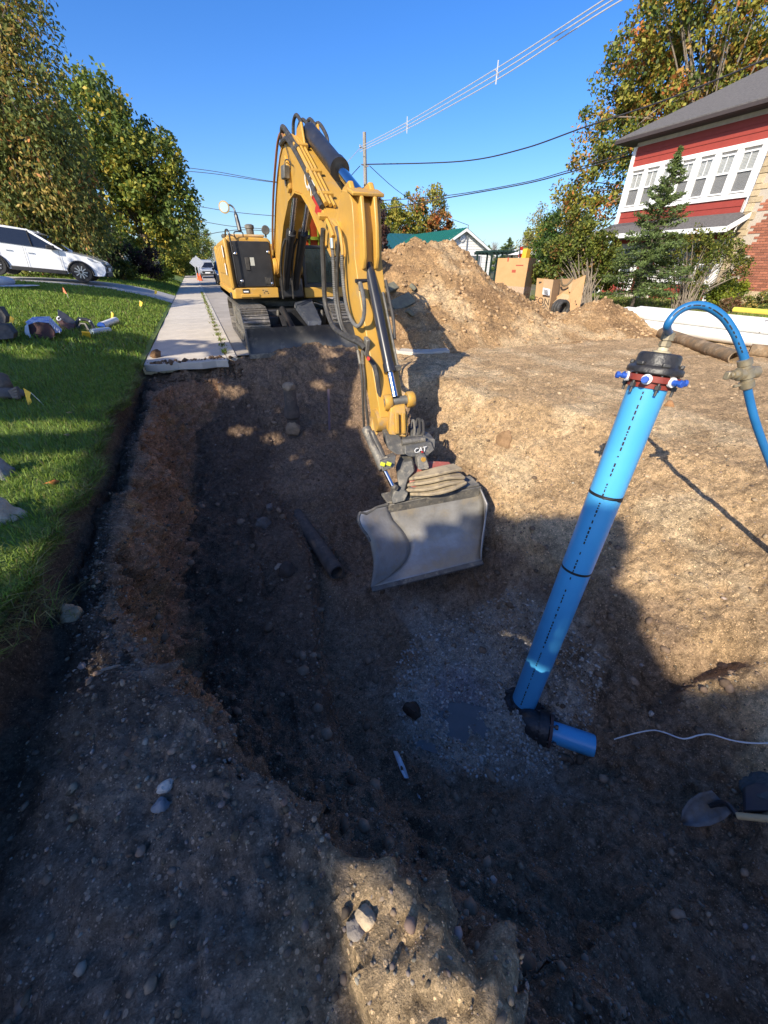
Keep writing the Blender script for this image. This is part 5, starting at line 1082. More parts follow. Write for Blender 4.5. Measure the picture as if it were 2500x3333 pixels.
for s in (-1, 1):
    e = Vector((A_.x+s*hw, 44.5, ER.z-.05)); t_ = Vector((A_.x, 44.5, A_.z+.02))
    rf_ = MB().prism([t_, e, e-Vector((0, 0, .1)), t_-Vector((0, 0, .1))], [v+Vector((0, 13, 0)) for v in (t_, e, e-Vector((0, 0, .1)), t_-Vector((0, 0, .1)))]).build('roof', GRN, bw, smooth=False)
    MB().prism([t_+Vector((0, -.03, -.06)), e+Vector((0, -.03, -.06)), e+Vector((0, -.03, -.3)), t_+Vector((0, -.03, -.34))], [v+Vector((0, .03, 0)) for v in (t_+Vector((0, -.03, -.06)), e+Vector((0, -.03, -.06)), e+Vector((0, -.03, -.3)), t_+Vector((0, -.03, -.34)))]).build('barge_board', WTRIM, rf_, smooth=False)
    for k in range(22): MB().beam(t_+Vector((0, .3+.58*k, .02)), e+Vector((0, .3+.58*k, .02)), .03, .03).build('roof_rib', GRN, rf_, smooth=False)
vq = PY(1505, 775, 44.9); MB().lathe([(.33, 0), (.36, .05), (.3, .08)], vq, (0, -1, 0), 20).build('round_vent', WTRIM, bw)
wq = PY(1546, 841, 44.9); w__ = MB().bb(wq.x-.8, wq.x+.8, 44.85, 44.94, wq.z-.75, wq.z+.35).build('window', WTRIM, bw, smooth=False); MB().bb(wq.x-.68, wq.x+.68, 44.83, 44.86, wq.z-.65, wq.z+.25).build('pane', GLZ, w__, smooth=False)
mq = PY(1525, 733, 44.8); MB().cyl((mq.x, 44.8, 1.5), mq, .05, n=8).build('service_mast', mk('grey_metal', (.35, .35, .35), rough=.4, metal=.5), bw)
# lower teal-roofed building to its left
q0 = PY(1222, 795, 58); q1 = PY(1325, 772, 58)
tb_ = thing('garage', (q0.x+3, 60, 0), 'low building with dark teal ribbed roof left of the bungalow', 'garage')
MB().bb(q0.x-4, q1.x+2, 58.6, 66, -.3, 3.3).build('wall', WSID, tb_, smooth=False)
r_ = MB().add([(q0.x-5, 57.6, 3.2), (q1.x+3, 57.6, 3.2), (q1.x+3, 62.5, q1.z+.6), (q0.x-5, 62.5, q1.z+.6), (q1.x+3, 67.4, 3.2), (q0.x-5, 67.4, 3.2)], [(0, 1, 2, 3), (3, 2, 4, 5)]).build('roof', mk('teal_roof', (.02, .10, .10), (.015, .085, .09), rough=.4), tb_, smooth=False, solid=.08)
for k in range(16): MB().beam((q0.x-4.6+k*.95, 57.7, 3.28), (q0.x-4.6+k*.95, 62.4, q1.z+.68), .05, .05).build('roof_rib', MATS['teal_roof'], r_, smooth=False)
# white shed right of the cartons
sq = PY(1835, 905, 34); shd = thing('shed', (sq.x, 36, 0), 'small white shed with green base behind the tall shrub', 'shed')
MB().bb(sq.x-3.5, sq.x+4, 34, 39, .6, 2.4).build('wall', WSID, shd, smooth=False); MB().bb(sq.x-3.52, sq.x+4.02, 33.98, 39, -.3, .6).build('base', mk('green_base', (.02, .10, .08), rough=.5), shd, smooth=False)
MB().prism([(sq.x-4.2, 33.6, 2.3), (sq.x+.2, 33.6, 3.4), (sq.x+4.6, 33.6, 2.3)], [(sq.x-4.2, 39.4, 2.3), (sq.x+.2, 39.4, 3.4), (sq.x+4.6, 39.4, 2.3)]).build('roof', WTRIM, shd, smooth=False)
# dark green pergola with lattice
pg0 = PY(1592, 905, 38); pg1 = PY(1688, 905, 38); PGM = mk('pergola_green', (.012, .035, .028), rough=.6)
pg = thing('pergola', (pg0.x, 38, 0), 'dark green garden pergola with lattice panels beside the bungalow', 'pergola')
zt = PY(1640, 828, 38).z
for x in (pg0.x, (pg0.x*2+pg1.x)/3, (pg0.x+2*pg1.x)/3, pg1.x):
    for y in (38, 40.5): MB().bb(x-.07, x+.07, y-.07, y+.07, -.3, zt).build('post', PGM, pg, smooth=False)
for y in (38, 40.5): MB().bb(pg0.x-.4, pg1.x+.4, y-.05, y+.05, zt, zt+.2).build('beam', PGM, pg, smooth=False)
for k in range(9): x = pg0.x+(pg1.x-pg0.x)*k/8; MB().bb(x-.03, x+.03, 37.6, 40.9, zt+.2, zt+.34).build('rafter', PGM, pg, smooth=False)
lx0 = PY(1622, 900, 37.9).x; lx1 = PY(1658, 900, 37.9).x
for k in range(10):
    x = lx0+(lx1-lx0)*k/9; MB().bb(x-.018, x+.018, 37.87, 37.89, .3, zt+.55).build('lattice_slat', PGM, pg, smooth=False)
for k in range(16): z = .35+k*(zt+.1)/15; MB().bb(lx0, lx1, 37.845, 37.868, z-.018, z+.018).build('lattice_slat', PGM, pg, smooth=False)
for k in range(24): x = pg0.x+(pg1.x-pg0.x)*k/23; MB().bb(x-.02, x+.02, 37.95, 37.97, 0, .95).build('railing_slat', PGM, pg, smooth=False)
MB().bb(pg0.x, pg1.x, 37.93, 37.99, .95, 1.03).build('rail', PGM, pg, smooth=False)
# ================================================================ CARTONS, PIPES, BAGS
CRD = mk('cardboard', (.46, .27, .12), (.41, .235, .10), rough=.85, scale=3, var=.08, bump=.05, bscale=40)
CRDI = mk('cardboard_inside', (.52, .35, .18), (.47, .31, .16), rough=.85, scale=3)
TAPE = mk('stretch_film', (.6, .6, .58), rough=.15, alpha=.25)
INK = mk('carton_ink', (.03, .02, .015), rough=.7); INKR = mk('carton_ink_red', (.35, .06, .03), rough=.7)
cb = G(1697, 1000, 0); bh = 1.75; sx = .62
tc1 = thing('tall_carton', (cb.x, cb.y, 0), 'tall upright cardboard carton wrapped in film beside the dirt heap', 'carton')
Mz = Matrix.Rotation(R_(36), 3, 'Z')
def lp(x, y, z): v = Mz @ Vector((x, y, 0)); return Vector((cb.x+v.x, cb.y+.75+v.y, z))
for (a, b) in (((-sx, -sx), (sx, -sx)), ((sx, -sx), (sx, sx)), ((sx, sx), (-sx, sx)), ((-sx, sx), (-sx, -sx))):
    a3, b3 = lp(*a, 0), lp(*b, 0); MB().beam(a3+Vector((0, 0, bh/2)), b3+Vector((0, 0, bh/2)), .02, bh).build('panel', CRD, tc1, smooth=False)
for (x, y, z, w2, h2) in ((.35, -sx-.013, 1.5, .28, .04), (-.45, -sx-.013, 1.72, .06, .16), (.1, -sx-.013, .45, .35, .05), (-.4, -sx-.013, 1.35, .14, .12)):
    c = lp(x, y, z); MB().box(c, (w2, .004, h2), Mz).build('printed_mark', INKR, tc1, smooth=False)
for (y, z, w2, h2) in ((-.3, 1.5, .3, .04), (.2, 1.7, .06, .14), (-.1, 1.3, .16, .1)):
    c = lp(-sx-.013, y, z); MB().box(c, (.004, w2, h2), Mz).build('printed_mark', INKR, tc1, smooth=False)
MB().prism([lp(-sx-.03, -sx-.03, .0), lp(sx+.03, -sx-.03, 0), lp(sx+.03, sx+.03, 0), lp(-sx-.03, sx+.03, 0)], [lp(-sx-.03, -sx-.03, .75), lp(sx+.03, -sx-.03, .7), lp(sx+.03, sx+.03, .75), lp(-sx-.03, sx+.03, .8)]).build('film', TAPE, tc1, smooth=False)
fq = lp(-.3, -.2, 1.5)
fl_ = thing('flag', tuple(fq), 'small striped red and white flag on a stick above the tall carton', 'flag')
MB().cyl(fq, P(1692, 800, (fq-Vector(_C)).dot(Vector(ray(1250, 1666.5)))), .02, n=6).build('pole', PGM, fl_)
ft = P(1692, 803, (fq-Vector(_C)).dot(Vector(ray(1250, 1666.5))))
for k in range(5): MB().bb(ft.x+.0, ft.x+.17, ft.y-.01, ft.y, ft.z-.12*k-.12, ft.z-.12*k).build('stripe', REDD if k % 2 == 0 else WHT, fl_, smooth=False)
MB().box(lp(.1, -.3, bh+.1), (.3, .2, .42), (0, .1, .3)).build('yellow_box', mk('box_yellow', (.75, .42, .03), rough=.6), label='small yellow box sticking out of the tall carton', cat='box', bevel=.01)
# opened, crushed carton
zc_ = 14.6
cc_ = G(1825, 1015, .05)
oc = thing('crushed_carton', (cc_.x, cc_.y, 0), 'torn open and crushed cardboard carton standing behind the heap', 'carton')
def card(pts, name='panel', mat=CRD, th=.02, dz=0):
    q = [P(*v) for v in pts]; n_ = (q[1]-q[0]).cross(q[2]-q[0]).normalized()
    return MB().prism(q, [v+n_*th for v in q]).build(name, mat, oc, smooth=False)
card([(1737, 1010, 14.2), (1748, 905, 14.4), (1770, 907, 14.1), (1762, 1015, 13.9)])
card([(1762, 1018, 13.9), (1770, 907, 14.1), (1802, 910, 14.3), (1784, 1025, 14.0)], mat=CRDI)
card([(1784, 1025, 14.0), (1802, 910, 14.3), (1824, 908, 14.9), (1812, 1000, 14.6)], mat=mk('cardboard_dark', (.30, .18, .085), rough=.85))
card([(1820, 908, 15.2), (1870, 906, 15.2), (1868, 1000, 14.9), (1812, 1010, 14.9)], mat=MATS['cardboard_dark'])
card([(1812, 965, 14.6), (1852, 938, 14.6), (1862, 958, 14.4), (1812, 985, 14.4)]); card([(1800, 985, 14.3), (1832, 955, 14.3), (1860, 962, 14.1), (1824, 998, 13.9)], mat=CRDI)
card([(1824, 998, 13.9), (1860, 962, 14.1), (1855, 985, 13.9), (1836, 1015, 13.8)])
card([(1844, 1018, 13.8), (1856, 960, 14.1), (1868, 912, 14.5), (1907, 895, 14.3), (1895, 960, 13.9), (1882, 1025, 13.6)], mat=CRD)
card([(1852, 950, 14.4), (1850, 930, 14.6), (1868, 912, 14.5), (1858, 950, 14.3)], mat=CRDI)
lb = card([(1766, 958, 13.86), (1768, 936, 13.92), (1791, 941, 14.06), (1789, 962, 13.99)], 'address_label', WHT, .008)
for k in range(4):
    a = P(1769+k, 943+k*4, 13.84); b = P(1783, 946+k*4, 13.93); MB().beam(a, b, .004, .02).build('label_print', INK, oc, smooth=False)
t0 = P(1735, 985, 14.05); MB().text('FON', .30, t0+Vector((0, -.05, 0)), P(1760, 990, 13.86)-t0, Vector((.0, .12, 1)), .004).build('lettering', INK, oc, smooth=False)
card([(1754, 921, 14.2), (1763, 920, 14.15), (1763, 917, 14.15), (1754, 917, 14.2)], 'hand_hole', INK, .01)
for k in range(4): a = P(1873+3*k, 980+10*k, 13.75); MB().box(a, (.05, .01, .03)).build('printed_mark', INK, oc, smooth=False)
sb = P(1843, 918, 14.8); MB().tube(catmull([sb+Vector((-.3, 0, .1)), sb+Vector((-.15, 0, -.1)), sb+Vector((.1, 0, -.08)), sb+Vector((.3, 0, .15))], 6), .035, 8).build('strap_coil', mk('dusty_strap', (.20, .15, .09), rough=.9), oc)
# corrugated black drain coil at the foot of the carton
cq = P(1816, 1003, 13.7); dc = MB()
for k in range(3): dc.tube([cq+Vector((.23*math.cos(t*.3), -.12*k, .23*math.sin(t*.3))) for t in range(22)], .06, 8)
tag(dc.build('drain_pipe_coil', HOSE), 'black corrugated drain pipe coiled at the foot of the crushed carton', 'pipe coil')
# white plastic sacks
for k, (x, y, r_, lab) in enumerate(((1905, 1030, .42, 'white plastic sack left of the small heap, next to the carton'), (1965, 1030, .38, 'white plastic sack behind the small heap'), (2105, 1036, .22, 'white sack peeping out behind the small heap, nearest the pipes'))):
    c = P(x, y, 12.6); c.z = .05
    MB().ico(c+Vector((0, 0, .1)), r_, 3, .35, (1.3, .9, .55), (0, 0, k), 20+k).build('plastic_sack', mk('white_sack', (.78, .78, .76), (.70, .70, .69), rough=.5, scale=9, bump=.5, bscale=12), label=lab, cat='sack')
# bundle of white pipes, a yellow pipe on top, an old rusty pipe in front
PVC = mk('white_pvc', (.78, .77, .73), (.72, .70, .65), rough=.35, scale=3)
def pipeY(x, z, r, y0, y1, lab, mat=PVC, grp=None, dx=0, nm='pvc_pipe'):
    return MB().lathe([(r*.88, .3), (r*.88, 0), (r, 0), (r, y1-y0), (r*.9, y1-y0)], (x, y0, z), (dx, y1-y0, 0), 20).build(nm, mat, label=lab, cat='pipe', group=grp)
names_ = ['nearest', 'second nearest', 'middle', 'second farthest', 'farthest']
for k in range(5): pipeY(10.95+.27*k, .15, .13, .6, 8.9-.15*(k % 3), 'white plastic pipe on the ground, %s of the bottom row' % names_[k], grp='stacked white pipes')
for k, nm in enumerate(('nearest', 'second', 'third', 'farthest')): pipeY(11.09+.27*k, .385, .13, .9, 8.7+.12*(k % 2), 'white plastic pipe, %s in the upper row of the stack' % nm, grp='stacked white pipes')
pipeY(11.95, .62, .055, -.5, 6.4, 'thin yellow pipe lying on top of the white pipe stack', mk('yellow_pipe', (.75, .60, .08), rough=.4), nm='gas_pipe')
MB().tube([(10.98, 5.2, .3), (11.1, 5.25, .53), (11.5, 5.1, .54), (12.0, 5.0, .53)], .008, 6).build('pipe_strap', HOSE, label='black binding strap across the white pipe stack', cat='strap')
ro0 = G(2190, 1095, .1); ro1 = G(2395, 1165, .1); dd = (ro1-ro0).normalized()
MB().lathe([(.1, .25), (.1, 0), (.12, 0), (.12, (ro1-ro0).length+.6)], ro1, -dd, 20).build('rusty_pipe', mk('rusty_mud_pipe', (.24, .15, .075), (.13, .10, .065), rough=.9, scale=7, detail=8, bump=.5, bscale=30, col3=(.36, .26, .16), s3=5, lo3=.5, hi3=.7), label='old brown pipe caked in mud lying before the white pipes', cat='pipe')
ro2 = G(2440, 1140, .1); MB().lathe([(.1, .2), (.1, 0), (.12, 0), (.12, 2.4)], ro2, (.55, -1, 0), 20).build('rusty_pipe', MATS['rusty_mud_pipe'], label='second muddy brown pipe at the right edge behind the blue hose', cat='pipe')
# ================================================================ UTILITY POLES AND LINES
WOOD = mk('weathered_pole', (.30, .27, .23), (.22, .20, .17), rough=.9, scale=8, bump=.4, bscale=30)
LINE = mk('line_black', (.02, .02, .025), rough=.5); LINEW = mk('line_bright', (.62, .62, .62), rough=.3, metal=.3)
PZ = 27.0; pt = P(1186, 430, PZ); pb = Vector((pt.x, pt.y, -.2))
up = thing('utility_pole', tuple(pb), 'grey wooden utility pole rising behind the excavator boom', 'utility pole')
MB().tube([pb, pt], [.17, .12], 14).build('pole', WOOD, up)
for (x, y) in ((1172, 480), (1176, 535), (1200, 540)): MB().beam(P(1186, y+3, PZ-.15), P(x, y, PZ-.2), .07, .07).build('bracket', STEELD, up, smooth=False)
MB().lathe([(.04, 0), (.07, .03), (.04, .07), (.07, .1), (.04, .14)], P(1172, 480, PZ-.2), (0, 0, 1), 10).build('insulator', mk('porcelain', (.5, .5, .5), rough=.2), up)
MB().lathe([(.2, 0), (.22, .1), (.22, .75), (.15, .85)], P(1196, 690, PZ-.6), (0, 0, 1), 14).build('transformer', STEELD, up)
def line(pts, r, mat, lab, n=10, name='power_line', sag=0):
    q = catmull(pts, n); return MB().tube(q, r, 6).build(name, mat, label=lab, cat='cable')
for k, (dx, lab) in enumerate(((0, 'upper of the three bright power lines crossing the sky'), (1, 'middle of the three bright power lines crossing the sky'), (2, 'lowest of the three bright power lines crossing the sky'))):
    line([P(1172, 478+8*k, PZ-.3), P(1325+2*k, 398+10*k, 22.5), P(1618+4*k, 222+16*k, 16.5), P(1965+26*k, 0+2*k, 12.4), P(2400+60*k, -280+20*k, 9.6)], .02, LINEW, lab)
for k, (x, y, zc, lab) in enumerate(((1618, 236, 16.5, 'nearer cable spacer hanging on the three bright power lines'), (1325, 407, 22.5, 'farther cable spacer on the bright power lines, closer to the pole'))):
    c = P(x, y, zc); MB().beam(c+Vector((0, 0, .36)), c-Vector((0, 0, .36)), .035, .035).beam(c+Vector((-.12, 0, .08)), c+Vector((.12, 0, -.1)), .03, .03).build('line_spacer', mk('spacer_grey', (.6, .6, .6), rough=.4), label=lab, cat='cable spacer')
line([P(1190, 535, PZ), P(1500, 525, 25), P(1700, 485, 23), P(1900, 415, 21), P(2180, 320, 19), P(2500, 190, 17), P(2800, 60, 15.5)], .035, LINE, 'thick black cable from the pole, highest of those passing the house', name='cable')
line([P(1200, 655, PZ), P(1450, 637, 25), P(1700, 595, 23), P(1850, 555, 21.5), P(2070, 490, 19.8), P(2300, 430, 18), P(2560, 350, 16.5)], .022, LINE, 'thin black cable passing the house, upper of the lower pair', name='cable')
line([P(1200, 690, PZ), P(1450, 645, 25), P(1700, 600, 23), P(1850, 562, 21.5), P(2070, 500, 19.8), P(2300, 442, 18), P(2560, 365, 16.5)], .03, LINE, 'thicker black cable passing the house, lower of the lower pair', name='cable')
line([P(1203, 540, PZ), P(1300, 625, 34), P(1400, 685, 40), mq], .022, LINE, 'service wire dropping from the pole to the bungalow roof', name='cable')
line([P(1172, 540, PZ), P(1140, 575, 26.5), P(1110, 610, 26)], .022, LINE, 'short guy cable from the pole towards the excavator boom', name='cable')
line([P(1172, 482, PZ), P(1120, 540, 29), P(1060, 610, 31)], .018, LINEW, 'bright wire running from the pole down behind the boom', name='cable')
for k, (p0, p1, p2, lab) in enumerate((((560, 540), (700, 558), (900, 592), 'upper dark wire in the sky left of the boom'), ((560, 552), (700, 566), (900, 594), 'second dark wire in the sky left of the boom, just below the upper'), ((620, 668), (760, 690), (900, 703), 'dark wire passing behind the excavator mirror'), ((620, 715), (760, 737), (920, 748), 'lowest dark wire above the excavator hood'), ((640, 762), (720, 755), (800, 748), 'faint wire just above the engine hood'))):
    line([P(p0[0]-200, p0[1]-25, 44), P(*p0, 42), P(*p1, 41), P(*p2, 40), P(p2[0]+200, p2[1]+12, 40)], .03, LINE, lab, name='cable')
for k, (x, y, zc, lab) in enumerate(((691, 808, 110, 'far utility pole with crossarm above the parked cars, nearer one'), (679, 825, 160, 'far utility pole with crossarm above the parked cars, farther one'))):
    t_ = P(x, y, zc); o_ = thing('utility_pole', (t_.x, t_.y, 0), lab, 'utility pole'); MB().cyl((t_.x, t_.y, -.5), t_, .18, n=8).build('pole', WOOD, o_); MB().bb(t_.x-1.3, t_.x+1.3, t_.y-.1, t_.y+.1, t_.z-.6, t_.z-.4).build('crossarm', WOOD, o_)
lpz = P(497, 802, 33); lpb = Vector((lpz.x, lpz.y, .3)); o_ = thing('utility_pole', tuple(lpb), 'pale wooden pole on the left verge below the round tree', 'utility pole'); MB().tube([lpb, (lpb.x, lpb.y, 9)], [.2, .15], 12).build('pole', mk('pale_pole', (.42, .37, .30), (.35, .31, .25), rough=.9, scale=8), o_)
# ================================================================ CARS
RUB = mk('tyre_rubber', (.014, .014, .014), (.022, .022, .022), rough=.8); ALLOY = mk('alloy', (.55, .55, .56), rough=.3, metal=.8); TINT = mk('tinted_glass', (.012, .014, .018), rough=.05, spec=.8); PLAST = mk('black_plastic', (.015, .015, .016), rough=.6)
def car(name, loc, rot, paint, label, L=4.35, W=1.8, Hh=1.62, s=1.0):
    """built along local +x (nose), origin on the ground under its middle, then turned into place"""
    root = thing(name, (0, 0, 0), label, 'car')
    h = L/2; w2 = W/2
    prof = [(-h, .38), (-h-.02, .62), (-h+.03, .95), (-h+.22, 1.05), (-h+.9, 1.08), (h-1.25, 1.02), (h-.55, .92), (h-.12, .78), (h, .62), (h, .42), (h-.1, .28), (h-.42, .26)]
    def arch(cx, r=.40, n=9): return [(cx+r*math.cos(math.pi*i/(n-1)), .30+r*math.sin(math.pi*i/(n-1))) for i in range(n)]
    bot = arch(h-.85)+[(h-1.3, .25), (-h+1.25, .25)]+arch(-h+.82)+[(-h+.4, .28)]
    poly = prof+bot
    def ring(y, k): return [(x*(1-.012*k), y, z) for x, z in poly]
    m = MB(); n = len(poly); rings = [ring(-w2+.04, 1), ring(-w2, 0), ring(w2, 0), ring(w2-.04, 1)]
    vs = [v for r in rings for v in r]; fs = [tuple(range(n-1, -1, -1)), tuple(3*n+i for i in range(n))]
    for k in range(3): fs += [(k*n+i, k*n+(i+1) % n, (k+1)*n+(i+1) % n, (k+1)*n+i) for i in range(n)]
    body = m.add(vs, fs).build('body', paint, root, bevel=.03, angle=30)
    # greenhouse: glass block with a painted roof and pillars
    gp = [(-h+.12, 1.06), (h-1.32, 1.02), (h-1.95, 1.48), (h-2.35, Hh-.06), (-h+.75, Hh-.03), (-h+.42, Hh-.12)]
    def gr(y, k): return [(x, y, z) for x, z in gp]
    A2 = [(x, -w2+.08+.16*(z-1.02)/.6, z) for x, z in gp]; B2 = [(x, w2-.08-.16*(z-1.02)/.6, z) for x, z in gp]
    MB().prism(A2, B2).build('windows', TINT, root, bevel=.02)
    rt = [(h-1.93, 1.475), (h-2.3, Hh-.03), (h-2.9, Hh), (-h+.75, Hh), (-h+.36, Hh-.1), (-h+.42, Hh-.15), (-h+.75, Hh-.06), (h-2.33, Hh-.09)]
    y_ = w2-.08-.16*.9
    MB().prism([(x, -y_, z) for x, z in rt], [(x, y_, z) for x, z in rt]).build('roof', paint, root, bevel=.015)
    for sgn in (-1, 1):
        for (a, b) in (((h-1.3, 1.02), (h-2.3, Hh-.05)), ((-h+.1, 1.04), (-h+.55, Hh-.08))):
            ya = sgn*(w2-.075); yb = sgn*(w2-.075-.15)
            MB().beam((a[0], ya, a[1]), (b[0], yb, b[1]), .05, .07).build('pillar', paint, root, bevel=.01)
        MB().beam((-.05, sgn*(w2-.07), 1.04), (-.12, sgn*(w2-.21), Hh-.08), .03, .07).build('pillar', PLAST, root)
        MB().bb(h-1.75, h-1.5, sgn*(w2+.02), sgn*(w2+.17), 1.02, 1.16).build('mirror', PLAST, root, bevel=.03)
        MB().bb(-h+1.3, h-1.32, sgn*(w2-.05), sgn*(w2+.012), .22, .36).build('sill', PLAST, root, bevel=.02)
        for cx in (h-.85, -h+.82):
            wh = MB().lathe([(.2, -.1), (.34, -.11), (.352, -.08), (.352, .08), (.34, .11), (.2, .1)], (cx, sgn*(w2-.11), .352), (0, 1, 0), 26).build('tyre', RUB, root)
            MB().lathe([(.235, 0), (.235, .02)], (cx, sgn*(w2-.02), .352), (0, sgn, 0), 24).build('rim', PLAST, wh)
            for q in range(10):
                a = q*math.pi/5; MB().beam((cx+.05*math.cos(a), sgn*(w2+.005), .352+.05*math.sin(a)), (cx+.22*math.cos(a), sgn*(w2+.005), .352+.22*math.sin(a)), .035, .02, (0, 1, 0)).build('spoke', ALLOY, wh)
            ar = MB(); pa = [(cx+.42*math.cos(math.pi*i/12), sgn*(w2+.0), .30+.42*math.sin(math.pi*i/12)) for i in range(13)]
            ar.tube(pa, .035, 6).build('arch_trim', PLAST, root)
        MB().prism([(h-.02, sgn*(w2-.05), .70), (h-.5, sgn*(w2+.004), .80), (h-.55, sgn*(w2+.004), .88), (h-.1, sgn*(w2-.1), .78)], [(h-.0, sgn*(w2-.45), .68), (h-.12, sgn*(w2-.45), .76), (h-.14, sgn*(w2-.45), .80), (h-.06, sgn*(w2-.45), .77)]).build('headlight', mk('headlight', (.45, .47, .5), rough=.1, metal=.3), root)
        MB().box((h-.03, sgn*(w2-.2), .46), (.09, .1, .16)).build('fog_lamp', PLAST, root, bevel=.01)
        MB().box((h-2.35, sgn*(w2+.006), .86), (.2, .02, .03)).build('door_handle', paint, root); MB().box((-h+1.35, sgn*(w2+.006), .88), (.2, .02, .03)).build('door_handle', paint, root)
        for x in (h-1.42, h-2.5, -h+1.05): MB().box((x, sgn*(w2+.0005), .68), (.008, .006, .66)).build('door_gap', PLAST, root)
    MB().bb(h-.03, h+.02, -.55, .55, .45, .68).build('grille', PLAST, root, bevel=.02); MB().bb(h-.06, h+.025, -w2+.2, w2-.2, .26, .40).build('bumper_trim', PLAST, root, bevel=.02)
    MB().bb(h+.02, h+.03, -.26, .26, .46, .58).build('number_plate', WHT, root)
    root.location = loc; root.rotation_euler = rot; root.scale = (s, s, s)
    return root
wheel = PY(275, 921, 23.6)
cpos = Vector((wheel.x-(4.35/2-.85)*1.1, 23.6+.95, 0)); cpos.z = float(LZ(cpos.x, cpos.y))+.10
car('parked_car', cpos, (0, R_(6), 0), mk('white_paint', (.74, .75, .77), (.72, .73, .75), rough=.2, coat=.8, scale=1), 'white crossover car parked on the driveway under the trees', s=1.1)
car('parked_car', (2.75, 42.5, .01), (0, 0, R_(-90)), mk('navy_paint', (.014, .022, .04), (.012, .02, .036), rough=.2, coat=.8, scale=1), 'dark blue car standing on the road behind the excavator', s=1.08)
car('parked_car', (1.75, 64, .01), (0, 0, R_(-90)), mk('silver_paint', (.34, .36, .38), (.32, .34, .36), rough=.25, coat=.6, scale=1), 'silver car far down the road behind the dark blue one', s=1.15, Hh=1.75)
# road signs seen from behind, cones
SIGN = mk('sign_back', (.62, .64, .68), rough=.35, metal=.4)
for k, (x, y0, y1, sz, lab) in enumerate(((632, 852, 905, .55, 'diamond road sign on a post, left of the pair by the kerb'), (641, 850, 908, .62, 'larger road sign on a post, middle of the group by the kerb'), (650, 853, 906, .5, 'diamond road sign, right of the group before the silver car'), (612, 875, 893, .4, 'small diamond sign at the far end of the pavement'))):
    b_ = G(x+10 if k < 3 else x, y1, 0); b_.x = max(b_.x, -.3); t_ = PY(x, y0, b_.y); sg = thing('road_sign', (b_.x, b_.y, 0), lab, 'road sign')
    MB().cyl((b_.x, b_.y, 0), (t_.x, b_.y, t_.z), .045, n=8).build('post', SIGN, sg); MB().box((t_.x, b_.y-.05, t_.z-.1), (sz*1.5, .02, sz*1.5), (0, R_(45), 0)).build('sign_plate', SIGN, sg)
for k, (x, y, lab) in enumerate(((648, 912, 'orange traffic cone at the foot of the road signs'), (655, 914, 'second orange cone beside the sign posts, nearer the dark blue car'))):
    b_ = G(x, y, 0); cn = thing('traffic_cone', tuple(b_), lab, 'traffic cone'); MB().lathe([(.2, .03), (.16, .1), (.04, .68)], b_, (0, 0, 1), 14).build('cone', ORG, cn); MB().box(b_+Vector((0, 0, .015)), (.42, .42, .03)).build('base', RUB, cn)
# ================================================================ HOUSES ON THE LEFT
def lefthouse(x0, x1, y0, y1, zb, zw, zr, wall, roof, label):
    h = thing('house', ((x0+x1)/2, y0, zb), label, 'house'); xm = (y0+y1)/2
    b = MB().yz([(y0, zb-.4), (y1, zb-.4), (y1, zw), (xm, zr-.1), (y0, zw)], x0, x1).build('wall', wall, h, smooth=False)
    for s in (0, 1):
        e = (y0-.4 if s == 0 else y1+.4); MB().prism([(x0-.4, e, zw-.25), (x0-.4, xm, zr), (x0-.4, xm, zr+.12), (x0-.4, e, zw-.12)], [(x1+.4, e, zw-.25), (x1+.4, xm, zr), (x1+.4, xm, zr+.12), (x1+.4, e, zw-.12)]).build('roof', roof, h, smooth=False)
    for k in range(3):
        y = y0+(y1-y0)*(k+.5)/3; w_ = MB().bb(x1, x1+.06, y-.6, y+.6, zb+.9, zb+2.2).build('window', WTRIM, h, smooth=False); MB().bb(x1+.05, x1+.07, y-.5, y+.5, zb+1.0, zb+2.1).build('pane', GLZ, w_, smooth=False)
    for k in range(2):
        x = x0+(x1-x0)*(k+.6)/2; w_ = MB().bb(x-.6, x+.6, y0-.06, y0, zb+.9, zb+2.2).build('window', WTRIM, h, smooth=False); MB().bb(x-.5, x+.5, y0-.07, y0-.05, zb+1.0, zb+2.1).build('pane', GLZ, w_, smooth=False)
lefthouse(-22, -9.5, 40, 50, 1.0, 4.0, 6.6, WSID, SHIN, 'white house half hidden behind the drooping tree and white car')
lefthouse(-20, -8.5, 58, 68, .9, 3.8, 6.4, mk('grey_siding', (.33, .33, .34), rough=.7), mk('blue_black_roof', (.03, .035, .06), rough=.8), 'grey house with dark blue roof beyond the white house')
lefthouse(-20, -9, 78, 90, .8, 3.6, 6.0, mk('tan_siding', (.42, .33, .24), rough=.7), mk('brown_roof', (.20, .14, .10), rough=.85), 'tan house with brown roof farther along the left side')
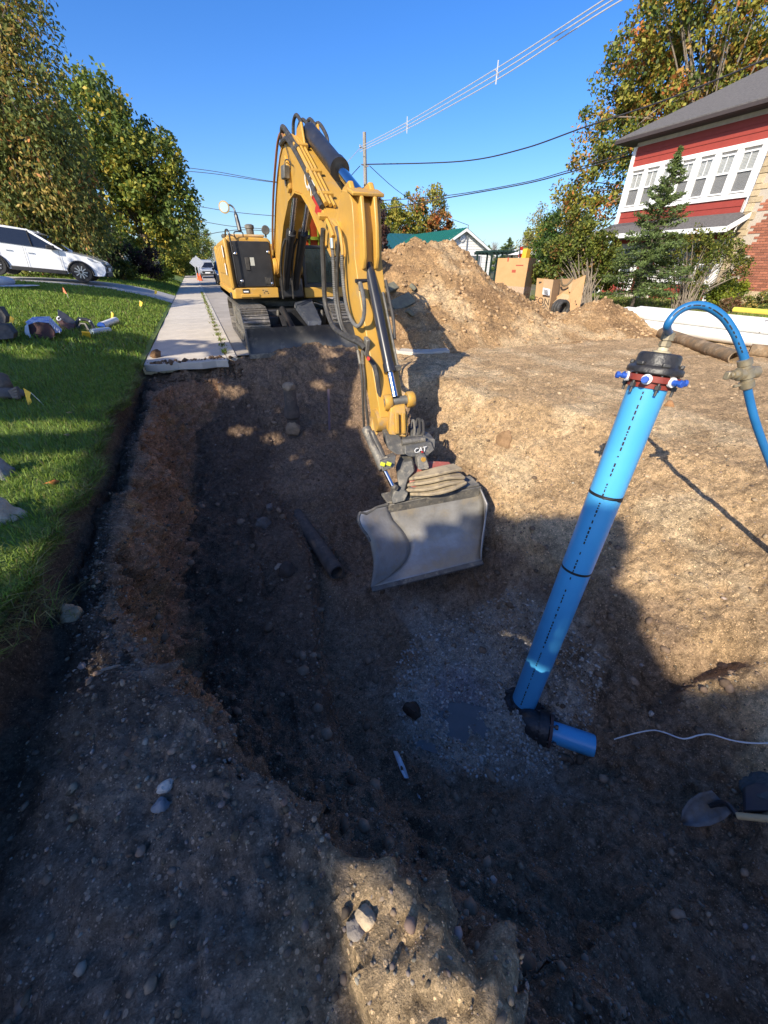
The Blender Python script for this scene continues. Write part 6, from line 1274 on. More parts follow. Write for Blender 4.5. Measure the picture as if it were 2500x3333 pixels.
# ================================================================ VEGETATION
LEAF = mk('leaf', (1, 1, 1), (.85, .85, .85), rough=.55, attr='Col', transl=.35, spec=.3, scale=30)
BARK = mk('bark', (.11, .085, .065), (.065, .052, .042), rough=.95, scale=9, detail=8, bump=.7, bscale=25)
BARKL = mk('pale_bark', (.27, .22, .165), (.19, .155, .12), rough=.9, scale=9, bump=.4, bscale=30)
def PV(px, py, D):
    """point seen at a pixel, at horizontal distance D ahead of the camera"""
    b = (py-1666.5)/FPX; return P(px, py, D/(_cp-b*_sp))
PAL = {
 'olive': [(0.168, 0.206, 0.052, 4), (0.276, 0.275, 0.062, 3), (0.460, 0.331, 0.086, 2), (0.106, 0.139, 0.040, 3), (0.583, 0.249, 0.086, 0.7)],
 'maple': [(0.176, 0.240, 0.046, 4), (0.353, 0.350, 0.057, 3), (0.087, 0.132, 0.035, 4), (0.499, 0.385, 0.057, 1.5)],
 'autumn': [(0.185, 0.215, 0.039, 4), (0.327, 0.295, 0.048, 4), (0.450, 0.250, 0.058, 2), (0.082, 0.124, 0.029, 3), (0.532, 0.193, 0.058, 1)],
 'yellowgreen': [(0.274, 0.294, 0.044, 4), (0.378, 0.316, 0.053, 3), (0.148, 0.190, 0.035, 3)],
 'orange': [(0.438, 0.140, 0.040, 4), (0.350, 0.193, 0.048, 2), (0.210, 0.140, 0.048, 2)],
 'purple': [(0.061, 0.032, 0.032, 4), (0.105, 0.049, 0.040, 2), (0.035, 0.025, 0.024, 3)],
 'spruce': [(0.137, 0.198, 0.062, 4), (0.198, 0.265, 0.079, 3), (0.099, 0.140, 0.046, 3)],
 'shrub': [(0.131, 0.166, 0.029, 4), (0.210, 0.219, 0.035, 3), (0.070, 0.096, 0.022, 3), (0.280, 0.158, 0.048, 0.8)],
 'lime': [(0.333, 0.367, 0.035, 4), (0.228, 0.280, 0.032, 3), (0.140, 0.193, 0.032, 2)],
 'brown': [(0.228, 0.114, 0.056, 4), (0.158, 0.105, 0.048, 3), (0.140, 0.140, 0.040, 2)],
 'green': [(0.070, 0.131, 0.026, 4), (0.105, 0.175, 0.032, 3), (0.052, 0.088, 0.019, 3)],
 'pale': [(0.298, 0.280, 0.128, 4), (0.210, 0.210, 0.080, 3), (0.350, 0.298, 0.128, 2)],
}
def leaves(name, pts, outw, size, pal, mat, parent, seed, droop=0.0, narrow=.62, groups=None, origin=(0, 0, 0), upb=.3):
    rg = np.random.default_rng(seed); n = len(pts); pal_ = np.array(PAL[pal]); pr = pal_[:, 3]/pal_[:, 3].sum()
    if groups is not None:          # neighbouring leaves share a tone
        gt = rg.choice(len(pal_), groups.max()+1, p=pr); k = np.where(rg.random(n) < .6, gt[groups], rg.choice(len(pal_), n, p=pr))
    else: k = rg.choice(len(pal_), n, p=pr)
    col = pal_[k, :3]*(.75+.5*rg.random((n, 1)))
    t = rg.normal(size=(n, 3)); t[:, 2] -= droop*2.2; t += outw*.6; t /= np.linalg.norm(t, axis=1, keepdims=True)+1e-9
    nn = rg.normal(size=(n, 3))+outw*.8; nn[:, 2] += upb; b = np.cross(t, nn); b /= np.linalg.norm(b, axis=1, keepdims=True)+1e-9
    s = size*(.6+.8*rg.random((n, 1)))
    up = np.cross(b, t)
    V = np.stack([pts-t*s*.5, pts+b*s*narrow*.5+up*s*.08, pts+t*s*.5, pts-b*s*narrow*.5+up*s*.08], 1).reshape(-1, 3)
    Fc = np.arange(n*4).reshape(n, 4)
    return rawmesh(name, V, Fc, mat, np.repeat(col, 4, 0), smooth=False, parent=parent, origin=origin)
def tree(name, label, base, crown, nsub, subr, nleaf, size, pal, cat='tree', trunk_r=.2, trunk_top=None, droop=0, bark=None, group=None, limbs=14, seed=1, cull=None, stretch=1.0, shell=.55, narrow=.62, limb_r=.35, stems=1):
    rg = np.random.default_rng(seed); base = Vector(base)
    root = thing(name, tuple(base), label, cat, group)
    cs = np.array([tuple(c)+tuple(r if hasattr(r, '__len__') else (r, r, r)) for c, r in crown])
    vol = cs[:, 3]*cs[:, 4]*cs[:, 5]; k = rg.choice(len(cs), nsub, p=vol**.8/(vol**.8).sum())
    d = rg.normal(size=(nsub, 3)); d /= np.linalg.norm(d, axis=1, keepdims=True); rr = (shell+(1-shell)*rg.random(nsub))**.6
    sc = cs[k, :3]+d*cs[k, 3:]*rr[:, None]; sc[:, 2] = np.maximum(sc[:, 2], base.z+.15)
    g = rg.integers(0, nsub, nleaf); e = rg.normal(size=(nleaf, 3)); e /= np.linalg.norm(e, axis=1, keepdims=True)
    sr = subr*(.6+.8*rg.random(nsub)); pts = sc[g]+e*(sr[g]*rg.random(nleaf)**.45)[:, None]*np.array([1, 1, stretch])
    ctr = cs[:, :3].mean(0); outw = pts-ctr; outw /= np.linalg.norm(outw, axis=1, keepdims=True)+1e-9
    if cull is not None: m_ = cull(pts); pts, outw, g = pts[m_], outw[m_], g[m_]
    leaves('crown', pts, outw, size, pal, LEAF, root, seed+3, droop, narrow, g, tuple(base))
    m = MB(); top = Vector(trunk_top) if trunk_top is not None else Vector((ctr[0], ctr[1], ctr[2]))
    if stems == 1:
        bend = Vector((rg.normal()*.15, rg.normal()*.15, 0)); m.tube(catmull([base-Vector((0, 0, .2)), base.lerp(top, .35)+bend, base.lerp(top, .7)-bend, top], 4), list(np.linspace(trunk_r*1.15, trunk_r*.35, 13)), 10)
    ks = rg.permutation(nsub)[:limbs]
    for q in ks:
        e_ = Vector(sc[q]); t0 = .3+.6*rg.random() if stems == 1 else 0
        s_ = base.lerp(top, t0) if stems == 1 else base+Vector((rg.normal()*.18, rg.normal()*.12, -.1))
        mid = s_.lerp(e_, .5)+Vector((0, 0, (.12 if not droop else .3)*(e_-s_).length*(.5 if stems == 1 else .8))); r0 = trunk_r*limb_r*(.7+.5*rg.random())
        if cull is not None and not cull(np.array([tuple(s_.lerp(mid, t)) for t in np.linspace(0, 1, 12)]+[tuple(mid.lerp(e_, t)) for t in np.linspace(0, 1, 12)])).all(): continue
        m.tube(catmull([s_, mid, e_], 4), list(np.linspace(r0, r0*.25, 9)), 6)
    m.build('trunk' if stems == 1 else 'stems', bark or BARK, root)
    return root
gz = lambda p: Vector((p.x, p.y, float(LZ(p.x, p.y)))) if p.x < -1.2 else Vector((p.x, p.y, 0))
def crown(D, lst): return [(PV(x, y, D), r) for x, y, r in lst]
# left: drooping tree behind the white car, round maple, far street trees
b_ = gz(PV(30, 850, 24)); tree('drooping_tree', 'tall drooping olive-green tree at the far left behind the white car', b_, crown(24, [(-30, -60, 1.5), (15, 100, 1.7), (45, 300, 2.2), (90, 470, 2.6), (130, 620, 2.7), (40, 650, 3.0), (250, 690, 1.7), (-120, 400, 3), (60, 740, 2.2), (300, 760, 1.0)]), 420, .7, 48000, .19, 'olive', trunk_r=.38, trunk_top=PV(0, 50, 24), droop=.55, stretch=1.7, limbs=60, seed=21, narrow=.45, limb_r=.2)
b_ = gz(PV(480, 860, 36)); tree('maple_tree', 'round yellow-green maple beside the pavement, next to the drooping tree', b_, crown(36, [(300, 360, 2.2), (370, 430, 2.8), (330, 540, 3.0), (450, 510, 2.8), (500, 600, 2.8), (420, 640, 3.2), (545, 660, 2.2), (570, 700, 1.8), (480, 720, 2.4), (380, 730, 2.2)]), 300, .75, 27000, .27, 'maple', trunk_r=.28, limbs=40, seed=22, limb_r=.25)
for k, (x, y, D, r, pal, lab) in enumerate(((560, 815, 60, 2.6, 'yellowgreen', 'yellow-green tree behind the pale pole on the left verge'), (610, 800, 75, 2.8, 'yellowgreen', 'drooping yellowish tree above the far pavement'), (640, 795, 95, 3.0, 'maple', 'green tree farthest along the left side of the street'), (595, 845, 70, 2.0, 'green', 'dark green bushy tree above the far pavement end'))):
    b_ = gz(PV(x, 870, D)); tree('street_tree', lab, b_, crown(D, [(x, y, r), (x-25, y+20, r*.8), (x+18, y+25, r*.7), (x+5, y-30, r*.7)]), 60, .8, 6500, .28, pal, trunk_r=.2, limbs=10, seed=30+k, droop=.3)
for k, (x, y, D, r, pal, n, lab) in enumerate(((388, 828, 30, 1.0, 'green', 5000, 'dark rounded bush left of the brown hedge by the white house'), (433, 842, 30, 1.1, 'purple', 5000, 'dark brown-black bush next to the pale pole'), (400, 880, 27.5, .55, 'shrub', 2500, 'low green shrub row in front of the dark bushes'), (520, 888, 33, .6, 'lime', 2500, 'light green low plant at the foot of the pale pole'), (340, 860, 29, .8, 'brown', 2500, 'sparse brown shrub just in front of the white car nose'), (575, 868, 60, 1.2, 'green', 2500, 'dark hedge mass at the far end of the verge'))):
    c = PV(x, y, D); b_ = gz(c); tree('bush', lab, b_, [(c, (r*1.2, r, r*.9)), (c+Vector((r*.8, .1, -r*.2)), r*.7)], 40, r*.3, n, .11, pal, cat='bush', trunk_r=.06, limbs=8, seed=40+k, stems=5)
q = G(30, 905, .55); tree('leafy_plant', 'broad-leaved dark green plant at the left edge beside the driveway', Vector((q.x, q.y, .45)), [(q+Vector((0, 0, .35)), (.9, .6, .45))], 40, .25, 900, .3, 'green', cat='plant', trunk_r=.03, limbs=14, seed=47, stems=4, droop=.3)
# right: big autumn maple behind the red house
b_ = Vector((32, 21.4, 0)); tree('autumn_maple', 'huge maple turning orange behind the red house', b_, crown(33, [(2190, 40, 3.2), (2110, 170, 2.6), (2060, 280, 2.3), (2230, 240, 3.4), (2370, 90, 3.6), (2470, 260, 3.2), (2010, 400, 2.2), (2130, 400, 2.6), (1940, 520, 1.9), (1960, 630, 2.2), (1880, 590, 1.3), (1930, 730, 2.2), (2320, 330, 2.8), (2560, 100, 4)]), 430, .7, 38000, .22, 'autumn', trunk_r=.5, trunk_top=PV(2330, 150, 33), limbs=120, seed=50, bark=BARKL, limb_r=.16, shell=.3)
for k, (x, y, D, r, pal, lab) in enumerate(((1268, 738, 80, 3.3, 'yellowgreen', 'yellow-green tree left in the row above the dirt heap'), (1330, 728, 84, 3.6, 'autumn', 'rust and green tree in the middle of the row above the heap'), (1388, 722, 80, 3.8, 'autumn', 'tallest greenish tree of the row above the bungalow roof'), (1428, 752, 78, 2.0, 'orange', 'small bright orange tree just above the green roof'), (1790, 760, 48, 2.4, 'pale', 'pale feathery tree left of the tall shrub'), (1745, 840, 46, 2.2, 'yellowgreen', 'low olive tree behind the tall carton'), (1800, 830, 44, 2.6, 'autumn', 'olive-brown tree behind the shrub and cartons'), (1850, 770, 40, 2.4, 'green', 'dark green tree between pale tree and big maple'))):
    c = PV(x, y, D); b_ = Vector((c.x, c.y, 0)); tree('background_tree', lab, b_, [(c, (r, r, r*1.25)), (c+Vector((r*.7, 0, -r*.6)), r*.8), (c+Vector((-r*.7, 0, -r*.7)), r*.8), (c+Vector((0, 0, -r*1.3)), r)], 110, r*.26, 11000, .38 if D > 60 else .2, pal, trunk_r=.2, limbs=16, seed=60+k)
c = [PV(1198, 680, 34), PV(1212, 740, 34), PV(1206, 810, 34), PV(1228, 780, 34), PV(1185, 640, 34)]
tree('purple_tree', 'dark purple-leaved tree beside the utility pole, half hidden by the stick', Vector((c[1].x, c[1].y, 0)), [(c[0], 1.0), (c[1], 1.2), (c[2], 1.4), (c[3], .9), (c[4], .6)], 70, .3, 5200, .17, 'purple', trunk_r=.14, limbs=26, seed=70)
# bare trees and distant conifers
def conifer(name, label, base, h, r, n, size, seed, pal='spruce', lev=14, cat='tree'):
    rg = np.random.default_rng(seed); base = Vector(base); root = thing(name, tuple(base), label, cat); m = MB().tube([base-Vector((0, 0, .1)), base+Vector((0, 0, h*.97))], [h*.014, .006], 8)
    pts = []; out = []
    for k in range(lev*6):
        f = (k+rg.random())/(lev*6); z = h*(.12+.86*f); L = r*(1-f)**.85*(.75+.5*rg.random())+.05; a = rg.random()*6.283
        d = np.array([math.cos(a), math.sin(a), 0]); s_ = np.array(base)+np.array([0, 0, z]); tipz = .18*L if f > .5 else -.05*L
        if L > .15: m.tube([Vector(s_), Vector(s_+d*L*.6+np.array([0, 0, -.05*L])), Vector(s_+d*L+np.array([0, 0, tipz]))], [h*.004, h*.003, .003], 5)
        q = max(3, int(n*L/(lev*6*r*.52))); t = rg.random(q)**.75
        pp = s_+d*L*t[:, None]+rg.normal(size=(q, 3))*np.array([.1, .1, .05])*L**.5*(1.05-.5*t[:, None]); pp[:, 2] += (-.2*L*t*(1-t)+tipz*t*t)
        pts.append(pp); out.append(np.tile(d+np.array([0, 0, .25]), (q, 1)))
    # leader
    q = n//25; t = rg.random(q); pts.append(np.array(base)+np.stack([rg.normal(0, .03, q), rg.normal(0, .03, q), h*(.85+.15*t)], -1)); out.append(np.tile([0, 0, 1.0], (q, 1)))
    pts = np.concatenate(pts); out = np.concatenate(out)
    leaves('crown', pts, out*1.6, size, pal, LEAF, root, seed+1, 0, .28, None, tuple(base)); m.build('trunk', BARK, root); return root
sp = G(2052, 1012, 0); conifer('spruce_tree', 'young spruce standing in front of the red house', sp, 4.75, 1.5, 15000, .12, 81, lev=24)
for k, (x, y0, y1, D, lab) in enumerate(((1660, 775, 860, 85, 'dark pointed conifer far behind the pergola'), (1592, 800, 860, 95, 'smaller dark conifer right behind the bungalow'))):
    t_ = PV(x, y0, D); conifer('conifer_tree', lab, (t_.x, t_.y, 0), t_.z, 3.0 if k == 0 else 2.4, 3500, .5, 85+k, lev=12)
for k, (x, y0, D, lab) in enumerate(((1715, 752, 75, 'bare grey tree behind the flag'), (1565, 785, 90, 'thin bare tree above the bungalow eave'), (1612, 790, 100, 'bare tree between the two conifers'), (1500, 745, 110, 'faint bare treetop above the green roof ridge'))):
    t_ = PV(x, y0, D); rt = thing('bare_tree', (t_.x, t_.y, 0), lab, 'tree'); m = MB(); rg = random.Random(90+k); m.tube([(t_.x, t_.y, 0), (t_.x+.2, t_.y, t_.z*.5), (t_.x, t_.y, t_.z)], [.2, .12, .02], 6)
    for j in range(26):
        h0 = t_.z*(.25+.6*rg.random()); a = rg.random()*6.28; L = (t_.z-h0)*.55; s_ = Vector((t_.x, t_.y, h0)); e_ = s_+Vector((math.cos(a)*L*.5, math.sin(a)*L*.5, L)); m.tube([s_, s_.lerp(e_, .5)+Vector((math.cos(a)*.3, math.sin(a)*.3, -.1)), e_], [.06, .04, .01], 5)
        for i in range(3): f_ = s_.lerp(e_, .4+.2*i); m.tube([f_, f_+Vector((rg.uniform(-.8, .8), rg.uniform(-.8, .8), .9))], [.025, .006], 4)
    m.build('branches', mk('grey_twigs', (.26, .24, .23), rough=.9), rt)
# shrubs before the house
b_ = G(1905, 1002, 0); D = 19.0
tree('tall_shrub', 'tall many-stemmed shrub with yellow-green leaves left of the spruce', b_, crown(D, [(1800, 850, .75), (1850, 810, .8), (1905, 800, .8), (1955, 830, .75), (1965, 880, .7), (1885, 870, .7), (1780, 880, .5), (1925, 770, .6)]), 130, .3, 16000, .11, 'shrub', cat='shrub', trunk_r=.07, limbs=60, seed=100, stems=8, bark=BARKL, limb_r=.36)
b_ = G(2215, 1012, 0); D = 17.0
tree('vase_shrub', 'clipped vase-shaped shrub with bare stems in front of the porch', b_, crown(D, [(2170, 825, .42), (2215, 795, .42), (2270, 785, .42), (2325, 795, .45), (2375, 825, .42), (2400, 870, .4), (2300, 850, .5), (2225, 855, .4), (2270, 920, .35)]), 150, .22, 8500, .075, 'shrub', cat='shrub', trunk_r=.055, limbs=90, seed=101, stems=9, bark=BARKL, limb_r=.34)
for k, (x, y, by, r, pal, n, sz, lab) in enumerate(((2360, 955, 1008, .62, 'lime', 5000, .08, 'bright yellow-green bush at the stone corner of the house'), (2375, 1000, 1025, .35, 'brown', 2200, .06, 'small reddish-brown bush below the yellow-green one'), (2475, 985, 1010, .5, 'olive', 2600, .08, 'olive bush at the right edge before the brick wall'), (2245, 965, 1012, .4, 'shrub', 1500, .1, 'green sapling leaves among the vase shrub stems'))):
    b_ = G(x, by, 0); c = P(x, y, (b_-Vector(_C)).dot(Vector(ray(1250, 1666.5)))); tree('bush', lab, b_, [(c, (r, r, r*.85))], 50, r*.32, n, sz, pal, cat='bush', trunk_r=.04, limbs=12, seed=110+k, stems=5)
# ---------------------------------------------------------------- trees behind and left of the viewer that shade the dig
KX = math.sin(SUN_AZ)/math.tan(SUN_EL); KY = math.cos(SUN_AZ)/math.tan(SUN_EL)
def q0(p): p = np.atleast_2d(np.array(p, float)); return np.stack([p[:, 0]-KX*p[:, 2], p[:, 1]-KY*p[:, 2]], -1)
def inpoly(pt, poly):
    x, y = pt[:, 0], pt[:, 1]; r = np.zeros(len(pt), bool); n = len(poly)
    for i in range(n):
        x1, y1 = poly[i]; x2, y2 = poly[(i+1) % n]
        c = ((y1 > y) != (y2 > y)) & (x < (x2-x1)*(y-y1)/((y2-y1) or 1e-9)+x1); r ^= c
    return r
edge = [q0(hit(x, y))[0] for x, y in ((1600, 1660), (1665, 1700), (1760, 1690), (1870, 1690), (2030, 1700), (2045, 1765), (2010, 1850), (1985, 1910), (2075, 1965), (2068, 2060), (2115, 2125), (2170, 2230), (2260, 2268), (2360, 2255), (2500, 2235))]
LIT1 = [(-.05, 2.2), (.3, 3.2), (.6, 4.2), (1.3, 6.0), (2.7, 7.4), (3.3, 8.9), (1.8, 9.5), (.2, 10.6), (-1.6, 11.6), (-9, 13), (-9, 17.5), (-3, 18), (2, 24), (60, 60), (60, -20), (4.5, -3)]+[tuple(e) for e in edge[::-1]]+[(1.4, 2.2), (1.15, 2.35), (.9, 2.15), (.6, 2.32), (.3, 2.1)]
PATCH = [tuple(q0(G(x, y, -.08))[0]) for x, y in ((1205, 2870), (1330, 2875), (1350, 2960), (1295, 2985), (1360, 3040), (1470, 3050), (1520, 3120), (1500, 3333), (1490, 3420), (1190, 3420), (1185, 3200), (1235, 3060), (1175, 2960))]
SPOT = [[tuple(q0(Tp.lerp(Bp, t_)+Vector((dx, -.11, 0)))[0]) for t_, dx in ((.60, -.10), (.60, .05), (.73, .06), (.73, -.10))]]
def grow(poly, d):
    c = np.mean(np.array(poly), 0); return [tuple(np.array(v)+(np.array(v)-c)/np.linalg.norm(np.array(v)-c)*d) for v in poly]
PATCH = grow(PATCH, .18); SPOT = [grow(s_, .08) for s_ in SPOT]
def shade_cull(p):  # crowns shaped for the light: drops leaves that would shade the intended sunlit areas
    q = q0(p); keep = ~inpoly(q, LIT1) & ~inpoly(q, PATCH)
    for s_ in SPOT: keep &= ~inpoly(q, s_)
    qq = np.concatenate([q*np.array([[.55, 1.9]]), np.zeros((len(q), 1))], 1); f = fbm(qq, 3, .5, 200)
    band = (q[:, 1] > .6) & (q[:, 1] < 5.6) & (q[:, 0] < -1.15)
    keep &= ~(band & (np.sin(q[:, 1]*5.6+1.6*f+.35*q[:, 0]) > -.25))
    f2 = fbm(np.concatenate([q*2.2, np.zeros((len(q), 1))], 1), 2, .5, 210)
    dap = (q[:, 1] > 4.4) & (q[:, 1] < 9.5) & (q[:, 0] > -1.1); keep &= ~(dap & (f2 > .62))
    dap2 = (q[:, 1] > 8.2) & (q[:, 1] < 12); keep &= ~(dap2 & (f2 > .3))
    return keep
for k, (Q, n, r_, lab) in enumerate((((-.1, -.8), 90000, (4.9, 4.9, 3.0), 'leafy tree standing behind the viewer on the left lawn'), ((-1.7, 7.0), 60000, (4.4, 4.4, 3.2), 'leafy tree on the left lawn, out of view beside the pit'), ((-4.5, 20.8), 15000, (3.4, 3.4, 2.6), 'leafy tree on the left lawn, out of view by the driveway'))):
    zc = 10.5; c = Vector((Q[0]+KX*zc, Q[1]+KY*zc, zc)); b_ = gz(c)
    tree('lawn_tree', lab, b_, [(c, r_)], 700, .55, n, .18, 'maple', trunk_r=.3, limbs=14, seed=150+k, cull=shade_cull, limb_r=.2, shell=.1)
# ================================================================ GRASS
GRS = mk('grass_blade', (1, 1, 1), (.85, .85, .85), rough=.6, attr='Col', transl=.3, spec=.25, scale=20)
def blades(name, X, Y, Z, h, wd, seed, dry=.06, lean=.6, label=None):
    rg = np.random.default_rng(seed); n = len(X); a = rg.random(n)*6.283; l = lean*(.3+rg.random(n)); da = rg.random(n)*6.283
    H = h*(.5+rg.random(n)); B = np.stack([X, Y, Z], -1); W = np.stack([np.cos(a), np.sin(a), 0*a], -1)*wd*.5*(.7+.6*rg.random(n))[:, None]
    D_ = np.stack([np.cos(da)*l, np.sin(da)*l, np.ones(n)], -1)*H[:, None]; T = B+D_*np.array([1, 1, .8]); M_ = B+D_*np.array([.3, .3, .55])
    V = np.stack([B-W, B+W, M_+W*.8, M_-W*.8, T], 1).reshape(-1, 3)
    base = (np.arange(n)*5)[:, None]; Fc = np.concatenate([base+np.array([[0, 1, 2]]), base+np.array([[0, 2, 3]]), base+np.array([[3, 2, 4]])], 0)
    c = np.array([[.20, .29, .045]])*(.55+.8*rg.random((n, 1)))*(1+.25*(rg.random((n, 3))-.5)); dr = rg.random(n) < dry; c[dr] = np.array([.26, .23, .09])*(.6+.7*rg.random((dr.sum(), 1)))
    o = rawmesh(name, V, Fc, GRS, np.repeat(c, 5, 0), smooth=False); tag(o, label, kind='stuff'); return o
rg = np.random.default_rng(77)
def patch(n, xa, xb, ya, yb, pw=1.0): return xa-(xa-xb)*rg.random(n)**pw, ya+(yb-ya)*rg.random(n)
X, Y = patch(52000, -1.2, -4.2, 1.6, 8.6, 1.2); X = np.minimum(X, np.where(Y < 8.2, lawn_edge(Y)+.03, -1.18)); blades('grass', X, Y, lawn_z(X, Y)-.005, .062, .0065, 1, label='short green grass of the near lawn')
X, Y = patch(60000, -1.25, -9.5, 8.4, 22.2); X = np.minimum(X, -1.18); blades('grass', X, Y, lawn_z(X, Y)-.005, .085, .02, 2, label='green grass of the middle lawn')
X, Y = patch(26000, -1.22, -9, 27.4, 48); X = np.minimum(X, -1.2); blades('grass', X, Y, lawn_z(X, Y)-.005, .10, .035, 3, label='green grass of the lawn beyond the driveway')
Y = 1.7+6.6*rg.random(9000); X = lawn_edge(Y)-.01+.035*rg.random(9000); blades('grass', X, Y, lawn_z(X, Y)-.09*rg.random(9000), .07, .006, 4, dry=.5, lean=1.8, label='ragged grass hanging over the cut turf edge')
X = 14.6+6.8*rg.random(26000); Y = 3+16*rg.random(26000); blades('grass', X, Y, .02+0*X, .12, .03, 5, dry=.4, label='rough autumn grass of the house lawn')
q_ = [hit(x, y) for x, y in ((40, 1985), (90, 2000), (150, 2010), (20, 2040), (110, 1975))]; n = 380; k = rg.integers(0, 5, n); C_ = np.array(q_)[k]+rg.normal(size=(n, 3))*np.array([.07, .07, .0]); blades('grass', C_[:, 0], C_[:, 1], C_[:, 2]-.02, .085, .005, 6, dry=.8, lean=2.2, label='clump of pale roots and dead grass below the turf edge')
# weeds in the joint between pavement and kerb
X = .27+.05*rg.normal(size=900)*np.sin(np.arange(900)); Y = 9+22*np.floor(rg.random(900)*26)/26+rg.normal(size=900)*.12; blades('grass', X, Y, .02+0*X, .07, .02, 7, dry=.5, lean=1.3, label='weeds growing in the joint beside the kerb')
# ================================================================ THINGS ON THE LAWN
def lawn_hit(px, py, off=0.0):
    r = ray(px, py); t = 1.0
    while t < 40:
        q = _C+r*t
        if q[2] < float(lawn_z(q[0], q[1])): break
        t += .02
    return Vector((q[0], q[1], q[2]+off))
YF = mk('flag_yellow', (.85, .50, .02), (.78, .45, .02), rough=.6); OF = mk('flag_orange', (.80, .16, .05), rough=.6); WIRE = mk('flag_wire', (.45, .43, .35), rough=.4, metal=.5)
def mflag(bx, by, pts, mat, lab, gnd=None):
    b = (gnd or lawn_hit)(bx, by); zc = (b-Vector(_C)).dot(Vector(ray(1250, 1666.5)))
    f = thing('marker_flag', tuple(b), lab, 'marker flag'); q = [P(x, y, zc*.995) for x, y in pts]
    MB().tube([b-Vector((0, 0, .02)), b.lerp(q[0], .5), q[0]], .0035 if zc < 6 else .008, 6).build('wire', WIRE, f)
    m = MB(); c = sum(q, Vector())/len(q); nrm_ = Vector((_F[0], _F[1], 0)); m.prism([v for v in q], [v+nrm_*.004+Vector((.0, 0, 0)) for v in q]).build('pennant', mat, f, smooth=False)
mflag(150, 1325, [(101, 1278), (76, 1263), (84, 1292), (92, 1322), (104, 1310), (97, 1293)], YF, 'yellow marker flag leaning on the lawn nearest the pit')
mflag(48, 1075, [(22, 1022), (46, 1036), (42, 1052), (24, 1046)], YF, 'yellow marker flag beside the black boots at the left edge')
mflag(458, 1004, [(455, 978), (464, 985), (461, 997), (454, 996)], YF, 'small yellow marker flag near the pavement edge')
mflag(365, 1040, [(362, 1014), (369, 1021), (368, 1036), (361, 1036)], YF, 'thin yellow marker flag behind the white cups')
mflag(508, 965, [(503, 945), (512, 948), (510, 957), (503, 957)], YF, 'tiny yellow marker flag on the grass next to the driveway')
mflag(225, 975, [(217, 955), (204, 934), (206, 950), (216, 957)], OF, 'orange marker flag on the shaded lawn before the driveway')
mflag(1957, 1015, [(1955, 990), (1951, 1003), (1957, 1008), (1963, 992)], OF, 'orange marker flag on the grass by the white sacks', gnd=lambda x, y: G(x, y, .02))
# tool bag, cases, cups, boots
bz = lawn_hit(150, 1100); zc = (bz-Vector(_C)).dot(Vector(ray(1250, 1666.5)))
bag = thing('tool_bag', tuple(bz), 'open tool bag with white and blue striped side lying on the lawn', 'bag')
def pl(pts, name, mat, parent, th=(0, .05, 0)): return MB().prism([P(x, y, z) for x, y, z in pts], [P(x, y, z)+Vector(th) for x, y, z in pts]).build(name, mat, parent, bevel=.01)
pl([(85, 1060, zc*.99), (120, 1048, zc*.98), (160, 1052, zc*.98), (178, 1080, zc*.98), (178, 1102, zc*.98), (105, 1104, zc*.98)], 'front', mk('bag_maroon', (.06, .015, .015), (.03, .02, .015), rough=.8, scale=14), bag)
sd_ = pl([(82, 1048, zc), (105, 1032, zc*1.03), (160, 1030, zc*1.05), (200, 1072, zc*1.03), (200, 1080, zc*1.02), (178, 1085, zc*.985), (158, 1052, zc*.985), (118, 1047, zc*.985), (90, 1058, zc*.99)], 'striped_side', mk('bag_white', (.62, .66, .74), (.18, .28, .6), rough=.6, scale=10, lo=.5, hi=.6), bag, (0, .03, 0))
for k in range(5): MB().beam(P(160+7*k, 1034+7*k, zc*.99), P(163+8*k, 1056+7*k, zc*.975), .012, .02).build('stripe', mk('stripe_grey', (.4, .42, .48), rough=.7), bag)
pl([(80, 1062, zc*.985), (90, 1052, zc*.985), (96, 1085, zc*.98), (104, 1104, zc*.975), (98, 1106, zc*.975), (80, 1085, zc*.98)], 'strap', WHT, bag, (0, .02, 0))
cz = lawn_hit(235, 1076); zc2 = (cz-Vector(_C)).dot(Vector(ray(1250, 1666.5)))
cse = thing('tool_case', tuple(cz), 'open black plastic tool case with its lid tipped up beside the bag', 'tool case')
pl([(187, 1006, zc2*1.02), (215, 1022, zc2*1.01), (247, 1047, zc2), (238, 1055, zc2), (215, 1050, zc2), (188, 1032, zc2*1.01)], 'lid', BLK, cse, (0, .03, 0))
pl([(178, 1033, zc2*1.03), (215, 1050, zc2), (245, 1056, zc2), (240, 1074, zc2*.99), (200, 1076, zc2*.99)], 'tray', mk('case_brown', (.05, .02, .018), rough=.7), cse, (0, .12, 0))
MB().tube([P(192+6*math.cos(t*.5), 1037+6*math.sin(t*.5), zc2*.995) for t in range(11)], .012, 6).build('clasp', WHT, cse)
gp_ = lawn_hit(285, 1078); zc3 = (gp_-Vector(_C)).dot(Vector(ray(1250, 1666.5)))
tr = thing('pipe_clamp', tuple(gp_), 'black hooped bracket standing on the lawn between case and cups', 'bracket')
MB().tube([P(x, y, zc3) for x, y in ((245, 1072), (250, 1050), (258, 1038), (280, 1040), (293, 1045), (302, 1060), (310, 1077))], .035, 6).build('hoop', BLK, tr)
MB().tube([P(x, y, zc3*.99) for x, y in ((252, 1073), (262, 1053), (278, 1055), (290, 1076))], .025, 6).build('hoop', STEELD, tr)
for x, y in ((261, 1041), (292, 1046)): MB().ico(P(x, y, zc3*.985), .018, 1).build('rivet', WHT, tr)
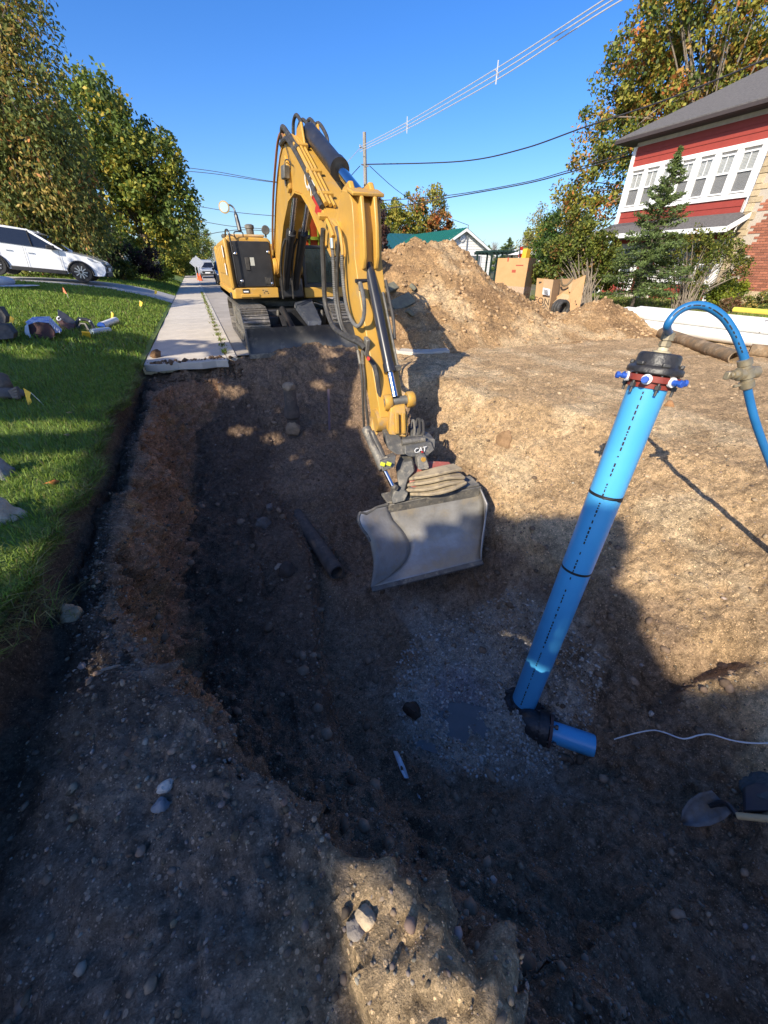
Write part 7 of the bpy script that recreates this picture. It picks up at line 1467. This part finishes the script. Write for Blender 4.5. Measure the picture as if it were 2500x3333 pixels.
def cupx(p0, p1, r, mat, lab, nm, cat, rim=None):
    a = lawn_hit(*p0, r*.9); b = lawn_hit(*p1, r*.9); o = thing(nm, tuple(a), lab, cat)
    MB().lathe([(r*.6, .02), (r*.95, 0), (r, .02), (r, (b-a).length), (r*.8, (b-a).length+.02)], a, b-a, 18).build('body', mat, o)
    if rim: MB().lathe([(r*1.03, -.01), (r*1.04, .05)], a, b-a, 18).build('rim', rim, o)
cupx((333, 1072), (380, 1052), .075, WHT, 'white cylinder with blue rim lying on the lawn', 'roll', 'roll', BBLU)
cupx((302, 1090), (358, 1082), .06, mk('pale_blue_plastic', (.5, .6, .66), rough=.4), 'pale blue tube lying in front of the white cylinder', 'tube', 'tube')
MB().box(lawn_hit(285, 1102, .06), (.14, .05, .15), (.3, .2, .3)).build('yellow_tag', YF, bevel=.01, label='square yellow tag standing in the grass before the pale blue tube', cat='tag')
bk_ = lawn_hit(15, 1108); zc4 = (bk_-Vector(_C)).dot(Vector(ray(1250, 1666.5)))
bt = thing('rubber_boot', tuple(bk_), 'black rubber boot lying at the left edge of the lawn', 'boot')
CAMO = mk('dusty_black', (.02, .018, .016), (.06, .055, .045), rough=.7, scale=12)
pl([(-40, 1000, zc4), (0, 1000, zc4), (20, 1030, zc4), (18, 1052, zc4), (-40, 1052, zc4)], 'shaft', CAMO, bt, (0, .2, 0)); pl([(-40, 1054, zc4*.98), (25, 1056, zc4*.98), (46, 1085, zc4*.97), (44, 1102, zc4*.97), (-40, 1110, zc4*.97)], 'foot', CAMO, bt, (0, .2, 0))
rq = lawn_hit(30, 1300); zc5 = (rq-Vector(_C)).dot(Vector(ray(1250, 1666.5))); RAG = mk('muddy_glove', (.17, .14, .11), (.1, .085, .07), rough=.95, scale=12, bump=.4)
rt_ = thing('work_glove', tuple(rq), 'muddy grey-brown work glove on the lawn at the left edge', 'glove')
MB().ico(P(25, 1282, zc5), 1, 3, .2, (.17, .12, .06), (0, .2, .3), 4).build('palm', RAG, rt_); MB().ico(P(5, 1250, zc5*1.01), 1, 3, .2, (.1, .1, .13), (0, .2, .3), 6).build('cuff', RAG, rt_)
for k in range(4): MB().tube([P(35+k*4, 1276+k*6, zc5*.99), P(58+k*2, 1262+k*10, zc5*.985)], [.028, .02], 7).build('finger', RAG, rt_)
bq = lawn_hit(40, 938); zc6 = (bq-Vector(_C)).dot(Vector(ray(1250, 1666.5))); bn = thing('stone_bench', tuple(bq), 'pale stone bench with rounded top at the left edge by the driveway', 'bench')
MB().ico(P(10, 931, zc6), 1, 3, 0, (1.0, .5, .035)).build('seat', mk('pale_stone', (.5, .5, .52), (.42, .42, .44), rough=.8, scale=9), bn); MB().ico(P(-5, 916, zc6), 1, 3, .05, (.45, .35, .16)).build('cushion', MATS['pale_stone'], bn); MB().cyl(P(-10, 960, zc6), P(-10, 932, zc6), .12, n=12).build('leg', MATS['pale_stone'], bn)
# fallen leaves
for k, (x, y, c, lab) in enumerate(((175, 1580, (.5, .16, .03), 'orange maple leaf lying on the lawn near the pit edge'), (228, 1352, (.45, .3, .14), 'pale tan leaf on the sunlit strip of lawn'), (222, 1425, (.42, .28, .14), 'small tan leaf near the turf edge'), (120, 1070, (.4, .3, .1), 'yellow leaf beside the tool bag'))):
    q = lawn_hit(x, y, .03); s_ = .055 if k == 0 else .03; m = MB(); vv = []
    for i in range(10): a = i*math.pi/5; rr_2 = s_*(1 if i % 2 == 0 else .5); vv.append(q+Vector((rr_2*math.cos(a), rr_2*math.sin(a), .012*math.sin(a*2))))
    m.add(vv+[q+Vector((0, 0, .012))], [(i, (i+1) % 10, 10) for i in range(10)]); m.build('fallen_leaf', mk('leaf_%d' % k, c, rough=.7), label=lab, cat='leaf', solid=.001)
# dry root ends and twigs at the turf edge
for k, (p, lab) in enumerate((([(432, 1125), (440, 1118), (450, 1120), (468, 1118)], 'thin dry root on the lawn beside the pavement end'), ([(335, 2190), (370, 2180), (395, 2175)], 'pale broken twig on the near bank'), ([(475, 1165), (482, 1155), (488, 1150)], 'short twig beside the broken slab'))):
    fn = lawn_hit if k == 0 else hit
    MB().tube(catmull([fn(x, y, .02) for x, y in p], 4), .008, 6).build('twig', BARKL, label=lab, cat='twig')
